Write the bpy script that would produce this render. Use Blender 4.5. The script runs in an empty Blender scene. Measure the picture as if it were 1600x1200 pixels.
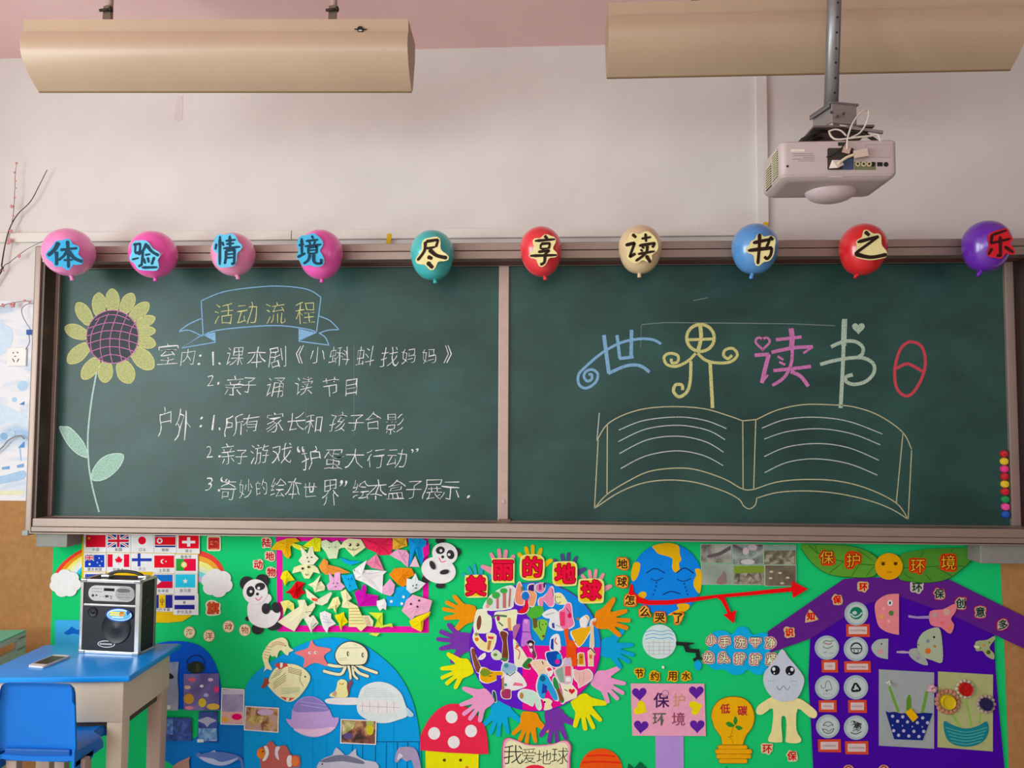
import bpy, bmesh, math, random
from math import sin, cos, pi, radians, atan2, hypot
from mathutils import Vector, Matrix, noise
from mathutils.geometry import tessellate_polygon

SC = bpy.context.scene
COL = SC.collection

# ------------------------------------------------------------------ camera
F = 1210.0
CAM = Vector((0.1607, -3.3096, 1.4415))
def _rot(a, i, j, s):
    m = [[1.0 if r == c else 0.0 for c in range(3)] for r in range(3)]
    m[i][i] = m[j][j] = cos(a); m[i][j] = s * sin(a); m[j][i] = -s * sin(a)
    return Matrix(m)
RC = _rot(0.0042, 0, 2, 1) @ _rot(0.0547, 1, 2, 1) @ _rot(-0.0547, 0, 1, -1)
RIGHT, FWD, UP = (Vector(RC[i]) for i in range(3))
cam = bpy.data.cameras.new('camera')
cam.lens = 36.0 * F / 1600.0
cam.sensor_width = 36.0
cam.clip_start = 0.05
camera = bpy.data.objects.new('camera', cam)
m = Matrix.Identity(4)
for r in range(3):
    m[r][0] = RIGHT[r]; m[r][1] = UP[r]; m[r][2] = -FWD[r]; m[r][3] = CAM[r]
camera.matrix_world = m
COL.objects.link(camera)
SC.camera = camera

# ------------------------------------------------------------------ world, lights, exposure
world = bpy.data.worlds.new('world'); SC.world = world
world.use_nodes = True
wn = world.node_tree.nodes['Background']
wn.inputs[0].default_value = (0.75, 0.85, 1.0, 1); wn.inputs[1].default_value = 1.0
SC.view_settings.view_transform = 'Standard'
SC.view_settings.look = 'None'
SC.view_settings.gamma = 1.0
SC.view_settings.use_curve_mapping = False
SC.view_settings.exposure = 0.15
SC.cycles.use_denoising = True
SC.cycles.max_bounces = 8
SC.cycles.diffuse_bounces = 5

def area(name, loc, target, sx, sy, power, col):
    l = bpy.data.lights.new(name, 'AREA'); l.shape = 'RECTANGLE'; l.size = sx; l.size_y = sy
    l.energy = power * 1.02; l.color = col
    o = bpy.data.objects.new(name, l); o.location = loc
    o.rotation_euler = (Vector(target) - Vector(loc)).to_track_quat('-Z', 'Y').to_euler()
    COL.objects.link(o); return o
# daylight through the windows of the left wall (bright side), the right wall and the back of the room
for i, y in enumerate((-2.35, -4.3, -6.3)):
    area('window_light', (-3.12, y, 1.65), (0.0, y, (1.3, 2.1, 2.1)[i]), 1.5, 1.6, (66, 62, 30)[i], (0.92, 1.0, 1.0))
for i, y in enumerate((-2.6, -5.6)):
    area('window_light', (3.32, y, 1.95), (0.0, y, 1.7), 1.3, 0.9, (3, 4)[i], (.96, .98, .96))
area('window_light', (-1.0, -7.5, 1.9), (-1.4, 0, 2.4), 3.4, 1.5, 42, (.94, 1.0, 1.0))

# ------------------------------------------------------------------ helpers
def ray(px, py):
    return RIGHT * ((px - 800) / F) + FWD + UP * ((600 - py) / F)
def P(px, py, Y):                       # the point of the vertical plane y = Y seen at a pixel of the photograph
    d = ray(px, py); return CAM + d * ((Y - CAM.y) / d.y)
def PZ(px, py, Z):
    d = ray(px, py); return CAM + d * ((Z - CAM.z) / d.z)
def PX(px, py, X):
    d = ray(px, py); return CAM + d * ((X - CAM.x) / d.x)

def lin(h):
    h = h.lstrip('#'); v = [int(h[i:i + 2], 16) / 255 for i in (0, 2, 4)]
    return tuple(c / 12.92 if c < .04045 else ((c + .055) / 1.055) ** 2.4 for c in v)
MATS = {}
BOOST = [1.0, .3]          # albedo scale of coloured paper, its gloss
def mat(hexc, rough=0.75, metal=0.0, var=0.06, scale=40.0, spec=0.3, bump=0.0, trans=0.0, coat=0.0):
    key = (BOOST[0], hexc, rough, metal, var, scale, spec, bump, trans, coat)
    if key in MATS: return MATS[key]
    mt = bpy.data.materials.new('surface_' + hexc.strip('#')); mt.use_nodes = True
    nt = mt.node_tree; b = nt.nodes['Principled BSDF']
    c = lin(hexc)
    if BOOST[0] > 1:
        lm = sum(c) / 3; c = tuple(min(.86, max(0, (lm + (x - lm) * 1.12) * BOOST[0])) for x in c)
        if spec == .3: spec = BOOST[1]
    tc = nt.nodes.new('ShaderNodeTexCoord'); nz = nt.nodes.new('ShaderNodeTexNoise')
    nz.inputs['Scale'].default_value = scale; nz.inputs['Detail'].default_value = 3
    nt.links.new(tc.outputs['Object'], nz.inputs['Vector'])
    mx = nt.nodes.new('ShaderNodeMix'); mx.data_type = 'RGBA'
    mx.inputs[6].default_value = (*[max(0, x * (1 - var * 2)) for x in c], 1)
    mx.inputs[7].default_value = (*[min(1, x * (1 + var * 2)) for x in c], 1)
    nt.links.new(nz.outputs['Fac'], mx.inputs[0]); nt.links.new(mx.outputs[2], b.inputs['Base Color'])
    b.inputs['Roughness'].default_value = rough; b.inputs['Metallic'].default_value = metal
    b.inputs['Specular IOR Level'].default_value = spec
    if coat: b.inputs['Coat Weight'].default_value = coat; b.inputs['Coat Roughness'].default_value = 0.12
    if trans:
        b.inputs['Transmission Weight'].default_value = trans
    if bump:
        bp = nt.nodes.new('ShaderNodeBump'); bp.inputs['Strength'].default_value = bump; bp.inputs['Distance'].default_value = 0.002
        nt.links.new(nz.outputs['Fac'], bp.inputs['Height']); nt.links.new(bp.outputs[0], b.inputs['Normal'])
    MATS[key] = mt; return mt

def tag(o, label=None, cat=None, group=None, kind=None):
    if label: o['label'] = label
    if cat: o['category'] = cat
    if group: o['group'] = group
    if kind: o['kind'] = kind
    return o
def thing(name, label, cat, loc, group=None):
    o = bpy.data.objects.new(name, None); o.location = loc; o.empty_display_size = 0.05
    COL.objects.link(o); return tag(o, label, cat, group)
def worldloc(o):
    v = Vector((0, 0, 0))
    while o: v += o.location; o = o.parent
    return v
def link(name, bm, mats, parent=None, smooth=False, loc=None):
    """one mesh object out of a bmesh whose vertices are in world space"""
    base = worldloc(parent) if parent else Vector((0, 0, 0))
    if loc is None: off = base
    else: off = Vector(loc)
    bmesh.ops.translate(bm, verts=bm.verts, vec=-off)
    me = bpy.data.meshes.new(name); bm.to_mesh(me); bm.free()
    for x in (mats if isinstance(mats, (list, tuple)) else [mats]): me.materials.append(x)
    if smooth:
        for p in me.polygons: p.use_smooth = True
        if smooth == 'auto':
            me.set_sharp_from_angle(angle=radians(35))
    o = bpy.data.objects.new(name, me); COL.objects.link(o)
    if parent: o.parent = parent
    o.location = off - base
    return o
def box(bm, x0, x1, y0, y1, z0, z1, bev=0.0, seg=2, mi=0, rot=None):
    r = bmesh.ops.create_cube(bm, size=1.0)
    vs = r['verts']
    for v in vs:
        v.co = Vector(((x0 + x1) / 2 + v.co.x * (x1 - x0), (y0 + y1) / 2 + v.co.y * (y1 - y0), (z0 + z1) / 2 + v.co.z * (z1 - z0)))
    fs = {f for v in vs for f in v.link_faces}
    if bev:
        es = {e for v in vs for e in v.link_edges}
        r2 = bmesh.ops.bevel(bm, geom=list(es), offset=bev, segments=seg, affect='EDGES', profile=0.6)
        fs = set(r2['faces']) | {f for f in fs if f.is_valid}
        vs = list({v for f in fs for v in f.verts})
    for f in fs: f.material_index = mi
    if rot: bmesh.ops.rotate(bm, verts=vs, cent=rot[0], matrix=Matrix.Rotation(rot[1], 3, rot[2]))
    return vs
def hexa(bm, a, b, mi=0):
    """solid between two quads (4 points each, same order)"""
    va = [bm.verts.new(p) for p in a]; vb = [bm.verts.new(p) for p in b]
    n = len(a)
    fs = [bm.faces.new(va), bm.faces.new(vb[::-1])]
    for i in range(n): fs.append(bm.faces.new((va[i], vb[i], vb[(i + 1) % n], va[(i + 1) % n])))
    for f in fs: f.material_index = mi
    return va + vb
def tube(bm, pts, r, n=8, mi=0, r2=None, cap=True):
    pts = [Vector(p) for p in pts]; rings = []
    up = Vector((0.13, 0.31, 0.94)).normalized()
    for i, p in enumerate(pts):
        t = (pts[min(i + 1, len(pts) - 1)] - pts[max(i - 1, 0)]).normalized()
        a = t.cross(up)
        if a.length < 1e-3: a = t.cross(Vector((1, 0, 0)))
        a.normalize(); b = t.cross(a)
        rr = r if r2 is None else r + (r2 - r) * i / (len(pts) - 1)
        rings.append([bm.verts.new(p + (a * cos(2 * pi * k / n) + b * sin(2 * pi * k / n)) * rr) for k in range(n)])
    for i in range(len(rings) - 1):
        for k in range(n):
            f = bm.faces.new((rings[i][k], rings[i][(k + 1) % n], rings[i + 1][(k + 1) % n], rings[i + 1][k])); f.material_index = mi; f.smooth = True
    if cap:
        for rg in (rings[0][::-1], rings[-1]):
            f = bm.faces.new(rg); f.material_index = mi
def disc(bm, c, axis, r, h, n=16, mi=0, r2=None):
    c = Vector(c); axis = Vector(axis).normalized()
    tube(bm, [c, c + axis * h], r, n, mi, r2)
def cr(pts, closed=True, n=5):
    """Catmull-Rom curve through 2D points"""
    out = []; L = len(pts); rng = range(L) if closed else range(L - 1)
    for i in rng:
        if closed: p0, p1, p2, p3 = pts[i - 1], pts[i], pts[(i + 1) % L], pts[(i + 2) % L]
        else: p0, p1, p2, p3 = pts[max(i - 1, 0)], pts[i], pts[i + 1], pts[min(i + 2, L - 1)]
        for k in range(n):
            t = k / n; t2 = t * t; t3 = t2 * t
            out.append(tuple(0.5 * (2 * p1[j] + (p2[j] - p0[j]) * t + (2 * p0[j] - 5 * p1[j] + 4 * p2[j] - p3[j]) * t2 + (3 * p1[j] - p0[j] - 3 * p2[j] + p3[j]) * t3) for j in (0, 1)))
    if not closed: out.append(tuple(pts[-1][:2]))
    return out
def ell(cx, cy, rx, ry=None, n=20, rot=0.0, a0=0.0, a1=360.0):
    ry = rx if ry is None else ry; out = []
    full = abs(a1 - a0 - 360) < 1e-6; m_ = n if full else n + 1
    for i in range(m_):
        a = radians(a0 + (a1 - a0) * i / n); x, y = rx * cos(a), ry * sin(a); r = radians(rot)
        out.append((cx + x * cos(r) - y * sin(r), cy + x * sin(r) + y * cos(r)))
    return out
def rect(x0, y0, x1, y1): return [(x0, y0), (x1, y0), (x1, y1), (x0, y1)]
def rrect(x0, y0, x1, y1, r=4, n=4):
    out = []
    for cx, cy, a in ((x1 - r, y0 + r, -90), (x1 - r, y1 - r, 0), (x0 + r, y1 - r, 90), (x0 + r, y0 + r, 180)):
        for i in range(n + 1):
            t = radians(a + 90 * i / n); out.append((cx + r * cos(t), cy + r * sin(t)))
    return out
def heart(cx, cy, s, rot=0):
    out = []
    for i in range(24):
        t = 2 * pi * i / 24; x = 16 * sin(t) ** 3; y = -(13 * cos(t) - 5 * cos(2 * t) - 2 * cos(3 * t) - cos(4 * t))
        r = radians(rot); out.append((cx + s / 16 * (x * cos(r) - y * sin(r)), cy + s / 16 * (x * sin(r) + y * cos(r))))
    return out
def star(cx, cy, r, r2=None, n=5, rot=-90):
    r2 = r * .42 if r2 is None else r2
    return [(cx + (r if i % 2 == 0 else r2) * cos(radians(rot + i * 180 / n)), cy + (r if i % 2 == 0 else r2) * sin(radians(rot + i * 180 / n))) for i in range(2 * n)]
def strip(pts, w, taper=0.0):
    """outline of a drawn line of width w along pts"""
    L = len(pts); a = []; b = []
    for i, p in enumerate(pts):
        q0 = pts[max(i - 1, 0)]; q1 = pts[min(i + 1, L - 1)]
        dx, dy = q1[0] - q0[0], q1[1] - q0[1]; d = hypot(dx, dy) or 1
        t = i / (L - 1) if L > 1 else 0
        k = w / 2 * (1 - taper * abs(2 * t - 1))
        a.append((p[0] - dy / d * k, p[1] + dx / d * k)); b.append((p[0] + dy / d * k, p[1] - dx / d * k))
    return a, b

class Sheet:
    """flat pieces laid out on a vertical plane, given by the pixels at which the photograph shows them"""
    def __init__(s, y): s.y = y; s.bm = bmesh.new(); s.mats = []; s.cen = []
    def mi(s, c):
        mt = mat(c) if isinstance(c, str) else c
        if mt not in s.mats: s.mats.append(mt)
        return s.mats.index(mt)
    def poly(s, pts, c, t=0.0008, lift=0.0):
        """closed outline with thickness t (m), its back lifted off the plane by lift"""
        i = s.mi(c); yf = s.y - lift - t
        f3 = [P(p[0], p[1], yf) for p in pts]
        tri = tessellate_polygon([[Vector((q.x, q.z, 0)) for q in f3]])
        vf = [s.bm.verts.new(q) for q in f3]; n = len(vf)
        for tr in tri:
            try: f = s.bm.faces.new([vf[k] for k in tr]); f.material_index = i
            except ValueError: pass
        if t > 0.0003:
            vb = [s.bm.verts.new((q.x, s.y - lift, q.z)) for q in f3]
            for k in range(n):
                f = s.bm.faces.new((vf[k], vb[k], vb[(k + 1) % n], vf[(k + 1) % n])); f.material_index = i
        return s
    def line(s, pts, w, c, lift=0.0002, taper=0.0, closed=False):
        i = s.mi(c); yf = s.y - lift
        if closed: pts = list(pts) + [pts[0]]
        a, b = strip(pts, w, taper)
        va = [s.bm.verts.new(P(*p, yf)) for p in a]; vb = [s.bm.verts.new(P(*p, yf)) for p in b]
        for k in range(len(va) - 1):
            try: f = s.bm.faces.new((va[k], va[k + 1], vb[k + 1], vb[k])); f.material_index = i
            except ValueError: pass
        return s
    def glyph(s, ch, cx, cy, size, c, rot=0.0, bold=0.0, lift=0.0003, sx=1.0, shear=0.0, wob=0.0, t=0.0):
        if bold > .025:              # swell the strokes by laying the character down several times round its place
            r_ = bold * size; n_ = 8 if bold < .07 else 12
            for k in range(n_): s.glyph(ch, cx + r_ * cos(2 * pi * k / n_), cy + r_ * sin(2 * pi * k / n_), size, c, rot, 0.0, lift + .000012 * k, sx, shear, wob)
            if bold > .06: s.glyph(ch, cx, cy, size, c, rot, .03, lift + .00015, sx, shear, wob)
            return s
        i = s.mi(c); yf = s.y - lift; verts, faces = glyph(ch, bold)
        r = radians(rot); vv = []
        for (x, y) in verts:
            if wob:
                x += wob * noise.noise(Vector((x * 2.3 + cx, y * 2.3, cy))); y += wob * noise.noise(Vector((x * 2.1, y * 2.2 + cy, cx)))
            x = (x + shear * y) * sx
            X = cx + size * (x * cos(r) + y * sin(r)); Y = cy + size * (x * sin(r) - y * cos(r))
            vv.append(s.bm.verts.new(P(X, Y, yf)))
        for fc in faces:
            try: f = s.bm.faces.new([vv[k] for k in fc]); f.material_index = i
            except ValueError: pass
        return s
    def build(s, name, parent=None, loc=None):
        return link(name, s.bm, s.mats, parent, loc=loc)

_G = {}
def glyph(ch, bold=0.0):
    """outline of one character of the built-in font as a flat mesh, centred, 1 unit high"""
    k = (ch, round(bold, 3))
    if k in _G: return _G[k]
    c = bpy.data.curves.new('g', 'FONT'); c.body = ch; c.resolution_u = 3; c.offset = bold
    o = bpy.data.objects.new('g', c); COL.objects.link(o)
    me = o.to_mesh()
    vs = [(v.co.x, v.co.y) for v in me.vertices]; fs = [tuple(p.vertices) for p in me.polygons]
    o.to_mesh_clear(); bpy.data.objects.remove(o); bpy.data.curves.remove(c)
    x0 = min(v[0] for v in vs); x1 = max(v[0] for v in vs); y0 = min(v[1] for v in vs); y1 = max(v[1] for v in vs)
    h = max(x1 - x0, y1 - y0)
    if ch in '.,:"“”《》': h = 0.9
    cx, cy = (x0 + x1) / 2, (y0 + y1) / 2
    _G[k] = ([((x - cx) / h, (y - cy) / h) for x, y in vs], fs)
    return _G[k]
def hull(ch, cx, cy, size, margin, rot=0.0, n=30, bold=0.0, sx=1.0, pts=None):
    """a snipped outline round a character"""
    if pts is None:
        vs, _ = glyph(ch, bold); r = radians(rot)
        pts = [(size * (x * sx * cos(r) + y * sin(r)), size * (x * sx * sin(r) - y * cos(r))) for x, y in vs]
    else: pts = [(x - cx, y - cy) for x, y in pts]
    R = []
    for k in range(n):
        a = 2 * pi * k / n; best = size * .25
        for x, y in pts:
            d = hypot(x, y); da = abs((atan2(y, x) - a + pi) % (2 * pi) - pi)
            if da < pi / n * 1.6: best = max(best, d)
        R.append(best)
    R = [max(R[k], (R[k - 1] + R[(k + 1) % n]) / 2) for k in range(n)]
    R = [(R[k - 1] + 2 * R[k] + R[(k + 1) % n]) / 4 + margin for k in range(n)]
    return [(cx + R[k] * cos(2 * pi * k / n), cy + R[k] * sin(2 * pi * k / n)) for k in range(n)]
# ------------------------------------------------------------------ the room
def plaster(name, c, c2, rough=0.9, scale=3.0, detail=4):
    mt = bpy.data.materials.new(name); mt.use_nodes = True; nt = mt.node_tree; b = nt.nodes['Principled BSDF']
    tc = nt.nodes.new('ShaderNodeTexCoord'); nz = nt.nodes.new('ShaderNodeTexNoise'); nz.inputs['Scale'].default_value = scale; nz.inputs['Detail'].default_value = detail
    rp = nt.nodes.new('ShaderNodeValToRGB'); rp.color_ramp.elements[0].position = .35; rp.color_ramp.elements[1].position = .65
    rp.color_ramp.elements[0].color = (*lin(c), 1); rp.color_ramp.elements[1].color = (*lin(c2), 1)
    nt.links.new(tc.outputs['Object'], nz.inputs['Vector']); nt.links.new(nz.outputs['Fac'], rp.inputs[0]); nt.links.new(rp.outputs[0], b.inputs['Base Color'])
    n2 = nt.nodes.new('ShaderNodeTexNoise'); n2.inputs['Scale'].default_value = 90; bp = nt.nodes.new('ShaderNodeBump'); bp.inputs['Strength'].default_value = .12; bp.inputs['Distance'].default_value = .003
    nt.links.new(tc.outputs['Object'], n2.inputs['Vector']); nt.links.new(n2.outputs['Fac'], bp.inputs['Height']); nt.links.new(bp.outputs[0], b.inputs['Normal'])
    b.inputs['Roughness'].default_value = rough; b.inputs['Specular IOR Level'].default_value = .2
    return mt
M_WALL = plaster('white_plaster', '#dad4d0', '#e0dbd6')
M_PINK = plaster('pink_plaster', '#eac4c2', '#eecac8')
M_CORK = plaster('cork', '#a87a4a', '#b38452', scale=40)
M_FLOOR = plaster('floor_tiles', '#c4bcb2', '#cbc4b9', rough=.5)
H = 3.105
XL, XR, YB = -3.2, 3.4, -7.6
FZ = -.16
def struct(name, bm, mt):
    o = link(name, bm, mt); o['kind'] = 'structure'; return o
bm = bmesh.new(); box(bm, XL - .2, XR + .2, 0, .2, FZ, H); struct('wall_front', bm, M_WALL)
bm = bmesh.new(); box(bm, XL - .2, XR + .2, YB - .2, .2, FZ - .1, FZ); struct('floor', bm, M_FLOOR)
bm = bmesh.new(); box(bm, XL - .2, XR + .2, YB - .2, .2, H, H + .15); struct('ceiling', bm, M_PINK)
def wall_with_holes(name, fixed, a0, a1, holes, z0, z1, axis, t, mt=None):
    bm = bmesh.new(); cuts = sorted(holes)
    def bx(u0, u1, w0, w1):
        if u1 - u0 < 1e-4: return
        if axis == 'x': box(bm, min(fixed, fixed + t), max(fixed, fixed + t), u0, u1, w0, w1)
        else: box(bm, u0, u1, min(fixed, fixed + t), max(fixed, fixed + t), w0, w1)
    u = a0
    for h0, h1 in cuts: bx(u, h0, FZ, H); bx(h0, h1, FZ, z0); bx(h0, h1, z1, H); u = h1
    bx(u, a1, FZ, H)
    return struct(name, bm, mt or M_WALL)
wall_with_holes('wall_left', XL, YB, 0, [(-7.1, -5.5), (-5.1, -3.5), (-3.15, -1.55)], 0.8, 2.5, 'x', -.2)
wall_with_holes('wall_right', XR, YB, 0, [(-6.3, -4.9), (-3.3, -1.9)], 1.45, 2.45, 'x', .2, plaster('bounce_cut_brown', '#6e5850', '#765f56'))  # unseen right wall coloured dark to cut the bounce light on that side
wall_with_holes('wall_back', YB, XL, XR, [(-2.8, .8)], 1.1, 2.7, 'y', -.2)
M_WFR = mat('#e9e9e6', .4)
def window(n, ax, pos, u0, u1, z0, z1):
    bm = bmesh.new(); s = .05
    def bx(a, b, c, d):
        if ax == 'x': box(bm, pos - .03, pos + .03, a, b, c, d)
        else: box(bm, a, b, pos - .03, pos + .03, c, d)
    bx(u0, u1, z0, z0 + s); bx(u0, u1, z1 - s, z1); bx(u0, u0 + s, z0, z1); bx(u1 - s, u1, z0, z1); bx((u0 + u1) / 2 - .03, (u0 + u1) / 2 + .03, z0, z1)
    struct('window_%d' % n, bm, M_WFR)
for n, (u0, u1) in enumerate([(-7.1, -5.5), (-5.1, -3.5), (-3.15, -1.55)]): window(n + 1, 'x', XL - .12, u0, u1, 0.8, 2.5)
for n, (u0, u1) in enumerate([(-6.3, -4.9), (-3.3, -1.9)]): window(n + 4, 'x', XR + .12, u0, u1, 1.45, 2.45)
window(6, 'y', YB - .12, -2.8, .8, 1.1, 2.7)
# cork dado under the blackboard
cz = P(20, 783, -.012).z
bm = bmesh.new(); box(bm, XL, XR, -.012, 0, FZ + .01, cz, .002, 1); o = link('trim_1', bm, M_CORK); o['kind'] = 'structure'

# cable trunking on the wall
bm = bmesh.new(); z1 = P(300, 361, -.02).z; z0 = z1 - .042
box(bm, XL, P(455, 370, -.02).x, -.022, 0, z0, z1, .003)
box(bm, P(456, 370, -.02).x, P(1199, 362, -.02).x, -.022, 0, z0, z1, .003)
t = thing('cable_trunking', 'long white cable trunking running level along the wall above the blackboard', 'trunking', (-1, 0, z0))
link('duct', bm, mat('#e2ddd4', .5, var=.03), t)
xa, xb = P(1182, 240, -.02).x, P(1200, 240, -.02).x
t = thing('cable_trunking', 'upright white cable trunking rising behind the projector to the ceiling', 'trunking', ((xa + xb) / 2, 0, z1))
bm = bmesh.new(); box(bm, xa, xb, -.02, 0, z1, H, .003); link('duct', bm, mat('#e4dfda', .5, var=.03), t)

# ------------------------------------------------------------------ blackboard
M_ALU = mat('#a08f84', .48, .6, var=.05, scale=8, spec=.5)
M_ALUD = mat('#5f5049', .5, .5, var=.12, scale=6, spec=.4)
M_LIP = mat('#9d8a80', .45, .45, var=.06, scale=8, spec=.5)
def chalkmat():
    mt = bpy.data.materials.new('green_slate'); mt.use_nodes = True; nt = mt.node_tree; b = nt.nodes['Principled BSDF']
    tc = nt.nodes.new('ShaderNodeTexCoord')
    mp = nt.nodes.new('ShaderNodeMapping'); mp.inputs['Scale'].default_value = (1, 1, 1.6)
    nz = nt.nodes.new('ShaderNodeTexNoise'); nz.inputs['Scale'].default_value = 2.2; nz.inputs['Detail'].default_value = 8; nz.inputs['Roughness'].default_value = .62; nz.inputs['Distortion'].default_value = .3
    rp = nt.nodes.new('ShaderNodeValToRGB'); e = rp.color_ramp.elements; e[0].position = .38; e[1].position = .72
    e[0].color = (*lin('#1b3c37'), 1); e[1].color = (*lin('#2b564f'), 1)
    nt.links.new(tc.outputs['Object'], mp.inputs[0]); nt.links.new(mp.outputs[0], nz.inputs['Vector']); nt.links.new(nz.outputs['Fac'], rp.inputs[0]); nt.links.new(rp.outputs[0], b.inputs['Base Color'])
    b.inputs['Roughness'].default_value = .42; b.inputs['Specular IOR Level'].default_value = .38
    return mt
M_SLATE = chalkmat()
YB_ = -.05
BD = thing('chalkboard', 'long green sliding chalkboard in a deep aluminium frame covered in chalk drawings', 'chalkboard', (0, -.075, .985))
zt, zb = 2.1394, 1.05
zT = P(800, 379, -.15).z; zTb = zT - .067
z_b0, z_b1 = P(800, 843, -.15).z, P(800, 818, -.15).z
xl0, xl1 = P(47, 600, -.15).x, P(57, 600, -.15).x
xr0 = 2.045; xr1 = 2.075
bm = bmesh.new(); box(bm, xl1, xr0, -.03, -.016, zb - .05, zt + .04); link('back_plate', bm, M_ALUD, BD)
xd0, xd1 = P(779, 600, YB_).x, P(795, 600, YB_).x
bm = bmesh.new(); box(bm, -2.0, xd0, YB_, -.03, zb, zt); PANEL = link('writing_panel', bm, M_SLATE, BD)
bm = bmesh.new(); box(bm, xd1, 2.0, YB_, -.03, zb, zt); link('writing_panel', bm, M_SLATE, BD)
# rails: stacked profiles with grooves between them
bm = bmesh.new()
box(bm, xl1 + .005, xr1, -.15, -.0, zT - .031, zT, .002)
box(bm, xl1 + .005, xr1, -.152, -.0, zTb, zT - .034, .003)
link('top_rail', bm, M_ALU, BD)
bm = bmesh.new(); box(bm, xl1 + .02, xr0, -.09, -.0, zTb - .012, zTb + .004); link('rail_groove', bm, mat('#4a2b25', .6), BD)  # dark red-brown colour stands for the shadow under the top rail
bm = bmesh.new(); box(bm, -2.03, 2.03, -.07, -.03, zt, zTb - .012, .002); link('panel_edge', bm, M_LIP, BD)
bm = bmesh.new()
box(bm, xl1 + .008, xr1, -.155, -.03, z_b1 - .034, z_b1, .003)
box(bm, xl1 + .0, xr1, -.15, -.03, z_b1 - .056, z_b1 - .036, .002)
box(bm, xl1 - .005, xr1, -.153, -.03, z_b0, z_b1 - .059, .002)
link('bottom_rail', bm, M_ALU, BD)
bm = bmesh.new(); box(bm, -2.03, 2.03, -.075, -.03, z_b1 - .01, zb, .002); link('panel_edge', bm, M_LIP, BD)
bm = bmesh.new(); box(bm, xl0, xl1, -.152, -.014, z_b0 - .002, zT + .004, .006); link('side_plate', bm, M_ALU, BD)
bm = bmesh.new(); box(bm, xr1, xr1 + .03, -.152, -.014, z_b0 - .002, zT + .004, .006); link('side_plate', bm, M_ALU, BD)
for x0, x1 in ((xl1, xl1 + .012), (xr1 - .012, xr1)):
    bm = bmesh.new(); box(bm, x0, x1, -.14, -.03, z_b1, zTb); link('side_liner', bm, M_ALUD, BD)  # inner sides in darker brown, shade inside the frame put into the colour
for x0, x1 in ((-2.045, -2.0), (2.0, 2.035)):
    bm = bmesh.new(); box(bm, x0, x1, -.066, -.03, zb, zt, .003); link('panel_edge', bm, M_LIP, BD)
for x0, x1 in ((xl1 + .01, -2.045), (2.035, xr1 - .01)):
    bm = bmesh.new(); box(bm, x0, x1, -.05, -.03, zb - .04, zt + .02); link('side_groove', bm, mat('#43302c', .7), BD)  # darkest brown, carries the shade of the recess beside the panels
bm = bmesh.new(); box(bm, xd0, xd1, -.062, -.03, zb - .001, zt + .001, .003); link('divider', bm, mat('#b79e94', .45, .3, spec=.5), BD)
bm = bmesh.new(); box(bm, xd0 + .004, xd1 + .012, -.078, -.05, zb - .024, zb + .006, .002); link('divider_cap', bm, mat('#7b675c', .6), BD)
bm = bmesh.new(); c = P(786, 784, -.062); disc(bm, c, (0, -1, 0), .008, .004, 14); disc(bm, c + Vector((0, -.004, 0)), (0, -1, 0), .005, .002, 10); link('lock', bm, mat('#b9aca4', .25, .9), BD)
zq = z_b0
for xa, xb, zz in ((P(56, 840, -.13).x, P(105, 840, -.13).x, P(80, 855, -.13).z), (P(1532, 870, -.13).x, P(1602, 870, -.13).x, P(1570, 881, -.13).z)):
    bm = bmesh.new(); box(bm, xa, xb, -.13, -.03, zz, zq + .002, .004); link('bracket', bm, mat('#8d8c86', .6, .2), BD)
for xa, zz in ((xl0, z_b0), ):
    bm = bmesh.new(); box(bm, xa - .006, xa + .02, -.158, -.1, zz - .008, zz + .014, .004); link('corner_cap', bm, mat('#9aa6a1', .4), BD)

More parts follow.
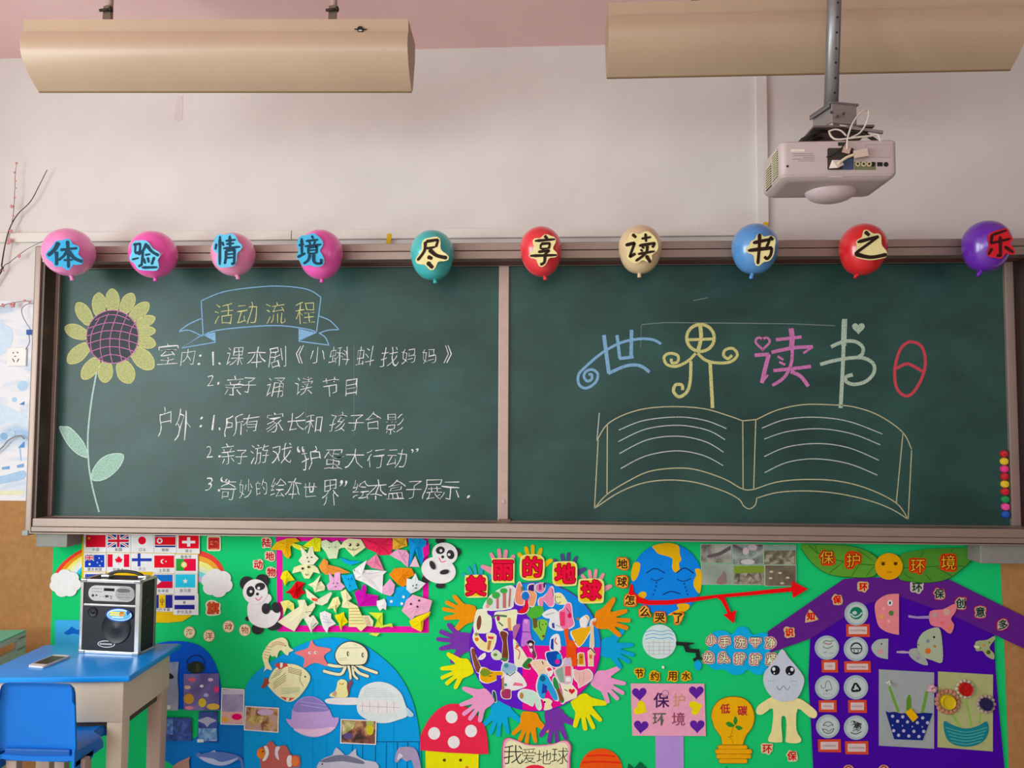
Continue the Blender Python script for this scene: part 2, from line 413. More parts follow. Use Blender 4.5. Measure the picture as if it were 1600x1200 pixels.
# ------------------------------------------------------------------ hanging fluorescent lights
M_CREAM = mat('#b39a80', .33, 0.0, var=.04, scale=5, spec=.6)
M_CREAMD = mat('#9b8568', .45, 0.0, var=.05, spec=.4)
def light_fixture(label, xa, xb, yl, ztop, zlow, hangers):
    """xa..xb along the wall, yl = front lip"""
    t = thing('hanging_light', label, 'light', ((xa + xb) / 2, yl + .09, zlow), 'hanging fluorescent lights')
    hh = ztop - zlow
    prof = [(0.0, ztop), (0.004, ztop - .046), (-.006, ztop - .048)]
    for i in range(15):
        a = i / 14
        prof.append((-.014 + .11 * max(0, (a - .18) / .82) ** 2.2 + .006 * max(0, 1 - a / .18), ztop - .054 - (hh - .054) * a))
    bm = bmesh.new()
    fr = [[bm.verts.new((x, yl + p[0], p[1])) for p in prof] for x in (xa, xb)]
    bk = [[bm.verts.new((x, yl + p[0] + .0015, p[1] + .0006)) for p in prof] for x in (xa, xb)]
    n = len(prof)
    for i in range(n - 1):
        bm.faces.new((fr[0][i], fr[1][i], fr[1][i + 1], fr[0][i + 1])); bm.faces.new((bk[0][i], bk[0][i + 1], bk[1][i + 1], bk[1][i]))
        for s in (0, 1): bm.faces.new((fr[s][i], fr[s][i + 1], bk[s][i + 1], bk[s][i]))
    for k in (0, n - 1): bm.faces.new((fr[0][k], bk[0][k], bk[1][k], fr[1][k]))
    link('reflector', bm, M_CREAM, t, smooth='auto')
    bm = bmesh.new(); yb = yl + prof[-1][0]
    box(bm, xa, xb, yb - .003, yb + .004, zlow - .002, zlow + .006, .001, 1); link('lower_lip', bm, mat('#7d6443', .5), t)
    bm = bmesh.new()
    box(bm, xa + .003, xb - .003, yl + .006, yl + .17, ztop - .004, ztop); box(bm, xa + .003, xb - .003, yl + .166, yl + .17, ztop - .06, ztop); link('housing', bm, M_CREAMD, t)
    for x in (xa, xb):
        bm = bmesh.new(); s = .003 if x == xa else -.003
        pts = [(yl + p[0] + .002, p[1]) for p in prof] + [(yl + .125, zlow + .02), (yl + .17, ztop - .06), (yl + .17, ztop)]
        tri = tessellate_polygon([[Vector((a, b, 0)) for a, b in pts]])
        va = [bm.verts.new((x, a, b)) for a, b in pts]; vb = [bm.verts.new((x + s, a, b)) for a, b in pts]
        for tr in tri: bm.faces.new([va[k] for k in tr]); bm.faces.new([vb[k] for k in tr])
        for k in range(len(pts)): bm.faces.new((va[k], vb[k], vb[(k + 1) % len(pts)], va[(k + 1) % len(pts)]))
        link('end_cap', bm, M_CREAMD, t)
    bm = bmesh.new(); tube(bm, [(xa + .04, yl + .11, ztop - .09), (xb - .04, yl + .11, ztop - .09)], .014, 12); link('tube_lamp', bm, mat('#e8e6dd', .3), t)
    for x in (xa + .05, xb - .05):
        bm = bmesh.new(); box(bm, x - .012, x + .012, yl + .098, yl + .122, ztop - .1, ztop - .004); link('lamp_holder', bm, mat('#dcd8cf', .4), t)
    for hx, kind in hangers:
        zc = ztop + .035
        bm = bmesh.new(); tube(bm, [(hx, yl + .09, ztop), (hx, yl + .09, H)], .011, 10); h = link('hanger', bm, mat('#a99084', .6), t)
        bm = bmesh.new()
        hexa(bm, [(hx - .014, yl + .07, zc), (hx + .014, yl + .07, zc), (hx + .012, yl + .07, zc + .055), (hx - .012, yl + .07, zc + .05)],
             [(hx - .014, yl + .074, zc), (hx + .014, yl + .074, zc), (hx + .012, yl + .074, zc + .055), (hx - .012, yl + .074, zc + .05)])
        link('clamp', bm, mat('#77695c', .5, .4), h)
        bm = bmesh.new(); tube(bm, [(hx - .02, yl + .062, zc + .03), (hx + .024, yl + .062, zc + .034)], .005, 8); disc(bm, (hx + .016, yl + .062, zc + .034), (1, 0, 0), .01, .006, 8)
        link('bolt', bm, mat('#3c2f2a', .5, .5), h)
    return t
yl = -.86
a, b = P(35, 70, yl), P(637, 70, yl)
ztop = P(340, 30, yl).z; zlow = P(340, 144, yl + .096).z
L1 = light_fixture('cream hanging reflector light on two short rods, clear of the projector pole', a.x + .004, b.x - .02, yl, ztop, zlow, [(P(171, 20, yl + .09).x, 0), (P(514, 20, yl + .09).x, 0)])
sh = Sheet(yl - .0005); sh.poly(ell(553, 40.5, 5), '#1b1a18', 0.0008); sh.line([(544, 40.5), (563, 40.5)], 2, '#1b1a18', .001); sh.poly(ell(553, 42.5, 3, 1.5), '#a9a79c', .0012)
o = sh.build('socket_hole', L1)
L1.rotation_euler = (0, 0, .045); L1.location.x += .012
a, b = P(951, 60, yl), P(1606, 60, yl)
ztop = P(1000, 3, yl).z; zlow = P(1200, 117, yl + .096).z
light_fixture('cream hanging reflector light crossed by the grey projector pole', a.x, b.x, yl, ztop, zlow, [(P(1085, 0, yl + .09).x, 0), (P(1475, 0, yl + .09).x, 0)])
# ------------------------------------------------------------------ chalk drawings and writing on the blackboard
def chalk(hexc, cover=.8):
    k = ('chalk', hexc, cover)
    if k in MATS: return MATS[k]
    mt = bpy.data.materials.new('chalk_' + hexc.strip('#')); mt.use_nodes = True; nt = mt.node_tree; b = nt.nodes['Principled BSDF']
    tc = nt.nodes.new('ShaderNodeTexCoord'); nz = nt.nodes.new('ShaderNodeTexNoise'); nz.inputs['Scale'].default_value = 160; nz.inputs['Detail'].default_value = 4
    rp = nt.nodes.new('ShaderNodeValToRGB'); e = rp.color_ramp.elements; e[0].position = .3; e[1].position = .56
    g = lin('#35524c'); c = lin(hexc)
    e[0].color = (*[g[i] * (1 - cover * .55) + c[i] * cover * .55 for i in range(3)], 1); e[1].color = (*[g[i] * (1 - cover) + c[i] * cover for i in range(3)], 1)
    nt.links.new(tc.outputs['Object'], nz.inputs['Vector']); nt.links.new(nz.outputs['Fac'], rp.inputs[0]); nt.links.new(rp.outputs[0], b.inputs['Base Color'])
    b.inputs['Roughness'].default_value = .95; b.inputs['Specular IOR Level'].default_value = .1
    MATS[k] = mt; return mt
CW, CY, CB, CP, CG, CR_ = chalk('#f0efea', .9), chalk('#e2dd8e', .85), chalk('#8fc0e8', .85), chalk('#e283c4', .85), chalk('#c3d8c2', .85), chalk('#e0475a', .9)
YC = YB_
def zf(ox, oy, s): return lambda *pts: [(ox + x / s, oy + y / s) for x, y in pts]
za = zf(80, 440, 3.1575)
# sunflower
SF = thing('chalk_sunflower', None, None, P(150, 800, YC)); del_ = None
SF.parent = BD; SF.location = P(150, 800, YC) - BD.location
petals = [((300, 35), (305, 150), 66), ((235, 55), (237, 165), 66), ((402, 58), (355, 150), 64), ((480, 105), (395, 185), 62), ((512, 178), (415, 215), 52), ((515, 242), (420, 248), 46), ((515, 312), (425, 285), 58),
          ((503, 428), (405, 335), 84), ((392, 500), (345, 398), 84), ((263, 498), (272, 398), 70), ((155, 480), (225, 385), 66), ((82, 400), (180, 315), 70), ((68, 225), (175, 268), 66), ((128, 105), (192, 205), 66)]
CYP = chalk('#d3d68e', .72)
for (tx, ty), (bx_, by_), w in petals:
    (ax, ay), (cx_, cy_) = za((tx, ty), (bx_, by_)); w = w / 3.1575 / 2
    dx, dy = cx_ - ax, cy_ - ay; d = hypot(dx, dy); ux, uy = dx / d, dy / d; nx, ny = -uy, ux
    pts = [(ax + ux * d * t + nx * w * k, ay + uy * d * t + ny * w * k) for t, k in ((0, 0), (.1, .55), (.3, .92), (.6, 1), (1, .55))]
    pts += [(ax + ux * d * t - nx * w * k, ay + uy * d * t - ny * w * k) for t, k in ((1, .55), (.6, 1), (.3, .92), (.1, .55))]
    pts = cr(pts, True, 3)
    s = Sheet(YC); s.poly(pts, CYP, .0002, .0002); s.line(pts, 1.3, CY, .0006, closed=True); s.build('petal', SF)
c0 = za((302, 272))[0]
s = Sheet(YC); disk = ell(c0[0], c0[1], 40.5, 41.5, 32); s.poly(disk, chalk('#4d4a50', .75), .0002, .0009); s.line(disk, 1.2, CP, .0014, closed=True)
for k in range(-2, 4):
    y = c0[1] - 6 + k * 12.5; hw = (41 ** 2 - min(40, abs(y - c0[1])) ** 2) ** .5
    s.line(cr([(c0[0] - hw, y + 5), (c0[0] - hw * .3, y - 3), (c0[0] + hw * .4, y - 2), (c0[0] + hw, y + 5)], False), 1.1, CP, .0014)
for k in range(-2, 3):
    x = c0[0] + k * 15; hh = (41 ** 2 - min(40, abs(x - c0[0])) ** 2) ** .5
    s.line(cr([(x + 9, c0[1] - hh * .98), (x - 2, c0[1] - 8), (x - 4, c0[1] + hh * .5), (x, c0[1] + hh)], False), 1.1, CP, .0014)
s.build('flower_center', SF)
s = Sheet(YC); s.line(cr(za((225, 440), (197, 600), (181, 760), (185, 900), (205, 1020), (236, 1137)), False), 2.6, chalk('#bfe0d8', .85), .0003); s.build('stem', SF)
CGL = chalk('#b4dcc8', .8)
for pts in (((40, 722), (62, 716), (95, 722), (150, 780), (175, 830), (180, 868), (130, 850), (80, 800)), ((200, 975), (205, 930), (245, 875), (300, 850), (357, 855), (340, 910), (290, 960), (240, 982))):
    s = Sheet(YC); q = cr(za(*pts), True, 3); s.poly(q, CGL, .0002, .0003); s.line(q, 1.2, chalk('#d5efe2', .9), .0007, closed=True); s.build('leaf', SF)
# ribbon banner
s = Sheet(YC); W_ = 1.7
s.line(cr([(314.4, 470), (349, 456), (397, 449), (438, 447), (480, 452), (501.5, 464.5)], False), W_, CB)
s.line([(314.4, 470), (317.5, 525)], W_, CB); s.line([(501.5, 464.5), (494.5, 519)], W_, CB)
s.line(cr([(317.5, 524), (339.7, 516), (397, 510), (441, 509), (480, 514.4), (494.5, 519)], False), W_, CB)
s.poly([(317.5, 523), (336.5, 519), (337, 534.5)], CB, .0002); s.poly([(466.5, 513.5), (494.5, 520), (466.5, 533)], CB, .0002)
s.line([(337, 534.5), (282.7, 544), (316, 523)], W_, CB)
s.line(cr([(316, 497), (295, 506.5), (278, 519)], False), W_, CB); s.line(cr([(278, 519), (295, 516), (316, 525.5)], False), W_, CB)
s.line([(466.5, 533), (512, 539)], W_, CB); s.line(cr([(498, 520), (508.5, 527.5), (514, 540)], False), W_, CB)
s.line(cr([(499, 494), (515.5, 501), (529.5, 515)], False), W_, CB); s.line(cr([(529.5, 515), (512, 516), (498, 521)], False), W_, CB)
s.build('chalk_banner', BD)
# handwriting
rnd = random.Random(7)
LINES = [
 [(CY, '活350,490,36 动386,490,36 流430,489,36 程477,489,38')],
 [(CW, '室262,553,36 内293,558,28 :312,562,34 1333,560,24 .343,568,34 课367,557,34 本402,558,36 剧433,558,36 《468,554,30 小496,554,28 蝌530,556,34 蚪571,557,34 找609,558,34 妈639,556,26 妈671,556,26 》700,553,30')],
 [(CW, '2329,595,20 .341,599,34 亲366,603,34 子389,602,28 诵430,605,32 读475,602,32 节517,605,32 目549,605,28')],
 [(CW, '户257,659,50,.62 外286,665,55,.55 :314,660,34 1333,660,26 .343,670,34 所366,665,38 有392,661,30 家430,660,34 长463,659,32 和490,663,32 孩528,660,32 子556,661,28 合583,657,30 影617,662,34')],
 [(CW, '2327,706,20 .343,713,34 亲356,709,36,.75 子377,714,26,.8 游406,709,34 戏441,709,36 “470,702,34 护486,716,36 蛋521,718,36 大554,716,34 行587,716,34 动620,716,34 ”648,704,34')],
 [(CW, '3327,756,22 .342,766,34 “350,750,30 奇357,765,34,.85 妙384,764,31,.8 的409,762,26,.85 绘434,762,32,.78 本459,763,36,.75 世484,765,26,.95 界516,769,44,.7 ”537,756,34 绘564,765,34,.85 本589,765,34 盒619,765,34 子647,765,30 展676,765,36 示704,767,34 .732,776,40')],
]
for ln in LINES:
    for c, txt in ln:
        toks = [(q[0], [float(v) for v in q[1:].split(',')]) for q in txt.split()]
        x0, y0 = toks[0][1][:2]; W = thing('chalk_writing', None, None, P(x0, y0, YC)); W.parent = BD; W.location = P(x0, y0, YC) - BD.location
        for ch, v in toks:
            s = Sheet(YC); x, y, z = v[:3]; k = v[3] if len(v) > 3 else 1
            s.glyph(ch, x, y, z * .9, c, rot=rnd.uniform(-8, 1), bold=-.018 if ch not in '.:1“”《》' else -.004, lift=.0004, sx=rnd.uniform(.88, 1.0) * k, shear=rnd.uniform(.08, .22), wob=.12)
            s.build('chalk_character', W)
# title characters drawn with the broad side of the chalk
def drawing(c, items, w0, name='chalk_title_character'):
    s = Sheet(YC)
    for k, it in enumerate(items):
        pts, w = it[0], (it[1] if len(it) > 1 else w0)
        s.line(cr(pts, False, 4) if len(pts) > 2 else pts, w, c, .0004 + k * .00015)
    return s
ze = zf(880, 480, 3.3333); zg = zf(1140, 480, 3.3333)
s = drawing(CB, [(ze((132, 352), (148, 350), (148, 375), (125, 385), (108, 362), (118, 335), (152, 325), (180, 348), (168, 392), (120, 422), (82, 402), (80, 352), (115, 312), (200, 240), (300, 185), (400, 165), (470, 170), (510, 192)), 4.2),
    (ze((212, 145), (238, 345)), 6), (ze((280, 145), (295, 268)), 5), (ze((356, 118), (354, 262)), 5.5), (ze((292, 268), (366, 258)), 5), (ze((235, 345), (330, 305), (400, 305), (450, 338)), 5)], 5)
s.build('chalk_title_character', BD)
s = drawing(CY, [(ell(*ze((715, 160))[0], 21.5, 21, 24) + [ell(*ze((715, 160))[0], 21.5, 21, 24)[0]], 5), (ze((712, 85), (718, 160), (700, 235)), 6), (ze((645, 170), (785, 165)), 4.5),
    (ze((690, 240), (650, 280), (590, 308), (540, 298), (525, 260), (555, 240), (597, 252), (595, 285), (567, 290), (562, 268)), 4.5),
    (ze((700, 240), (740, 275), (800, 290), (870, 285), (907, 250), (885, 215), (845, 222), (835, 250), (858, 268), (880, 250)), 4.5),
    (ze((665, 280), (662, 380), (645, 440), (605, 467), (575, 440), (585, 405), (618, 405), (622, 432)), 5), (ze((765, 285), (778, 525)), 5.5)], 5)
s.build('chalk_title_character', BD)
s = drawing(CP, [([(x, y) for x, y in heart(*zg((172, 186))[0], 11)] + [heart(*zg((172, 186))[0], 11)[0]], 3.6), (zg((130, 250), (205, 245)), 5.5), (zg((205, 245), (185, 320), (168, 395)), 6.5), (zg((168, 395), (200, 352)), 3),
    (zg((320, 110), (326, 160), (322, 215)), 8), (zg((240, 170), (375, 155)), 5), (zg((218, 235), (330, 212), (434, 206)), 5.5), (zg((434, 206), (384, 240)), 3.5), (zg((250, 255), (280, 275)), 3.5), (zg((258, 285), (290, 300)), 3.5),
    (zg((228, 330), (330, 320), (424, 308)), 5.5), (zg((326, 212), (322, 290), (285, 365), (222, 408)), 5), (zg((318, 335), (370, 360), (410, 412)), 6)], 5)
s.build('chalk_title_character', BD)
s = drawing(CG, [(zg((598, 65), (590, 300), (578, 525)), 6), (zg((586, 66), (612, 66)), 3), (zg((598, 70), (594, 200)), 8.5), (zg((528, 207), (590, 180), (650, 178), (692, 205), (692, 242), (672, 258)), 5.5),
    (zg((472, 298), (560, 275), (680, 262), (745, 290), (752, 340), (712, 385), (650, 402), (608, 388), (608, 362), (642, 352)), 5.5)], 5)
s.poly(heart(*zg((671, 108))[0], 10), CG, .0002, .0003)
s.build('chalk_title_character', BD)
rg = zg((950, 180), (1000, 205), (1020, 280), (1005, 360), (960, 440), (915, 462), (870, 420), (860, 330), (880, 240), (910, 195))
s = Sheet(YC); s.line(cr(rg, True, 4), 4.6, CR_, .0004, closed=True); s.line(cr(zg((870, 318), (920, 295), (960, 308), (1003, 335)), False), 4.6, CR_, .0005)
s.build('chalk_title_character', BD)
s = Sheet(YC)
CYL = chalk('#d6d1a4', .8); CWL = chalk('#d5dcd4', .8)
for f_, c, w, L in ((ze, CYL, 1.7, [((175, 695), (230, 610), (330, 555), (450, 525), (600, 518), (740, 530), (860, 565), (935, 592)), ((935, 592), (1005, 585)), ((935, 592), (937, 950)), ((1003, 588), (992, 945)), ((230, 612), (228, 975)), ((182, 690), (163, 1048)),
        ((163, 1048), (228, 975), (340, 905), (450, 855), (590, 838), (700, 848), (840, 895), (937, 948), (1000, 948)), ((163, 1048), (290, 965), (420, 915), (560, 900), (700, 915), (840, 960), (915, 1000), (940, 1035), (970, 1050), (1000, 1030), (1008, 995))]),
    (ze, CWL, 1.5, [((290, 640), (420, 590), (600, 572), (740, 590), (850, 632)), ((287, 700), (430, 635), (600, 615), (750, 640), (843, 690)), ((293, 762), (440, 690), (600, 672), (740, 700), (835, 755)), ((300, 840), (430, 775), (590, 748), (730, 772), (833, 825)), ((188, 550), (176, 690))]),
    (zg, CYL, 1.7, [((140, 585), (250, 535), (380, 508), (520, 508), (650, 520), (780, 565), (900, 650), (948, 740)), ((903, 655), (868, 1020)), ((948, 745), (930, 1105)), ((130, 948), (250, 910), (400, 897), (560, 905), (720, 945), (868, 1020), (930, 1105)), ((140, 995), (250, 965), (400, 957), (560, 970), (720, 1005), (840, 1050), (930, 1105))]),
    (zg, CWL, 1.5, [((168, 630), (290, 585), (450, 573), (620, 595), (795, 660)), ((180, 687), (300, 648), (470, 633), (640, 660), (785, 717)), ((180, 778), (300, 728), (460, 710), (620, 732), (777, 797)), ((182, 862), (300, 808), (450, 790), (620, 815), (770, 875))])):
    for l in L: s.line(cr(f_(*l), False, 6) if len(l) > 2 else f_(*l), w, c, .0004)
s.build('chalk_book', BD)
s = Sheet(YC); CF = chalk('#b9c4bf', .45)
s.line([(1001, 512), (1003, 507), (1040, 504), (1150, 505), (1240, 506), (1305, 509)], 1.2, CF); s.line([(1002, 508), (1001, 545)], 1.6, chalk('#b9c4bf', .18)); s.line([(1083, 470), (1106, 465)], 1, CF)
for x in (478, 553): s.line([(x, 540), (x, 680)], 2.2, chalk('#b9c4bf', .15))
s.build('chalk_smudge', BD)

# ------------------------------------------------------------------ magnets
for i, (c, nm) in enumerate([('#c2222e', 'topmost red round magnet of the column at the board edge'), ('#e6c62c', 'yellow round magnet second from the top of the column'), ('#e83a8c', 'pink round magnet between the upper yellow and a red one'),
        ('#c4202e', 'red round magnet between a pink and the lower yellow magnet'), ('#e6c62c', 'yellow round magnet in the middle of the column of magnets'), ('#c92030', 'red round magnet just above the green one'), ('#1c9450', 'only green round magnet of the column at the board edge'),
        ('#ee4fa0', 'pink round magnet just above the blue one'), ('#1f55b4', 'blue round magnet at the foot of the column')]):
    px = 1569 + i * .35; py = 709 + i * 11.85; p = P(px, py, YC - .007)
    bm = bmesh.new(); r = .0148
    prof = [(0, -.009), (.6, -.0088), (.85, -.0075), (1, -.004), (1, .007), (0, .007)]
    n = 18; rings = []
    for a, d in prof: rings.append([bm.verts.new((p.x + r * a * cos(2 * pi * k / n), p.y + d, p.z + r * a * sin(2 * pi * k / n))) for k in range(n)] if a else [bm.verts.new((p.x, p.y + d, p.z))])
    for q in range(len(rings) - 1):
        A, B = rings[q], rings[q + 1]
        for k in range(n):
            a = A[k % len(A)], A[(k + 1) % len(A)]; b = B[(k + 1) % len(B)], B[k % len(B)]
            vs = []
            for v in (*a, *b):
                if v not in vs: vs.append(v)
            bm.faces.new(vs)
    o = link('magnet', bm, mat(c, .3, spec=.5), smooth='auto', loc=p); tag(o, nm, 'magnet', 'round magnets on the board edge')

# ------------------------------------------------------------------ balloons and the cut-out characters taped on them
def balloon(label, c, x0, x1, y0, y1, kx, ky, coat=.6):
    px = (x0 + x1) / 2; Y = -.25
    Y = -.158 - (P(x1, 390, Y).x - P(x0, 390, Y).x) / 2; ky -= 4
    top = P(px, y0, Y); bot = P(px, y1, Y); l = P(x0, (y0 + y1) / 2, Y); r = P(x1, (y0 + y1) / 2, Y); kn = P(kx, ky, Y)
    R = (r.x - l.x) / 2 * .985; cxw = (l.x + r.x) / 2; h = top.z - bot.z; tilt = atan2(kn.x - cxw, (top.z - kn.z) * .9)
    cen = Vector((cxw, Y, top.z - R))
    t = thing('balloon', label, 'balloon', cen, 'balloons along the top of the chalkboard')
    bm = bmesh.new(); n = 32; m_ = 22; rings = []; low = h - R
    ex = 1 - .2 * min(1, max(0, (low / R - 1.02) / .25))
    def prof(u):
        if u < .5: a = pi * u; return R * sin(a), R * cos(a)
        v = (u - .5) * 2
        return R * (cos(v * pi / 2) ** ex) * (1 - .08 * v * v * (1 - ex) / .2), -low * sin(v * pi / 2)
    M = Matrix.Rotation(-tilt, 3, 'Y')
    def place(x, y, z):
        q = Vector((x, y, z)); k = max(0, -z / low); return cen + q.lerp(M @ q, min(1, k))
    topv = bm.verts.new(place(0, 0, R))
    for i in range(1, m_):
        rr, zz = prof(i / m_); rings.append([bm.verts.new(place(rr * cos(2 * pi * k / n), rr * sin(2 * pi * k / n), zz)) for k in range(n)])
    bv = bm.verts.new(place(0, 0, -low))
    for k in range(n):
        bm.faces.new((topv, rings[0][k], rings[0][(k + 1) % n])); bm.faces.new((bv, rings[-1][(k + 1) % n], rings[-1][k]))
        for i in range(len(rings) - 1): bm.faces.new((rings[i][k], rings[i + 1][k], rings[i + 1][(k + 1) % n], rings[i][(k + 1) % n]))
    link('balloon_skin', bm, mat(c, .28, var=.03, scale=6, spec=.6, coat=coat), t, smooth=True)
    bm = bmesh.new(); b = place(0, 0, -low * .98); d = (kn - b)
    tube(bm, [b, b + d * .35, b + d * .7, b + d * 1.0 + Vector((0, 0, -.006)), b + d * 1.0 + Vector((0, 0, -.014))], .006, 10, r2=.0085)
    disc(bm, b + d * .3, d, .0085, .004, 10)
    link('knot', bm, mat(c, .4, var=.2, scale=200, spec=.5), t, smooth=True)
    return cen, R
BR_CH = {   # brush strokes: origin and scale of the tracing, then width, points
 '体': (20, 360, 10, [(6, (715, 185), (650, 300), (545, 395)), (5, (680, 330), (682, 440), (680, 545)), (4, (740, 305), (870, 290), (1005, 278)), (4.6, (850, 160), (862, 330), (868, 585)), (4, (845, 320), (790, 400), (705, 468)), (5.4, (865, 320), (960, 435), (1090, 488)), (3.2, (790, 465), (935, 458))]),
 '验': (40, 330, 4, [(3.6, (672, 210), (716, 203), (712, 262)), (3.2, (686, 212), (683, 262)), (3.8, (682, 262), (732, 256), (724, 335), (704, 345)), (3, (664, 302), (706, 292)), (4, (755, 200), (733, 245), (703, 272)), (4.6, (757, 212), (788, 252), (832, 277)), (3, (745, 274), (778, 268)), (3.4, (735, 292), (747, 328)), (3.4, (762, 288), (769, 322)), (3.6, (803, 285), (786, 334)), (4, (725, 352), (822, 350))]),
 '情': (40, 330, 4, [(4.4, (1214, 155), (1213, 335)), (3.6, (1192, 202), (1186, 240)), (3.4, (1228, 192), (1237, 216)), (3.4, (1248, 186), (1312, 178)), (3.2, (1252, 206), (1302, 200)), (3.8, (1275, 152), (1277, 228)), (3.8, (1235, 233), (1340, 222)), (3.8, (1252, 245), (1250, 290), (1243, 330)), (4, (1252, 245), (1304, 240), (1302, 325), (1284, 330)), (2.8, (1254, 270), (1298, 266)), (2.8, (1254, 292), (1298, 288))]),
 '境': (430, 330, 4, [(3.6, (146, 214), (180, 206)), (4.2, (165, 168), (166, 268)), (4, (138, 288), (188, 262)), (3.4, (228, 152), (237, 172)), (3.6, (190, 187), (268, 178)), (3, (212, 192), (219, 208)), (3, (249, 188), (240, 208)), (3.8, (184, 220), (287, 208)), (3.4, (206, 226), (206, 268)), (3.6, (206, 226), (259, 220), (256, 264)), (2.6, (208, 246), (254, 241)), (2.8, (207, 266), (256, 261)), (3.8, (216, 270), (205, 305), (176, 328)), (4, (240, 266), (240, 308), (256, 326), (288, 326), (286, 298))]),
 '尽': (430, 330, 4, [(4.2, (940, 190), (1018, 178), (1004, 224)), (3.6, (938, 234), (1002, 223)), (4.4, (938, 190), (932, 248), (888, 308)), (6, (962, 238), (1008, 276), (1074, 292)), (6, (952, 284), (982, 297)), (6.4, (950, 318), (985, 355))]),
 '享': (800, 330, 4, [(5, (203, 152), (222, 174)), (4.2, (142, 186), (270, 175)), (3.4, (180, 205), (178, 236)), (3.8, (180, 204), (236, 200), (230, 234)), (3, (180, 236), (231, 231)), (3.8, (162, 255), (234, 245), (206, 268)), (4.2, (112, 279), (282, 274)), (4.4, (206, 264), (202, 318), (176, 334))]),
 '读': (800, 330, 4, [(5, (752, 143), (776, 165)), (4.4, (708, 213), (766, 199), (735, 286), (772, 264)), (3.8, (808, 172), (870, 161)), (4.2, (834, 138), (838, 192)), (4.2, (793, 216), (893, 199), (876, 228)), (3.4, (812, 220), (826, 233)), (3.4, (803, 238), (817, 251)), (4, (786, 268), (892, 250)), (4.2, (846, 214), (836, 262), (772, 312)), (5.4, (838, 276), (866, 322))]),
 '书': (1080, 340, 8, [(4.6, (770, 317), (982, 272), (940, 372)), (4.8, (708, 413), (1006, 378), (992, 468), (948, 520), (914, 486)), (5, (855, 198), (850, 380), (832, 582)), (5.4, (980, 240), (1026, 280))]),
 '之': (1200, 330, 4, [(6, (606, 127), (634, 152)), (4.6, (558, 194), (690, 158), (542, 266)), (6, (542, 266), (640, 288), (745, 270))]),
 '乐': (1480, 360, 10, [(4, (690, 75), (935, -5)), (4.2, (705, 72), (685, 200), (990, 128)), (4.6, (828, 90), (832, 400), (772, 385)), (4.6, (705, 275), (642, 380)), (5, (895, 250), (1035, 345))])}
def sharp(pp):
    out = [pp[0]]
    for a, b, c in zip(pp, pp[1:], pp[2:]):
        u = (b[0] - a[0], b[1] - a[1]); v = (c[0] - b[0], c[1] - b[1]); k = (u[0] * v[0] + u[1] * v[1]) / ((hypot(*u) or 1) * (hypot(*v) or 1))
        if k < .55: out += [(b[0] - u[0] * .1, b[1] - u[1] * .1), (b[0] + v[0] * .1, b[1] + v[1] * .1)]
        else: out.append(b)
    return out + [pp[-1]]
def letter(ch, px, py, size, paper, ink, label, cen, R, name='paper_character', mg=4.2, rim=None):
    Yp = cen.y - R - .004; ox, oy, sc, st = BR_CH[ch]
    st = [(w, [(ox + x / sc, oy + y / sc) for x, y in pp]) for w, *pp in st]; st = [(w * 1.22, sharp(pp)) for w, pp in st]; ap = [p for w, pp in st for p in cr(pp, False, 4)]
    px = (min(p[0] for p in ap) + max(p[0] for p in ap)) / 2; py = (min(p[1] for p in ap) + max(p[1] for p in ap)) / 2
    t = thing(name, label, 'paper character', P(px, py, Yp), 'paper characters on the balloons')
    s = Sheet(Yp + .002); s.poly(hull(ch, px, py, size, mg, n=34, pts=ap), paper, .0012); s.build('paper', t)
    for k, (w, pp) in enumerate(st):
        corner = len(pp) > 2 and min(hypot(pp[i][0] - pp[i + 1][0], pp[i][1] - pp[i + 1][1]) for i in range(len(pp) - 1)) > 0
        q = cr(pp, False, 5) if len(pp) > 2 else [(pp[0][0] + (pp[1][0] - pp[0][0]) * i / 5, pp[0][1] + (pp[1][1] - pp[0][1]) * i / 5) for i in range(6)]
        L = len(q); A = []; B = []
        for i, p in enumerate(q):
            a_, b_ = q[max(i - 1, 0)], q[min(i + 1, L - 1)]; d = hypot(b_[0] - a_[0], b_[1] - a_[1]) or 1; tt = i / (L - 1)
            hw = w * .5 * (.62 + .5 * (1 - tt) ** 2 * min(1, tt * 6 + .5) + .3 * tt ** 3) * (.55 if i in (0, L - 1) else 1)
            A.append((p[0] - (b_[1] - a_[1]) / d * hw, p[1] + (b_[0] - a_[0]) / d * hw)); B.append((p[0] + (b_[1] - a_[1]) / d * hw, p[1] - (b_[0] - a_[0]) / d * hw))
        s = Sheet(Yp); i_ = s.mi(ink); va = [s.bm.verts.new(P(*p, Yp - .0004 - .00012 * k)) for p in A]; vb = [s.bm.verts.new(P(*p, Yp - .0004 - .00012 * k)) for p in B]
        for i in range(L - 1): s.bm.faces.new((va[i], va[i + 1], vb[i + 1], vb[i]))
        s.build('brush_stroke', t)
INK = '#2b1409'; TL = '#0b3a50'; BL = '#3fb0d8'; CRM = '#f0e4a2'
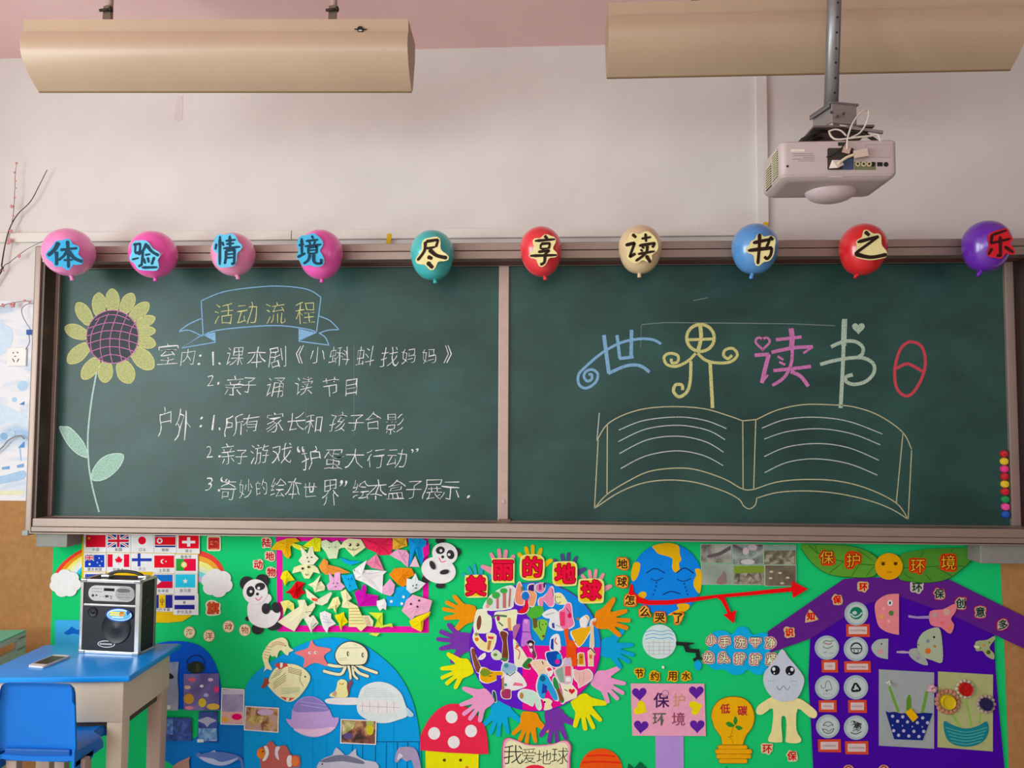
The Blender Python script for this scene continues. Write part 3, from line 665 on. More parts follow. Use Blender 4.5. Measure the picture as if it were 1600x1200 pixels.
for a, b in [(('pale pink balloon at the frame corner behind the blue character 体', '#f08cc4', 70.5, 145, 357.5, 431, 113, 437), ('体', 102, 393, 53, '#35a5d4', TL, 'blue cut-out of the character 体 on the first pink balloon')),
    (('hot pink balloon behind the blue character 验', '#fa5ab6', 204, 275, 361.5, 434, 243, 438), ('验', 226, 399, 44, '#68c4e4', TL, 'pale blue cut-out of the character 验 on a hot pink balloon')),
    (('rose pink balloon behind the blue character 情', '#f294bc', 331, 397.5, 364, 431, 372, 435), ('情', 354.5, 391, 44, '#5fc0e2', TL, 'blue cut-out of the character 情 on a rose balloon')),
    (('bright pink balloon behind the blue character 境, next to the yellow tape', '#f45db6', 467, 535, 359.5, 436, 503, 440), ('境', 484, 391, 45, '#45b4dc', TL, 'blue cut-out of the character 境 hanging over a pink balloon')),
    (('turquoise balloon behind the cream character 尽', '#3fb6b6', 641, 709.5, 360, 437.5, 680, 441), ('尽', 674, 394, 46, CRM, INK, 'cream cut-out of the character 尽 on the turquoise balloon')),
    (('red balloon just past the board divider behind the character 享', '#e6323e', 812, 878, 354.5, 432, 852, 436), ('享', 850, 391, 43, CRM, INK, 'cream cut-out of the character 享 on a red balloon')),
    (('beige balloon behind the character 读', '#dcc298', 966, 1034.5, 352, 427.5, 999, 432), ('读', 1001, 388, 46, CRM, INK, 'cream cut-out of the character 读 on the beige balloon')),
    (('blue balloon behind the character 书', '#5596d6', 1143, 1216, 350, 428, 1174, 434), ('书', 1191, 386, 44, CRM, INK, 'cream cut-out of the character 书 on the blue balloon')),
    (('red balloon behind the character 之', '#dd1d24', 1312, 1385.5, 350, 430, 1337, 433), ('之', 1350, 382, 50, CRM, INK, 'cream cut-out of the character 之 on the second red balloon')),
    (('purple balloon at the frame corner behind the red character 乐', '#6a24b4', 1505, 1578, 345.5, 424.5, 1529, 430), ('乐', 1562, 379, 42, '#d81c28', '#3c0a0a', 'red cut-out of the character 乐 on the purple balloon'))]:
    cen, R = balloon(*a); letter(*b[:7], cen, R)

# ------------------------------------------------------------------ yellow tape
for (x0, y0, x1, y1), lb in (((604, 365, 611, 383), 'short yellow tape on the trunking beside the bright pink balloon'), ((1192, 347, 1200, 358), 'short yellow tape at the top of the blue balloon')):
    s = Sheet(-.0225); s.poly([(x0 + 1, y0), (x1 + 1, y0), (x1 - 1, y1), (x0 - 1, y1)], '#e0b51e', .0008); o = s.build('tape', loc=P(x0, y1, -.0225)); tag(o, lb, 'tape')
s = Sheet(0); s.poly([(277, 150), (286, 150), (285, 186), (278, 190), (271, 186)], mat('#d9cdcb', .25, spec=.6), .001); o = s.build('tape', loc=P(278, 190, 0)); tag(o, 'clear tape residue on the wall below the light with the round hole', 'tape')

# ------------------------------------------------------------------ projector on its ceiling pole
YP = -1.09
MG = mat('#b9a9a6', .45, .0, var=.03, spec=.5); MGD = mat('#8d8582', .4, .35, var=.05, spec=.5); MBK = mat('#26231f', .5); MW = mat('#cfc5b8', .4)
def pj(x, y, dy=0.0): return P(1150 + x / 5.3333, 100 + y / 5.3333, YP + dy)
PR = thing('projector', 'pale grey projector hanging upside down from the ceiling pole, cables plugged in', 'projector', pj(860, 900, .09))
a, b = pj(372, 645), pj(1345, 645); zT_ = a.z; zB_ = pj(800, 918).z; D = .20
def foot(x0, x1, y0, y1, z, r, n=5):
    out = []
    for cx_, cy_, an in ((x1 - r, y0 + r, -90), (x1 - r, y1 - r, 0), (x0 + r, y1 - r, 90), (x0 + r, y0 + r, 180)):
        for i in range(n + 1): t = radians(an + 90 * i / n); out.append((cx_ + r * cos(t), cy_ + r * sin(t), z))
    return out
bm = bmesh.new(); lv = []
for z, ins, r in ((zT_, .004, .016), (zT_ - .004, 0, .018), (zB_ + .004, 0, .018), (zB_, .002, .018), (zB_ - .0015, .004, .018), (zB_ - .004, .004, .018), (zB_ - .012, .014, .02), (zB_ - .013, .03, .02)):
    lv.append([bm.verts.new(p) for p in foot(a.x + ins, b.x - ins, YP + ins, YP + D - ins, z, r)])
n = len(lv[0])
for i in range(len(lv) - 1):
    for k in range(n): bm.faces.new((lv[i][k], lv[i][(k + 1) % n], lv[i + 1][(k + 1) % n], lv[i + 1][k]))
bm.faces.new(lv[0]); bm.faces.new(lv[-1][::-1])
link('body', bm, MG, PR, smooth='auto')
# lens bulge below the front
bm = bmesh.new(); c = Vector(((a.x + b.x) / 2 + .02, YP + D - .07, zB_ - .008)); n = 28; rings = []
for i in range(8):
    t = i / 7 * pi / 2; rings.append([bm.verts.new(c + Vector((.075 * cos(t) ** .8 * cos(2 * pi * k / n), .066 * cos(t) ** .8 * sin(2 * pi * k / n), -.036 * sin(t)))) for k in range(n)] if i < 7 else [bm.verts.new(c + Vector((0, 0, -.036)))])
for i in range(6):
    for k in range(n): bm.faces.new((rings[i][k], rings[i][(k + 1) % n], rings[i + 1][(k + 1) % n], rings[i + 1][k]))
for k in range(n): bm.faces.new((rings[6][k], rings[6][(k + 1) % n], rings[7][0]))
link('lens_cover', bm, mat('#c2b0b2', .35, spec=.6), PR, smooth=True)
# louvres on the left side
for y0, y1, z0, z1, nn in ((.03, .085, zB_ + .006, zT_ - .012, 12), (.10, .155, zB_ + .0, zT_ - .03, 9)):
    bm = bmesh.new(); box(bm, a.x - .0008, a.x + .001, YP + y0, YP + y1, z0, z1); v = link('vent', bm, MBK, PR)
    for i in range(nn):
        z = z0 + (z1 - z0) * (i + .5) / nn; bm = bmesh.new(); box(bm, a.x - .0028, a.x + .001, YP + y0, YP + y1, z - .0016, z + .0012); link('slat', bm, mat('#d6cfae', .5), v)
zj = lambda *pts: [(1150 + x / 5.3333, 100 + y / 5.3333) for x, y in pts]
s = Sheet(YP); s.poly(rrect(*zj((762, 700))[0], *zj((980, 882))[0], 2), '#3c3532', .0006); s.poly(rect(*zj((885, 790))[0], *zj((975, 880))[0]), '#44506e', .0006, .0006); s.poly(rect(*zj((985, 815))[0], *zj((1165, 882))[0]), '#6b7250', .0006, .0002)
for x in (1015, 1065, 1110): s.poly(ell(*zj((x, 832))[0], 4, n=12), '#c9b98e', .002); s.poly(ell(*zj((x, 832))[0], 2, n=10), '#33302a', .0004, .002)
for x in (1141, 1251): s.poly(ell(*zj((x, 836))[0], 3.8, n=14), '#1a1918', .001)
s.poly(rect(*zj((1178, 818))[0], *zj((1222, 852))[0]), '#1a1918', .001); s.build('port_panel', PR)
s = Sheet(YP); s.line([*zj((1080, 672), (1290, 672), (1290, 778), (1080, 778), (1080, 672))], .8, '#9a8a84'); s.poly(rect(*zj((458, 710))[0], *zj((572, 731))[0]), '#dcd3c2', .0004)
for k, (x0, x1) in enumerate(((468, 640), (480, 655), (560, 655), (468, 655), (520, 655))): s.line(zj((x0, 748 + k * 15), (x1, 748 + k * 15)), .9, '#857a76')
s.poly(ell(*zj((430, 852))[0], 2, n=12), '#262220', .0004); s.glyph('E', *zj((478, 857))[0], 2.6, '#d8cfc6'); s.glyph('P', *zj((497, 857))[0], 2.6, '#d8cfc6'); s.glyph('S', *zj((516, 857))[0], 2.6, '#d8cfc6'); s.glyph('O', *zj((536, 857))[0], 2.6, '#d8cfc6'); s.glyph('N', *zj((556, 857))[0], 2.6, '#d8cfc6')
s.line(zj((780, 940), (890, 940)), 1.2, '#cfc2be'); s.poly(rrect(*zj((850, 652))[0], *zj((905, 682))[0], 1), '#2a2725', .0005)
s.build('label_print', PR)
bm = bmesh.new(); p0, p1 = pj(775, 860, -.02), pj(905, 815, -.02); hexa(bm, [pj(775, 870, -.016), pj(850, 865, -.03), pj(900, 840, -.02), pj(880, 800, -.016), pj(800, 800, -.016)], [pj(775, 870), pj(850, 865), pj(900, 840), pj(880, 800), pj(800, 800)]); link('plug', bm, MW, PR)
bm = bmesh.new(); hexa(bm, [pj(975, 725, -.025), pj(1095, 700, -.025), pj(1105, 765, -.025), pj(985, 785, -.025)], [pj(975, 725), pj(1095, 700), pj(1105, 765), pj(985, 785)]); link('plug', bm, mat('#c7b3a4', .5), PR)
bm = bmesh.new(); hexa(bm, [pj(900, 690, -.02), pj(960, 700, -.02), pj(945, 750, -.02), pj(880, 735, -.02)], [pj(900, 690), pj(960, 700), pj(945, 750), pj(880, 735)]); link('plug', bm, mat('#b89c8c', .5), PR)
def cable(pts, r, mt, dy=-.012, par=PR):
    bm = bmesh.new(); q = cr(pts, False, 6); dys = dy if isinstance(dy, (list, tuple)) else [dy] * len(pts)
    out = []
    for i, p in enumerate(q):
        f = i / (len(q) - 1) * (len(dys) - 1); j = min(int(f), len(dys) - 2); dd = dys[j] + (dys[j + 1] - dys[j]) * (f - j); out.append(pj(p[0], p[1], dd))
    tube(bm, out, r, 8); return link('cable', bm, mt, par)
cable([(925, 710), (932, 610), (975, 490), (1040, 405), (1095, 385), (1105, 425), (1080, 505), (1030, 575), (960, 612)], .0026, MW, [-.02, -.015, 0, .02, .03, .03, .03, .03, .03])
cable([(775, 560), (795, 605), (850, 630), (1000, 612), (1120, 600), (1180, 590), (1205, 650)], .003, MW, [.05, .03, .02, .01, .01, .01, .0])
cable([(775, 560), (830, 545), (880, 560), (920, 600)], .0026, MW, .04)
cable([(755, 775), (800, 760), (870, 710), (915, 650)], .002, MBK, -.01)
cable([(850, 830), (920, 780), (985, 755)], .004, mat('#d3c3a4', .5), -.022)
# ceiling mount
PM = thing('projector_mount', 'grey ceiling pole with drilled holes carrying the projector', 'mount', (pj(800, 640).x, YP + .1, zT_ + .05))
yp = YP + .09
pb, pt_ = P(1298.5, 168, yp), P(1303.5, 0, yp); dirn = (pt_ - pb).normalized(); ptt = pb + dirn * ((H - pb.z) / dirn.z)
bm = bmesh.new(); tube(bm, [pb, ptt], .0205, 20); PO = link('pole', bm, mat('#827f80', .35, .5, spec=.5), PM)
for py in (145, 122, 98, 76, 51, 27, 4):
    q = P(1303.5 + (168 - py) * .035, py, yp - .0206); bm = bmesh.new(); disc(bm, q, (0, -1, 0), .0035, .001, 10); link('drill_hole', bm, MBK, PO)
zq0, zq1 = pj(850, 500, .05).z, pj(850, 345, .05).z
cxm = pj(850, 400, .05).x
bm = bmesh.new(); R_ = (Vector((cxm, yp, 0)), radians(14), 'Z')
box(bm, cxm - .04, cxm + .04, yp - .055, yp - .049, zq0 - .004, zq1, .002, 2, 0, R_); HD = link('bracket_head', bm, MGD, PM)
for x in (-.036, .032):
    bm = bmesh.new(); box(bm, cxm + x, cxm + x + .004, yp - .052, yp + .05, zq0 - .0, zq1, .001, 1, 0, R_); link('side_flange', bm, MGD, PM)
bm = bmesh.new(); box(bm, cxm - .046, cxm + .046, yp - .058, yp + .05, zq1 - .004, zq1 + .002, .001, 1, 0, R_); box(bm, cxm - .046, cxm - .042, yp - .05, yp + .05, zq1 - .012, zq1, 0, 1, 0, R_); link('top_flange', bm, mat('#767273', .4, .4), PM)
for x, y in ((795, 405), (845, 438), (895, 415)):
    bm = bmesh.new(); q = pj(x, y, .09 - .064); disc(bm, q, (0, -1, 0), .0042, .004, 8); link('screw', bm, mat('#5b4c4c', .4, .6), HD)
zp = pj(850, 520, .05).z
bm = bmesh.new(); box(bm, cxm - .075, cxm + .1, yp - .05, yp + .07, zp - .006, zp, .001); link('plate', bm, mat('#6b5f5c', .5, .3), PM)
bm = bmesh.new(); tube(bm, [(cxm + .0, yp - .05, zp), (cxm + .13, yp - .03, zp - .018)], .004, 6); box(bm, cxm + .03, cxm + .125, yp - .052, yp - .046, zp - .012, zp - .004, 0, 1, 0, (Vector((cxm + .03, yp, zp)), radians(9), 'Y')); link('arm', bm, MGD, PM)
for (x0, x1, dy0, dy1) in ((-.02, -.115, -.02, -.06), (-.02, -.09, .03, .06), (.03, .10, .03, .06), (.03, .11, -.02, -.05), (-.05, -.12, 0, .03)):
    bm = bmesh.new(); tube(bm, [(cxm + x0, yp + dy0, zp - .006), (cxm + (x0 + x1) / 2, yp + (dy0 + dy1) / 2, zp - .016), (cxm + x1, yp + dy1, zT_ + .006), (cxm + x1, yp + dy1, zT_ - .001)], .0055, 8)
    link('arm', bm, MBK, PM)
# ------------------------------------------------------------------ wall painting, socket, twigs, wires on the left
xm = P(45, 600, -.003).x
def wash():
    mt = bpy.data.materials.new('watercolour_wash'); mt.use_nodes = True; nt = mt.node_tree; b = nt.nodes['Principled BSDF']
    tc = nt.nodes.new('ShaderNodeTexCoord'); mp = nt.nodes.new('ShaderNodeMapping'); mp.inputs['Scale'].default_value = (1, 1, 2.2)
    nz = nt.nodes.new('ShaderNodeTexNoise'); nz.inputs['Scale'].default_value = 4.2; nz.inputs['Detail'].default_value = 5; nz.inputs['Distortion'].default_value = .8
    rp = nt.nodes.new('ShaderNodeValToRGB'); e = rp.color_ramp.elements; e[0].position = .47; e[1].position = .7
    e[0].color = (*lin('#e9e9ec'), 1); e[1].color = (*lin('#9fc4e4'), 1)
    nt.links.new(tc.outputs['Object'], mp.inputs[0]); nt.links.new(mp.outputs[0], nz.inputs['Vector']); nt.links.new(nz.outputs['Fac'], rp.inputs[0]); nt.links.new(rp.outputs[0], b.inputs['Base Color']); b.inputs['Roughness'].default_value = .8
    return mt
z1 = P(20, 470, -.003).z
MU = thing('wall_painting', 'pale blue watercolour painting on the wall left of the chalkboard, around the socket', 'painting', (xm - .3, 0, cz))
bm = bmesh.new(); box(bm, XL + .05, xm + .05, -.003, 0, cz + .001, z1); link('painted_ground', bm, wash(), MU)
for kk, (pts, c) in enumerate((([(-30, 640), (0, 632), (25, 642), (42, 650), (42, 668), (20, 660), (-30, 668)], '#cfe2ee'), ([(-30, 560), (10, 550), (20, 520), (4, 505), (-30, 500)], '#cfe2f2'), (ell(6, 681.5, 5.5), '#86b6dc'), (ell(19.5, 677, 4.5), '#bcd6ea'), (ell(22.5, 624.5, 4), '#a9cbe6'), (ell(35, 603, 8), '#b3d2ec'),
        ([(30, 632), (38, 627), (38, 633)], '#4f86c4'), ([(28, 700), (36, 691), (38, 690), (38, 699)], '#5a93d0'), ([(30, 700), (32, 700), (34, 720), (32, 720)], '#9cc2e4'), ([(3, 730), (15, 728), (15, 733), (3, 734)], '#7ba9d8'), ([(26, 727), (37, 724), (37, 730), (27, 731)], '#7ba9d8'), ([(-30, 750), (10, 742), (37, 735), (37, 748), (0, 756), (-30, 762)], '#a9cbe8'), ([(-30, 768), (37, 766), (37, 774), (-30, 774)], '#e6e2c0'))):
    s = Sheet(-.003); s.poly(cr(pts, True, 3) if len(pts) > 4 and len(pts) < 20 else pts, c, .0004, .0003 * (1 + kk % 4)); s.build('painted_shape', MU)

t = thing('wall_socket', 'white square wall socket with five pin slots beside the chalkboard frame', 'socket', P(26, 572, -.02))
a, b = P(11, 543, -.012), P(40, 572, -.012)
bm = bmesh.new(); box(bm, a.x, b.x, -.012, -.003, b.z, a.z, .003); link('plate', bm, mat('#ece9e4', .35, spec=.5), t)
s = Sheet(-.012)
for pts in (rect(20, 550, 21.5, 552.5), rect(26.5, 549.5, 28, 552), [(19, 561), (20, 560), (23, 565), (22, 566)], [(29, 560), (30, 561), (27, 566), (26, 565)], rect(22.5, 556, 25, 557.5)): s.poly(pts, '#3a3a3a', .0004)
s.build('slots', t)
def cable_thing(pts, r, c, Y, label, cat='wire'):
    q = [P(x, y, Y) for x, y in cr(pts, False, 6)]
    bm = bmesh.new(); tube(bm, q, r, 6); o = link('wire', bm, mat(c, .5), loc=q[0]); tag(o, label, cat); return o
cable_thing([(52, 474), (41, 476), (34, 483), (36, 495), (42, 506), (47, 514), (45, 521), (46, 535), (40, 546)], .0016, '#6f6c74', -.03, 'thin looping wire coming from behind the frame down to the white socket')
cable_thing([(-40, 730), (0, 702), (12, 689), (24, 682), (32, 681), (38, 686)], .003, '#8e8c8c', -.02, 'thicker grey cord arching across the blue wall painting')
s = Sheet(-.03); s.poly(rrect(41, 515, 50, 523, 1), '#3c5fa4', .008); o = s.build('cable_clip', loc=P(45, 523, -.03)); tag(o, 'small blue clip on the wire above the socket', 'clip')
# flowering twigs
TW = thing('plum_branch', 'bare flowering twigs with pink buds reaching up beside the chalkboard', 'branch', P(-40, 500, -.03))
zt_ = lambda *p: [(x / 4, 230 + y / 4) for x, y in p]
MT = mat('#4a3a36', .8, var=.2); MTP = mat('#7d5c5c', .8, var=.2)
def twig(pts, r, r2, m_, Y, par=TW):
    q = [P(x, y, Y) for i, (x, y) in enumerate(cr(pts, False, 5))]; bm = bmesh.new(); tube(bm, q, r, 6, r2=r2); return link('twig', bm, m_, par)
t1 = twig([(-160, 640), (-60, 520)] + zt_((0, 790), (10, 740), (30, 620), (60, 510), (110, 420), (190, 340), (245, 240), (295, 140)), .004, .0014, MT, -.03)
t2 = twig(zt_((62, 505), (75, 470), (85, 400), (92, 280), (95, 180), (104, 100)), .0016, .0009, MTP, -.036)
t3 = twig([(-60, 500)] + zt_((0, 770), (60, 720), (150, 650), (220, 610), (295, 575)), .002, .0009, MT, -.034)
t4 = twig([(-60, 500)] + zt_((0, 995), (70, 975), (150, 962), (200, 962)), .002, .001, MTP, -.028)
rb = random.Random(3)
for tw, lst in ((t2, [(104, 100, 2), (93, 158, 2), (96, 212, 1.8), (98, 255, 1.6), (92, 315, 2), (75, 370, 3), (84, 430, 2)]), (t1, [(70, 525, 3), (62, 585, 4), (52, 600, 2.5)]), (t3, [(120, 680, 3), (22, 770, 2)]), (t4, [(80, 985, 4.5), (155, 960, 2.5), (185, 968, 2), (20, 988, 3)])):
    for x, y, r in lst:
        c = P(x / 4, 230 + y / 4, -.036); bm = bmesh.new(); rr = r / 390
        for k in range(5):
            a = k * 2 * pi / 5 + rb.random(); q = c + Vector((cos(a) * rr * .6, -.001, sin(a) * rr * .6))
            bmesh.ops.create_icosphere(bm, subdivisions=1, radius=rr * .62, matrix=Matrix.Translation(q))
        link('blossom', bm, mat('#d89a98', .7, var=.1), tw, smooth=True)

# ------------------------------------------------------------------ blue desk, chair, speaker, phone, teal desk
ZD = .58
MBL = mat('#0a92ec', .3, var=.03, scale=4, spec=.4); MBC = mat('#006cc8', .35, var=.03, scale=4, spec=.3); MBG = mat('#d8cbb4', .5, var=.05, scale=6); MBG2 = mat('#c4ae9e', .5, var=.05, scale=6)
BLc, BR, FR = PZ(82, 1007, ZD), PZ(284, 1005, ZD), PZ(203, 1057, ZD)
ax = (BR - BLc); ax.z = 0; W_d = ax.length; ax.normalize(); ay = (BR - FR); ay.z = 0; Dp = ay.length; ay.normalize()
W_d += .03
O_ = BR - ax * W_d - ay * Dp            # front left corner on the top plane
def LD(u, v, z): return O_ + ax * u + ay * v + Vector((0, 0, z - ZD))
def lbox(bm, u0, u1, v0, v1, z0, z1, L=LD, bev=0, seg=2, mi=0, tp=0):
    """box in a piece's own axes, tp = taper towards the bottom"""
    r = bmesh.ops.create_cube(bm, size=1.0); vs = r['verts']
    for v in vs:
        k = tp if v.co.z < 0 else 0
        u = u1 - k if v.co.x > 0 else u0 + k; w = v1 - k if v.co.y > 0 else v0 + k
        v.co = Vector((u, w, z1 if v.co.z > 0 else z0))
    if bev:
        es = {e for v in vs for e in v.link_edges}; r2 = bmesh.ops.bevel(bm, geom=list(es), offset=bev, segments=seg, affect='EDGES', profile=.6)
        vs = list({v for f in r2['faces'] for v in f.verts} | {v for v in vs if v.is_valid})
    for v in vs:
        v.co = L(*v.co)
        for f in v.link_faces: f.material_index = mi
DK = thing('school_desk', 'blue-topped beige plastic school desk with the black speaker on it', 'desk', LD(W_d / 2, Dp / 2, 0))
bm = bmesh.new(); lbox(bm, 0, W_d, 0, Dp, ZD - .02, ZD, bev=.009, seg=3); link('desk_top', bm, MBL, DK, smooth='auto')
ui, za_, = .03, P(190, 1128, LD(W_d, .02, 0).y).z
bm = bmesh.new(); lbox(bm, ui, W_d - ui, .02, Dp - .03, za_, ZD - .019, bev=.006); link('drawer_box', bm, MBG, DK, smooth='auto')
bm = bmesh.new(); lbox(bm, ui + .02, W_d - ui - .02, .04, Dp - .05, za_ - .03, za_ + .01); link('underside', bm, mat('#4c443e', .7), DK)
for u in (ui + .002, W_d - ui - .056):
    for v in (.024, Dp - .09):
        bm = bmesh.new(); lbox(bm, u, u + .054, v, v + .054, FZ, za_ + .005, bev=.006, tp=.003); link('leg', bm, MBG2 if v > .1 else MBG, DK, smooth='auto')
for u in (ui + .004, W_d - ui - .054):
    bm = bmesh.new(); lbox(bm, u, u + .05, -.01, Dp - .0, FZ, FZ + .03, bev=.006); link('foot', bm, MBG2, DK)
# chair
CH = thing('school_chair', 'small blue plastic chair with its back to us, pushed up to the desk', 'chair', LD(.02, -.35, 0) * 1.0)
YC_ = LD(W_d * .4, 0, 0).y - .2
q0, q1 = P(0, 1068, YC_), P(117, 1180, YC_); zt2, zb2 = P(60, 1067, YC_).z, P(60, 1177, YC_).z
CH.location = Vector(((q0.x + q1.x) / 2, YC_ + .15, 0))
def shell(name, fn, nu, nv, th, mtl, par):
    bm = bmesh.new(); A = [[bm.verts.new(fn(i / nu, j / nv, 0)) for j in range(nv + 1)] for i in range(nu + 1)]; B = [[bm.verts.new(fn(i / nu, j / nv, th)) for j in range(nv + 1)] for i in range(nu + 1)]
    for i in range(nu):
        for j in range(nv): bm.faces.new((A[i][j], A[i + 1][j], A[i + 1][j + 1], A[i][j + 1])); bm.faces.new((B[i][j], B[i][j + 1], B[i + 1][j + 1], B[i + 1][j]))
    for i in range(nu):
        for j in (0, nv): bm.faces.new((A[i][j], A[i + 1][j], B[i + 1][j], B[i][j]))
    for j in range(nv):
        for i in (0, nu): bm.faces.new((A[i][j], A[i][j + 1], B[i][j + 1], B[i][j]))
    bmesh.ops.recalc_face_normals(bm, faces=bm.faces)
    return link(name, bm, mtl, par, smooth='auto')
cw = q1.x - q0.x
def back(u, v, t):
    # superellipse-like rounded outline, edges turned towards the viewer
    x = (u - .5) * 2; z = (v - .5) * 2
    k = 1 - .10 * max(0, abs(x) - .8) / .2 * max(0, z) ** 6
    sq = lambda s_, o: s_ * (1 - .5 * (max(0, abs(s_) - .9) / .1) * (max(0, abs(o) - .9) / .1) * .12)
    X = (q0.x + q1.x) / 2 + sq(x, z if z > 0 else 0) * cw / 2 * (1 + .02 * (1 - v)); Z = (zb2 + zt2) / 2 + sq(z, x) * (zt2 - zb2) / 2
    g = max(0, (abs(x) - .78) / .22); top = 1 - .24 * (1 - (1 - min(1, g) ** 2.2) ** .5); Z = zb2 + (zt2 - zb2) * v * top
    e = max(abs(x), abs(z) if z > 0 else 0); lip = -.012 * max(0, (e - .86) / .14) ** 1.5
    return Vector((X, YC_ + .012 * (1 - v) + lip + t + .012 * (1 - x * x) * .6, Z))
shell('backrest', back, 40, 30, .008, MBC, CH)
zs = P(123, 1193, YC_ + .0).z
def seat(u, v, t):
    x = (u - .5) * 2; y = v
    drop = .02 * max(0, (abs(x) - .85) / .15) ** 2 + .02 * max(0, (y - .9) / .1) ** 2 - .006
    return Vector(((q0.x + q1.x) / 2 + x * cw / 2 * 1.03 - (.055 * min(1, max(0, (v - .58) / .14)) if x > 0 else 0) * x, YC_ + .0 + y * .27, zs + .012 - drop - t * 1.5 + .006 * x * x))
shell('seat', seat, 30, 20, .01, MBC, CH)
for sx_ in (-1, 1):
    def wing(u, v, t, sx_=sx_):
        X = (q0.x + q1.x) / 2 + sx_ * (cw / 2 * 1.03 - .0 - t)
        zt3 = zb2 + .02 + (zs + .01 - zb2 - .02) * (u ** .5); zl = zs - .03 + .012 * u
        return Vector((X, YC_ - .008 + u * .1, zl + (zt3 - zl) * v))
    shell('side_wing', wing, 10, 6, .008, MBC, CH)
bm = bmesh.new(); box(bm, q0.x + .02, q1.x - .02, YC_ + .004, YC_ + .022, zs - .0, zb2 + .01, .004); link('lower_rail', bm, mat('#0d57a4', .4), CH)
MCL = mat('#a8968a', .45, var=.04)
for x, y in ((q0.x + .035, YC_ + .03), (q1.x - .0, YC_ + .04), (q0.x + .07, YC_ + .22), (q1.x - .085, YC_ + .19)):
    bm = bmesh.new(); box(bm, x - .018, x + .018, y - .015, y + .015, FZ, zs + .002, .005); link('leg', bm, MCL, CH, smooth='auto')
# portable speaker
b0, b1 = PZ(123, 1020, ZD), PZ(216, 1024.5, ZD)
su = (b1 - b0); su.z = 0; SW = su.length; su.normalize(); sv = Vector((-su.y, su.x, 0)); SH_ = P(170, 906, (b0.y + b1.y) / 2).z - ZD; SD = .108
def LS(u, v, w): return b0 + su * (u * SW) + sv * w + Vector((0, 0, v * SH_ - (0)))      # u, v in fractions of the front
SP = thing('portable_speaker', 'black portable speaker box with silver edges and a silver control panel', 'speaker', b0 + su * SW / 2 + sv * SD / 2)
def sbox(name, u0, u1, v0, v1, w0, w1, mtl, bev=.002, par=SP):
    bm = bmesh.new(); lbox(bm, u0, u1, v0, v1, w0, w1, L=lambda a, b, c: LS(a / SW, c / SH_, b), bev=bev)
    return bm
def SB(name, u0, u1, v0, v1, w0, w1, mtl, bev=.002, par=SP):
    bm = bmesh.new(); lbox(bm, u0 * SW, u1 * SW, w0, w1, v0 * SH_, v1 * SH_, L=lambda a, b, c: LS(a / SW, c / SH_, b), bev=bev); return link(name, bm, mtl, par)
MK = mat('#17181b', .55, var=.2, scale=120, spec=.4, bump=.3); MS = mat('#cfcfcc', .28, .6, spec=.6); MSD = mat('#8c8c8c', .3, .8)
SB('cabinet', .01, .99, .012, .99, .003, SD - .003, MK)
e = .042
for u0, u1, v0, v1 in ((0, e * 1.1, .02, .98), (1 - e * 1.8, 1, .02, .98), (.02, .98, .958, 1), (.02, .98, 0, .04)): SB('edge_trim', u0, u1, v0, v1, -.001, .014, MS)
SB('middle_bar', .06, .93, .643, .667, -.001, .006, MS, .001)
for u0, u1 in ((0, .06), (.94, 1)):
    for v0, v1 in ((0, .03), (.97, 1)): SB('edge_trim', u0, u1, v0, v1, .014, SD, MS)
    for v0, v1 in ((.02, .98),): SB('edge_trim', u0, u1, v0, v1, SD - .014, SD, MSD)
    for v0, v1 in ((-.004, .045), (.955, 1.004)):
        SB('corner_cap', u0 - .004 if u0 == 0 else .9, .1 if u0 == 0 else 1.006, v0, v1, -.003, .02, mat('#9fa3a6', .3, .8), .003)
def front(pts, w0, mtl, name=None, t=.001, par=SP, bm=None):
    own = bm is None; bm = bm or bmesh.new(); Q = [(((x - 20) / 770) * 1.0, (1140 - y) / 950) for x, y in pts]
    tri = tessellate_polygon([[Vector((a * SW, b * SH_, 0)) for a, b in Q]]); va = [bm.verts.new(LS(a, b, w0 - t)) for a, b in Q]; vb = [bm.verts.new(LS(a, b, w0)) for a, b in Q]
    for tr in tri: bm.faces.new([va[k] for k in tr])
    for k in range(len(Q)): bm.faces.new((va[k], vb[k], vb[(k + 1) % len(Q)], va[(k + 1) % len(Q)]))
    if own: return link(name, bm, mtl, par)
cp = front(rrect(118, 268, 718, 466, 95, 6), .003, mat('#bfc0bd', .35, .4), 'control_panel', .002)
front(ell(592, 362, 122, 92, 28), .001, mat('#a8aaaa', .3, .6), 'knob_plate', .001, cp)
front(rect(320, 298, 455, 335), .001, mat('#15191b', .2), 'display', .001, cp)
front(cr([(490, 320), (520, 300), (600, 296), (650, 310), (655, 335), (600, 345), (520, 345)], True, 3), -.0001, mat('#6d6f70', .3, .6), 'tray', .001, cp)
for k, (x, y, w, h) in enumerate([(170 + 28 * i, 310, 16, 8) for i in range(5)] + [(170 + 28 * i, 345, 16, 8) for i in range(5)] + [(178, 398, 26, 30), (225, 392, 22, 16), (275, 410, 12, 8), (318, 408, 12, 8), (360, 403, 40, 28), (415, 400, 30, 10), (415, 425, 16, 12)] + [(520 + 32 * i, 372, 14, 8) for i in range(4)] + [(520 + 32 * i, 408, 16, 8) for i in range(5)]):
    if h > 8: front(rect(x - w / 2, y - h / 2, x + w / 2, y + h / 2), .001, mat('#2a2c2e', .4), 'socket', .001, cp)
    else: front(rect(x - w / 2, y - h / 2, x + w / 2, y + h / 2), 0 if x > 500 else .001, mat('#7c7e80', .3, .5), 'button', .001, cp)
gr = SB('grille', .05, .92, .045, .64, -.0005, .004, mat('#202227', .5, var=.35, scale=260, spec=.35, bump=.5), .001)
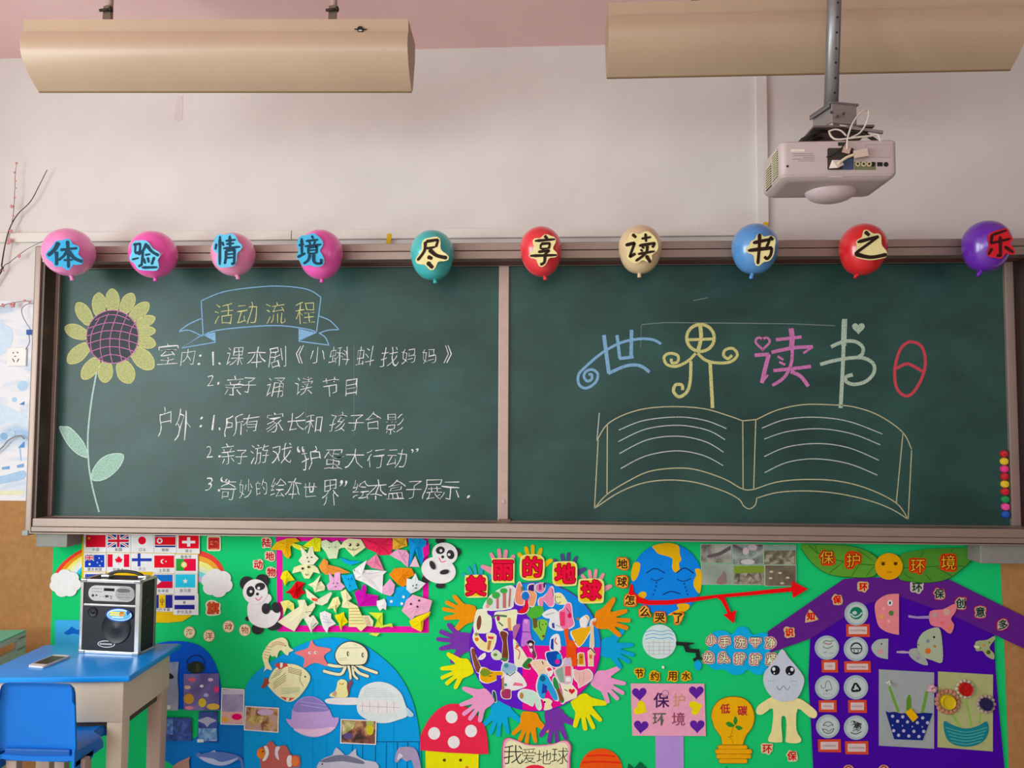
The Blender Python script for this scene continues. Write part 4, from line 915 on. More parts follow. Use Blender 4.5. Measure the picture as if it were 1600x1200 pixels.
for x, y, r in ((190, 610, 60), (500, 800, 190)):
    c = LS((x - 20) / 770, (1140 - y) / 950, -.001); rr = r / 770 * SW; bm = bmesh.new(); n = 24; rings = []
    for a, d in ((1, .0), (.94, -.0035), (.86, -.001), (.45, .0), (.3, -.002), (.001, -.005)): rings.append([bm.verts.new(c + su * cos(2 * pi * k / n) * rr * a + Vector((0, 0, sin(2 * pi * k / n) * rr * a)) + sv * d) for k in range(n)])
    for i in range(5):
        for k in range(n): bm.faces.new((rings[i][k], rings[i][(k + 1) % n], rings[i + 1][(k + 1) % n], rings[i + 1][k]))
    link('speaker_cone', bm, mat('#1c1e23', .4, spec=.4), SP, smooth='auto')
st = front(ell(540, 630, 170, 88, 28), -.006, mat('#1f62b8', .35), 'sticker', .0006)
front(ell(545, 628, 158, 74, 28), -.0066, mat('#dfeaf0', .4), 'sticker_print', .0003, st); front(ell(545, 632, 148, 62, 28), -.0069, mat('#5fb4dc', .4), 'sticker_print', .0003, st)
for pts, c in ((rect(430, 590, 620, 612), '#e8d95a'), (rect(420, 618, 560, 640), '#e6dc6c'), (ell(580, 615, 32, 36, 14), '#e69a4a'), (rect(450, 650, 600, 668), '#bfe6ee'), (cr([(640, 580), (675, 570), (685, 595), (655, 625), (650, 640)], True, 3), '#274f9c')): front(pts, -.0072, mat(c, .4), 'sticker_print', .0003, st)
bd = front(ell(378, 1010, 112, 44, 28), -.001, mat('#e4e4e4', .3, .3), 'badge', .0012); front(ell(378, 1010, 102, 35, 28), -.0022, mat('#1c1d20', .4), 'badge_print', .0003, bd)
for k in range(9): front(rect(296 + k * 18, 999, 308 + k * 18, 1020), -.0025, mat('#d5d5d5', .4), 'badge_print', .0003, bd)
bm = bmesh.new(); hp = [LS(.26, 1.0, .06), LS(.33, 1.045, .06), LS(.45, 1.075, .06), LS(.6, 1.08, .06), LS(.75, 1.065, .06), LS(.85, 1.035, .06), LS(.9, 1.0, .06)]
tube(bm, hp, .006, 8); link('handle', bm, mat('#2a2b2e', .4), SP, smooth=True)
for u in (.27, .9): SB('handle_mount', u - .07, u + .07, .997, 1.03, .045, .075, MS)
# side lettering on the speaker (pale, partly hidden)
bm = bmesh.new(); pts_ = [LS(1.0, .86 - .03 * i, .05 + .012 * sin(i * 1.9)) + su * .0008 for i in range(7)]; tube(bm, pts_, .0011, 5); link('side_lettering', bm, mat('#6a6468', .5), SP)
# phone
t = thing('mobile_phone', 'white mobile phone with a dark screen lying on the blue desk', 'phone', PZ(76, 1034, ZD))
c4 = [PZ(x, y, ZD + .008) for x, y in ((43.5, 1039), (68, 1041), (110, 1024), (85, 1022.5))]
def ph(q, z0, z1, nm, mtl, k=.1):
    ctr = sum(q, Vector()) / 4; o = []
    for i in range(4):
        a, b_, c_ = q[i - 1], q[i], q[(i + 1) % 4]
        for f in (0, .5, 1): o.append((b_ + (a - b_) * k * .6 * (1 - f) ** 1.3 + (c_ - b_) * k * .6 * f ** 1.3))
    bm = bmesh.new(); hexa(bm, [Vector((p.x, p.y, z1)) for p in o], [Vector((p.x, p.y, z0)) for p in o]); return link(nm, bm, mtl, t)
ph(c4, ZD + .0005, ZD + .008, 'case', mat('#d9d4cf', .3, spec=.6))
m4 = [c4[0].lerp(c4[3], .17).lerp(c4[1].lerp(c4[2], .17), .06), c4[0].lerp(c4[3], .17).lerp(c4[1].lerp(c4[2], .17), .94), c4[0].lerp(c4[3], .86).lerp(c4[1].lerp(c4[2], .86), .94), c4[0].lerp(c4[3], .86).lerp(c4[1].lerp(c4[2], .86), .06)]
ph(m4, ZD + .008, ZD + .0085, 'screen', mat('#14180f', .35, spec=.3), .02)
# teal desk at the edge of the picture
ZT = .60
tb = PZ(41, 984, ZT); tf = PZ(-120, 1056, ZT)
dv = (tb - tf); dv.z = 0; TD = dv.length; dv.normalize(); du = Vector((dv.y, -dv.x, 0)); TWd = .6
def LT(u, v, z): return tb - dv * TD + du * (-TWd + u) + dv * v + Vector((0, 0, z - ZT))
t = thing('teal_desk', 'teal-topped desk with a grey slotted side at the picture edge', 'desk', LT(TWd / 2, TD / 2, 0))
bm = bmesh.new(); lbox(bm, 0, TWd, 0, TD, ZT - .006, ZT, L=LT, bev=.002); link('desk_top', bm, mat('#62c0a0', .4), t)
MGR = mat('#b4bfbc', .5)
hz = .1
for v0, v1, z0, z1 in ((0, TD, ZT - .028, ZT - .006), (0, TD, ZT - hz, ZT - .062), (TD - .055, TD, ZT - .07, ZT - .02), (0, .05, ZT - .07, ZT - .02)):
    bm = bmesh.new(); lbox(bm, TWd - .014, TWd, v0, v1, z0, z1, L=LT); link('side_rail', bm, MGR, t)
bm = bmesh.new(); lbox(bm, .0, .014, 0, TD, ZT - hz, ZT - .006, L=LT); link('side_rail', bm, MGR, t)
bm = bmesh.new(); lbox(bm, .014, TWd - .014, .02, TD - .03, ZT - hz, ZT - hz + .004, L=LT); link('shelf', bm, MGR, t)
for u in (.0, TWd - .03):
    for v in (.03, TD - .06): bm = bmesh.new(); lbox(bm, u, u + .028, v, v + .03, FZ, ZT - hz + .002, L=LT); link('leg', bm, MGR, t)
BOOST[:] = [1.3, .15]
# ------------------------------------------------------------------ the green display below the board
Y0 = -.0135
def LY(k): return Y0 - .0024 * k
def cen(pts): return sum(p[0] for p in pts) / len(pts), max(p[1] for p in pts)
def draw(s, it, lift):
    k = it[0]
    if k == 'p': s.poly(it[1], it[2], .00006, lift)
    elif k == 'l': s.line(it[1], it[2], it[3], lift + .00006)
    elif k == 'g':
        kw = it[6] if len(it) > 6 else {}
        s.glyph(it[1], it[2], it[3], it[4], it[5], lift=lift + .00006, **kw)
NP = [0]
def piece(name, label, cat, base, color, layer, deco=(), group=None, t=.0012, kind=None):
    """one cut-out sheet: its own mesh, with printed or glued pieces as children"""
    NP[0] += 1; y = LY(layer) - .00011 * (NP[0] % 9); s = Sheet(y); s.poly(base, color, t); x, yy = cen(base); ct = 0
    o = s.build(name, loc=P(x, yy, y)); tag(o, label, cat, group, kind)
    for nm, items in deco:
        s2 = Sheet(y - t)
        for it in items: draw(s2, it, .0001 + .00008 * ct); ct += 1
        s2.build(nm, o)
    return o
PAP = 'paper cut-outs of the green display'
# green backing paper
s = Sheet(-.012); s.poly([(84, 828), (1562, 848), (1564, 900), (1569, 1010), (1577, 1225), (76, 1225), (79, 1000)], mat('#2fb26a', .9, var=.03, scale=2, spec=.1), .0012)
o = s.build('backing_paper', loc=P(800, 1224, -.012)); tag(o, 'large bright green paper covering the cork below the chalkboard, carrying all the cut-outs', 'backing paper')

# --- national flags on a yellow sheet, rainbow with clouds
piece('poster_sheet', 'golden yellow poster sheet with a rounded corner behind the flag cards', 'poster', [(128, 836), (311, 838), (309, 945), (303, 960), (285, 971), (262, 973), (128, 970)], '#dfae1e', 1)
def bands(name, label, outer, inner, cols, layer):
    n = len(cols); o = None; allp = outer + inner[::-1]
    t = thing(name, label, 'rainbow', P(*cen(allp), LY(layer)), 'rainbow ends beside the flags')
    for i, c in enumerate(cols):
        a = [(p[0] + (q[0] - p[0]) * i / n, p[1] + (q[1] - p[1]) * i / n) for p, q in zip(outer, inner)]; b = [(p[0] + (q[0] - p[0]) * (i + 1) / n, p[1] + (q[1] - p[1]) * (i + 1) / n) for p, q in zip(outer, inner)]
        s = Sheet(LY(layer)); s.poly(a + b[::-1], c, .001); s.build('color_band', t)
bands('paper_rainbow', 'rainbow end rising from the cloud beside the speaker', cr([(81, 902), (95, 882), (111, 868), (131, 856)], False), cr([(114, 918), (120, 905), (126, 894), (134, 886)], False), ['#d9483e', '#f08a3c', '#f6d77a', '#d8e8b4', '#cfe6d8', '#48b4d8'], 0)
bands('paper_rainbow', 'rainbow end coming down to the cloud under the character 国', cr([(308, 859), (330, 867), (345, 881), (353, 900)], False), cr([(306, 908), (313, 910), (318, 913), (322, 918)], False), ['#dc4a44', '#f29a4a', '#f8de88', '#cfe6b4', '#74c4dc', '#b4a0cc'], 0)
def cloudp(cx, cy, rx, ry, n, ph=0):
    return [(cx + rx * (.84 + .16 * abs(sin(n * (radians(a) + ph) / 2)) ** .6) * cos(radians(a)), cy + ry * (.84 + .16 * abs(sin(n * (radians(a) + ph) / 2)) ** .6) * sin(radians(a))) for a in range(0, 360, 6)]
piece('paper_cloud', 'white paper cloud at the left edge of the green paper next to the speaker', 'cloud', cloudp(102, 911.5, 25, 22, 7, .3), '#e9e9f2', 2, group=PAP)
piece('paper_cloud', 'white paper cloud between the flag cards and the panda', 'cloud', cloudp(339, 911, 25, 22.5, 6, .2), '#ebebf4', 2, group=PAP)
WP = '#e6e3ea'
def flag(nation, card, fl, caption, draws, capy=None, layer=2):
    x0, y0, x1, y1 = card; fx0, fy0, fx1, fy1 = fl
    n = len(caption); cx = (fx0 + fx1) / 2; cy = capy or (fy1 + y1) / 2 - .3
    return piece('flag_card', 'white card with the flag of ' + nation, 'flag card', [(x0, y0), (x1, y0 + .5), (x1, y1), (x0, y1 - .4)], WP, layer, [('flag_print', draws), ('caption', [('g', ch, cx + (i - (n - 1) / 2) * 6, cy, 5, '#3a3a40') for i, ch in enumerate(caption)])], 'flag cards on the yellow sheet')
R_ = rect
def uj(x0, y0, x1, y1):
    mx_, my = (x0 + x1) / 2, (y0 + y1) / 2; h = y1 - y0
    return [('p', R_(x0, y0, x1, y1), '#22357e'), ('l', [(x0, y0), (x1, y1)], h * .2, '#e8e6ea'), ('l', [(x0, y1), (x1, y0)], h * .2, '#e8e6ea'), ('l', [(x0, y0), (x1, y1)], h * .07, '#c4283a'), ('l', [(x0, y1), (x1, y0)], h * .07, '#c4283a'),
            ('l', [(mx_, y0), (mx_, y1)], h * .33, '#e8e6ea'), ('l', [(x0, my), (x1, my)], h * .33, '#e8e6ea'), ('l', [(mx_, y0), (mx_, y1)], h * .2, '#c4283a'), ('l', [(x0, my), (x1, my)], h * .2, '#c4283a')]
flag('China, a red field', (131, 834, 166, 863), (134, 836, 165, 855), '中国', [('p', R_(134, 836, 165, 855), '#c01c34'), ('p', star(139, 841, 2.6), '#ddb13c')])
flag('the United Kingdom', (166.5, 834, 204, 863), (168.5, 835, 201, 855), '英国', uj(168.5, 835, 201, 855))
flag('Japan, a red disc on white', (204.5, 834, 240, 863.5), (207, 836, 238, 855), '日本', [('p', ell(222, 844.5, 6.2), '#cc2038')])
flag('North Korea, red between blue bands', (240.5, 834, 275.5, 864), (242, 835.5, 274.3, 855), '朝鲜', [('p', R_(242, 835.5, 274.3, 855), '#2c2f74'), ('p', R_(242, 838, 274.3, 852.3), '#e6e2e6'), ('p', R_(242, 838.8, 274.3, 851.5), '#c8222e'), ('p', ell(249.5, 845, 4.4), '#e9e5dc'), ('p', star(249.5, 845, 4), '#b42430')])
flag('Switzerland, a white cross on red', (276, 834, 312, 865), (279, 836, 310.7, 857), '瑞士', [('p', R_(279, 836, 310.7, 857), '#cc2034'), ('p', R_(284.5, 845, 305, 849), '#e2e2e6'), ('p', R_(292.3, 839.5, 297.3, 854), '#e2e2e6')])
flag('Australia', (131, 863.5, 165.5, 893), (132.5, 867, 163, 886.5), '澳大利亚', [('p', R_(132.5, 867, 163, 886.5), '#2340a0')] + uj(132.5, 867, 147, 876) + [('p', star(140, 881.5, 2.6, 1.2, 7), '#e6e6f0'), ('p', star(155, 872, 1.5), '#e6e6f0'), ('p', star(159, 877, 1.5), '#e6e6f0'), ('p', star(152, 879, 1.5), '#e6e6f0'), ('p', star(156, 883.5, 1.5), '#e6e6f0')])
leafp = [(185.5, 868), (187, 871), (188.5, 870.3), (188, 873.5), (190.5, 872), (190.2, 873.7), (192, 874), (189.5, 877.5), (190, 879), (186, 878.5), (185.8, 882), (185.2, 882), (185, 878.5), (181, 879), (181.5, 877.5), (179, 874), (180.8, 873.7), (180.5, 872), (183, 873.5), (182.5, 870.3), (184, 871)]
flag('Canada', (166.5, 863.5, 204, 894.5), (168, 866, 202, 886), '加拿大', [('p', R_(168, 866, 176, 886), '#c8283c'), ('p', R_(193.5, 866, 202, 886), '#c8283c'), ('p', leafp, '#c8283c')])
flag('Finland, a blue cross on white', (204.5, 864, 239.5, 893.5), (206, 864, 238, 885), '芬兰', [('p', R_(206, 872.3, 237, 877), '#2c3c98'), ('p', R_(215, 864.5, 219.5, 885), '#2c3c98')])
crescent = ell(254.5, 877.3, 3.6, n=20, a0=40, a1=320) + ell(255.7, 877.3, 2.8, n=16, a0=320, a1=40)
flag('Turkey, white crescent on red', (239.5, 864.5, 273, 896), (241, 868, 272, 887), '土耳其', [('p', R_(241, 868, 272, 887), '#cc2036'), ('p', ell(254.5, 877.3, 3.5), '#ecebee'), ('p', ell(255.9, 877.3, 2.8), '#cc2036'), ('p', star(259.3, 877.3, 1.7), '#ecebee')])
flag('Portugal', (273.5, 866, 309, 896.5), (275, 873, 306, 892), '葡萄牙', [('p', R_(275, 873, 288, 892), '#2f8f3c'), ('p', R_(287.5, 873, 306, 892), '#cc2446'), ('p', ell(287.5, 882.5, 4.6), '#d8c46a'), ('p', ell(287.5, 882.5, 2.2), '#e8e0e0')], capy=870)
flag('the Philippines', (238.5, 896.5, 272, 928), (239.5, 898, 269.7, 919), '菲律宾', [('p', R_(239.5, 898, 269.7, 908.5), '#2e6cb8'), ('p', R_(239.5, 908.5, 269.7, 919), '#c02440'), ('p', [(239.5, 898), (252, 908.5), (239.5, 919)], '#e8e6e2'), ('p', ell(243.5, 908.5, 2.3), '#d8a84a')])
flag('Somalia, one white star on light blue', (272.5, 896.5, 308.5, 928), (274, 897.5, 305, 918), '索马里', [('p', R_(274, 897.5, 305, 918), '#43b6d8'), ('p', star(289.5, 908, 4.6), '#eef2f4')])
flag('Barbados, a dark trident on yellow between blue', (238.5, 928.5, 270.5, 956), (239, 929.5, 269.5, 950), '巴巴多斯', [('p', R_(239, 929.5, 269.5, 950), '#262a80'), ('p', R_(248, 929.5, 258.5, 950), '#d8b02e'), ('l', [(253.2, 934), (253.2, 946)], 1, '#1a1a24'), ('l', [(250.4, 936), (250.8, 941), (255.6, 941), (256, 936)], .9, '#1a1a24')])
flag('El Salvador, blue bands above and below white', (271, 927.5, 310, 961), (272.5, 930, 304, 952), '萨尔瓦多', [('p', R_(272.5, 930.5, 304, 937.5), '#282c84'), ('p', R_(272.5, 945, 304, 952), '#282c84'), ('p', ell(288, 941.3, 2.3), '#7a8a7a')])
s = Sheet(LY(2)); piece('flag_card', 'white card mostly hidden behind the top of the black speaker', 'flag card', R_(131, 894, 165, 925), WP, 2, [('flag_print', [('p', R_(133, 897, 163, 917), '#3a4ea0')])], 'flag cards on the yellow sheet')

# --- characters snipped out of paper
def char_paper(ch, x, y, size, paper, ink, label, layer=1, rim=None, mg=3, bold=.015, fill=None, rot=0, group='paper title characters', shape=None, fb=None):
    base = shape or hull(ch, x, y, size, mg)
    dec = []
    if rim: dec.append(('paper_rim', [('p', [(x + (px - x) * .87, y + (py - y) * .87) for px, py in base], paper)]))
    g = [('g', ch, x, y, size, ink, dict(bold=bold, rot=rot))]
    if fill: g.append(('g', ch, x, y, size, fill, dict(bold=fb if fb is not None else bold * .2, rot=rot)))
    o = piece('paper_character', label, 'paper character', base, rim or paper, layer, (), group); y_ = LY(layer) - .00011 * (NP[0] % 9)
    s2 = Sheet(y_ - .0012); lf = .0001
    if rim: draw(s2, dec[0][1][0], lf); s3 = s2.build('paper_rim', o); s2 = Sheet(y_ - .0012); lf = .0003
    for i, it in enumerate(g): draw(s2, it, lf + .0004 * i)
    s2.build('inked_character', o)
    return o
char_paper('国', 334, 849, 16, '#ef9468', '#7c1420', 'square red paper character 国 beside the flag cards', rim='#f4dcc8', fill='#d23c3a', bold=.05, shape=rrect(323.5, 837.5, 345, 861, 3), fb=.0)
char_paper('旗', 333, 950, 18, '#f4a27a', '#7c1420', 'red paper character 旗 under the right white cloud', rim='#f4dcc8', fill='#e4603c', bold=.05, fb=.0)
O_NTH = ['first', 'second', 'third', 'fourth', 'fifth', 'sixth']
for nth, (ch, x, y) in enumerate((('陆', 416.5, 848), ('地', 421.5, 869), ('动', 403.5, 882), ('物', 424, 894))): char_paper(ch, x, y, 13, '#f3b7a4', '#a81c28', 'red character %s, %s from the top of the group above the panda with raised arm' % (ch, O_NTH[nth]), mg=2, bold=.03)
for nth, (ch, x, y) in enumerate((('海', 296, 988), ('洋', 326.5, 993.5), ('动', 357, 979), ('物', 382.5, 984.5))): char_paper(ch, x, y, 11.5, '#eedcb0', '#9c2038', '%s of four round cream papers with a red character (%s) above the sea' % (O_NTH[nth], ch), shape=ell(x, y, 9, 9.5, 12), rim='#e8a890', bold=.01)
for nth, (ch, x, y, sh) in enumerate((('美', 743.5, 915, rrect(726, 898, 762, 934, 7)), ('丽', 786, 891, rrect(768, 872, 804, 911, 5)), ('的', 832, 885.5, rrect(812, 866, 851, 907, 12)), ('地', 883, 896, rrect(863, 877, 902, 916, 9)), ('球', 923.5, 922, rrect(903, 904, 944, 943, 9)))):
    char_paper(ch, x, y, 30, '#f2b440', '#820e18', 'large puffy red character %s on a yellow tile, %s of five over the globe' % (ch, O_NTH[nth]), layer=4, bold=.085, fill='#cf2a44', fb=.04, shape=cr(sh[::2], True, 2), rim='#f6cf88', group='large red title characters')
for nth, (ch, x, y) in enumerate((('地', 972.7, 880.7), ('球', 972, 909), ('怎', 984.5, 937.5), ('么', 1007.6, 955.5), ('哭', 1031, 965), ('了', 1059.6, 966))): char_paper(ch, x, y, 15, '#efa84e', '#3a1a0c', 'orange cut-out %s, %s of six curving round the crying earth' % (ch, O_NTH[nth]), layer=5, rim='#dd4a32', mg=3.2, bold=.03)
for nth, (ch, x, y) in enumerate((('节', 999, 1052), ('约', 1023, 1056.5), ('用', 1050.6, 1056.5), ('水', 1072, 1056))): char_paper(ch, x, y, 13, '#eba43c', '#4a2410', 'small orange cut-out %s, %s of four above the pink sign' % (ch, O_NTH[nth]), layer=2, mg=2.2, bold=.03)
CLD = [(1080 + x / 5, 960 + y / 5) for x, y in ((130, 200), (190, 130), (270, 130), (320, 155), (370, 100), (440, 105), (480, 160), (560, 142), (620, 170), (650, 230), (610, 300), (600, 400), (560, 462), (500, 470), (440, 430), (400, 465), (320, 470), (260, 430), (180, 432), (130, 390), (100, 330), (140, 270))]
piece('paper_cloud', 'blue paper cloud behind the two rows of cream characters', 'cloud', cr(CLD, True, 3), '#2f9fd6', 1, group=PAP)
for i, (ch, x, y) in enumerate((('小', 158, 200), ('手', 262, 215), ('洗', 385, 218), ('干', 500, 220), ('净', 618, 222), ('龙', 133, 335), ('头', 255, 340), ('拧', 380, 345), ('拧', 503, 350), ('紧', 625, 350))):
    lb = 'cream outlined character %s, %s in the %s row on the blue cloud' % (ch, O_NTH[i % 5], 'upper' if i < 5 else 'lower')
    char_paper(ch, 1080 + x / 5, 960 + y / 5, 16, '#dba09c', '#3a2c22', lb, layer=3, bold=.07, fill='#e6dfb4', fb=.015, mg=2.4)
for ch, x, y in (('环', 593, 1052), ('保', 787, 1105)): char_paper(ch, 1080 + x / 5, 960 + y / 5, 14, '#c8b894', '#b02028', 'small beige paper with red %s, %s below the water drop figure' % (ch, 'the higher one' if ch == '环' else 'the lower one'), layer=1, bold=.03, mg=2.4)
for nth, (ch, x, y) in enumerate((('环', 1348.7, 917.3), ('保', 1308, 936.7), ('知', 1266.7, 962.7), ('识', 1233.3, 988))):
    char_paper(ch, x, y, 12, '#b8a276', '#b81f22', 'beige paper with red %s, %s down the left slope of the purple roof' % (ch, O_NTH[nth]), layer=4, bold=.05, mg=3, shape=[(1265, 952), (1271, 957), (1279, 968), (1270, 971), (1258, 973), (1259, 962)] if ch == '知' else None)
for ch, x, y, sz in (('保', 1292, 871, 21), ('护', 1333.3, 875.3, 22), ('环', 1434, 885, 22), ('境', 1481.7, 879, 23)): char_paper(ch, x, y, sz, '#c8442a', '#5c1a10', 'red-edged yellow character %s on the %s' % (ch, {'保': 'left leaf, nearer its tip', '护': 'left leaf, nearer the face', '环': 'right leaf, nearer the face', '境': 'right leaf, nearer its tip'}[ch]), layer=5, bold=.06, fill='#dca040', fb=0.0, mg=2.8)
for nth, (ch, x, y) in enumerate((('环', 1433, 918), ('保', 1467.5, 927.5), ('创', 1501, 942.5), ('意', 1531.7, 956), ('多', 1567.5, 976))): char_paper(ch, x, y, 15, '#a8a59c', '#1b3026', 'grey paper with dark %s, %s down the right slope of the purple roof' % (ch, O_NTH[nth]), layer=4 if ch != '多' else 4, rim='#a83c44' if ch != '环' else '#b8b4ac', mg=3, bold=.03)
for x, nm in ((1326, 'first'), (1381, 'second')): piece('paper_character', 'pink-edged cut-out at the bottom edge of the purple house, %s from the badges' % nm, 'paper character', ell(x, 1204, 9, 9, 14), '#c88a7c', 4, [('inked_character', [('l', cr([(x - 5, 1200), (x, 1197), (x + 5, 1201)], False), 1.6, '#5a2c28')])])

# --- origami pinned inside a pink paper frame
f4 = lambda *p: [(360 + x / 7.06, 830 + y / 7.06) for x, y in p]
f5 = lambda *p: [(530 + x / 7.06, 830 + y / 7.06) for x, y in p]
PF = thing('pink_frame', 'bright pink paper frame round the folded paper animals', 'frame', P(550, 988, LY(0)))
for i, pts in enumerate(([(431, 838), (441, 838), (442, 986), (434, 986)], [(434, 977), (669, 979), (669, 989), (434, 987)], [(660, 838), (669, 838), (670, 989), (661, 989)], [(431, 838), (669, 838), (669, 848), (431, 845)])):
    s = Sheet(LY(0) - .0003 * i); s.poly(pts, '#e43b98', .0008); s.build('frame_strip', PF)
def fold(label, pts, c, layer, apex=None, h=.012, deco=(), name='folded_paper', cat='origami'):
    """a folded paper piece: facets raised to a ridge point, closed down to the backing"""
    NP[0] += 1; y = LY(layer) - .00011 * (NP[0] % 9); n = len(pts)
    ax_, ay_ = apex or (sum(p[0] for p in pts) / n, sum(p[1] for p in pts) / n)
    s = Sheet(y); i = s.mi(mat(c, .7, var=.05, scale=30)); s.bm = bmesh.new(); bm = s.bm
    rr = random.Random(int(ax_ * 7 + ay_)); hs = [.0025 + .0045 * rr.random() for _ in pts]
    vf = [bm.verts.new(P(p[0], p[1], y - q)) for p, q in zip(pts, hs)]; vb = [bm.verts.new(P(p[0], p[1], y)) for p in pts]; a = bm.verts.new(P(ax_, ay_, y - h))
    for k in range(n):
        j = (k + 1) % n
        m_ = Vector(((pts[k][0] + pts[j][0] + 2 * ax_) / 4, (pts[k][1] + pts[j][1] + 2 * ay_) / 4, 0))
        mv = bm.verts.new(P(m_.x, m_.y, y - (hs[k] + hs[j]) / 2 - h * .1)) if hypot(pts[k][0] - pts[j][0], pts[k][1] - pts[j][1]) > 6 else None
        if mv: bm.faces.new((vf[k], vf[j], mv)); bm.faces.new((vf[j], a, mv)); bm.faces.new((a, vf[k], mv))
        else: bm.faces.new((vf[k], vf[j], a))
        bm.faces.new((vf[k], vb[k], vb[j], vf[j]))
    x, yy = cen(pts); o = s.build(name, loc=P(x, yy, y)); tag(o, label, cat, 'folded paper animals in the pink frame')
    for nm, items in deco:
        s2 = Sheet(y - h - .0008)
        for k2, it in enumerate(items): draw(s2, it, .0001 + .00015 * k2)
        s2.build(nm, o)
    return o
def dots(f_, *q, r=1.1, c='#2a2622'): return [('p', ell(*f_((x, y))[0], r, r * 1.1, 10), c) for x, y in q]
fold('orange folded dog hanging over the corner of the pink frame', f4((440, 205), (510, 120), (620, 80), (720, 75), (770, 115), (690, 125), (660, 180), (670, 260), (640, 305), (600, 280), (565, 210)), '#eea430', 3, f4((610, 150))[0])
fold('thin yellow folded strip between the orange dog and the cream rabbit', f4((650, 122), (760, 150), (855, 195), (780, 215), (700, 180)), '#f0dc52', 2, h=.006)
fold('bright yellow folded paper behind the ears of the cream rabbit', f4((800, 165), (850, 120), (930, 70), (1000, 80), (990, 220), (930, 225), (900, 190)), '#eadc46', 2)
fold('cream folded rabbit face near the top of the frame', f4((780, 170), (850, 245), (875, 180), (905, 165), (925, 255), (975, 300), (915, 370), (790, 370), (750, 325), (790, 270), (775, 200)), '#ece2bc', 4, f4((855, 300))[0], .008, [('drawn_face', dots(f4, (848, 292), (893, 288), (862, 335)))])
fold('pale green folded animal head at the top edge', f4((1000, 110), (1060, 95), (1110, 130), (1180, 100), (1240, 175), (1195, 200), (1175, 300), (1085, 305), (1050, 230), (1000, 170)), '#c3d0ac', 3, f4((1115, 190))[0], .009, [('drawn_face', dots(f4, (1088, 180), (1160, 176), r=.8))])
fold('cream folded cat face with big drawn eyes at the top edge', f5((0, 190), (50, 110), (100, 80), (240, 90), (290, 180), (155, 280), (60, 180)), '#ecdca8', 4, f5((155, 160))[0], .009, [('drawn_face', dots(f5, (118, 150), (200, 152), r=2.2) + dots(f5, (112, 146), (194, 148), r=.9, c='#f0ece0') + [('l', f5(*q), .7, '#3a322a') for q in (((120, 205), (185, 205)), ((150, 185), (150, 215)), ((90, 190), (120, 200)), ((185, 200), (215, 185)))])])
fold('small bright blue folded strip beside the orange bird', f5((0, 290), (60, 305), (90, 320), (200, 330), (250, 335), (130, 375), (60, 350)), '#2b98d4', 2, h=.007)
fold('cream folded cow head with long ears', f4((680, 465), (700, 400), (760, 375), (840, 368), (930, 380), (965, 410), (990, 470), (930, 425), (870, 525), (815, 520), (770, 430), (725, 410)), '#eadca8', 4, f4((840, 430))[0], .009, [('drawn_face', dots(f4, (795, 412), (862, 395), r=1.8) + [('l', cr(f4((825, 470), (840, 487), (858, 472)), False), .8, '#3a322a')])])
fold('orange folded bird lying above the pink rabbit', f4((975, 390), (1030, 300), (1075, 330), (1080, 370), (1200, 400), (1325, 457), (1200, 472), (1050, 480), (1000, 440)), '#f08c4c', 3, f4((1070, 410))[0])
fold('pink folded rabbit face in the middle of the frame', f4((1085, 450), (1140, 515), (1150, 460), (1210, 450), (1215, 560), (1265, 610), (1225, 650), (1080, 650), (1060, 600), (1095, 560)), '#eea4c6', 4, f4((1155, 590))[0], .008, [('drawn_face', dots(f4, (1135, 575), (1177, 573), (1160, 613), r=.9))])
fold('yellow folded star-like bird over the left strip of the frame', f4((550, 520), (575, 450), (625, 430), (665, 480), (710, 540), (640, 550), (600, 605), (580, 540)), '#f2ca2c', 3)
fold('cream folded crane beside the red paper rose', f4((855, 590), (920, 560), (995, 480), (965, 570), (1000, 550), (1045, 610), (1040, 650), (930, 675), (910, 620)), '#eedfb2', 3, f4((950, 610))[0], .016)
fold('dark red folded rose', f4((600, 680), (660, 640), (730, 550), (820, 570), (785, 640), (830, 680), (780, 700), (740, 750), (690, 740), (660, 690)), '#c01f2c', 2, f4((720, 650))[0], .02)
fold('cream long-winged folded crane with a red stamp', f4((825, 630), (900, 690), (1000, 770), (1050, 765), (1075, 700), (1110, 668), (1120, 690), (1070, 790), (1010, 820), (940, 800), (845, 730)), '#ecdcbc', 5, f4((940, 765))[0], .008, [('stamp', [('p', f4((895, 735), (960, 745), (955, 775), (900, 765)), '#d4573e')])])
fold('large pale yellow folded rabbit over the lower left corner of the frame', f4((520, 1000), (640, 910), (760, 830), (740, 760), (820, 755), (850, 830), (930, 780), (935, 830), (880, 920), (790, 970), (705, 1105), (600, 1050)), '#ebe2b4', 4, f4((800, 880))[0], .01, [('drawn_face', [('l', f4(*q), .7, '#5a5244') for q in (((825, 895), (850, 890)), ((860, 888), (890, 885)))])])
fold('small yellow folded lion beside the arm of the panda', f4((550, 780), (600, 765), (640, 760), (700, 800), (710, 910), (670, 850), (620, 850), (590, 925), (580, 850)), '#efd680', 3)
fold('cream folded cat with a teal band on the bottom strip', f4((810, 965), (860, 930), (920, 930), (975, 1015), (905, 1085), (895, 1125), (850, 1030)), '#e4e2c4', 5, h=.008, deco=[('drawn_lines', [('l', f4((905, 1060), (950, 1010)), 1.2, '#2f7a6c'), ('p', ell(*f4((877, 935))[0], 1.6), '#22221e')])])
fold('white folded animal printed with fine violet lines', f4((985, 900), (1040, 880), (1110, 910), (1110, 960), (1165, 1020), (1085, 1060), (1065, 1125), (1020, 1060), (990, 960)), '#dedbea', 4, h=.01, deco=[('drawn_lines', [('l', f4(*q), .5, '#8a84b4') for q in (((1010, 930), (1060, 950)), ((1010, 960), (1070, 980)), ((1020, 1000), (1110, 1010)))])])
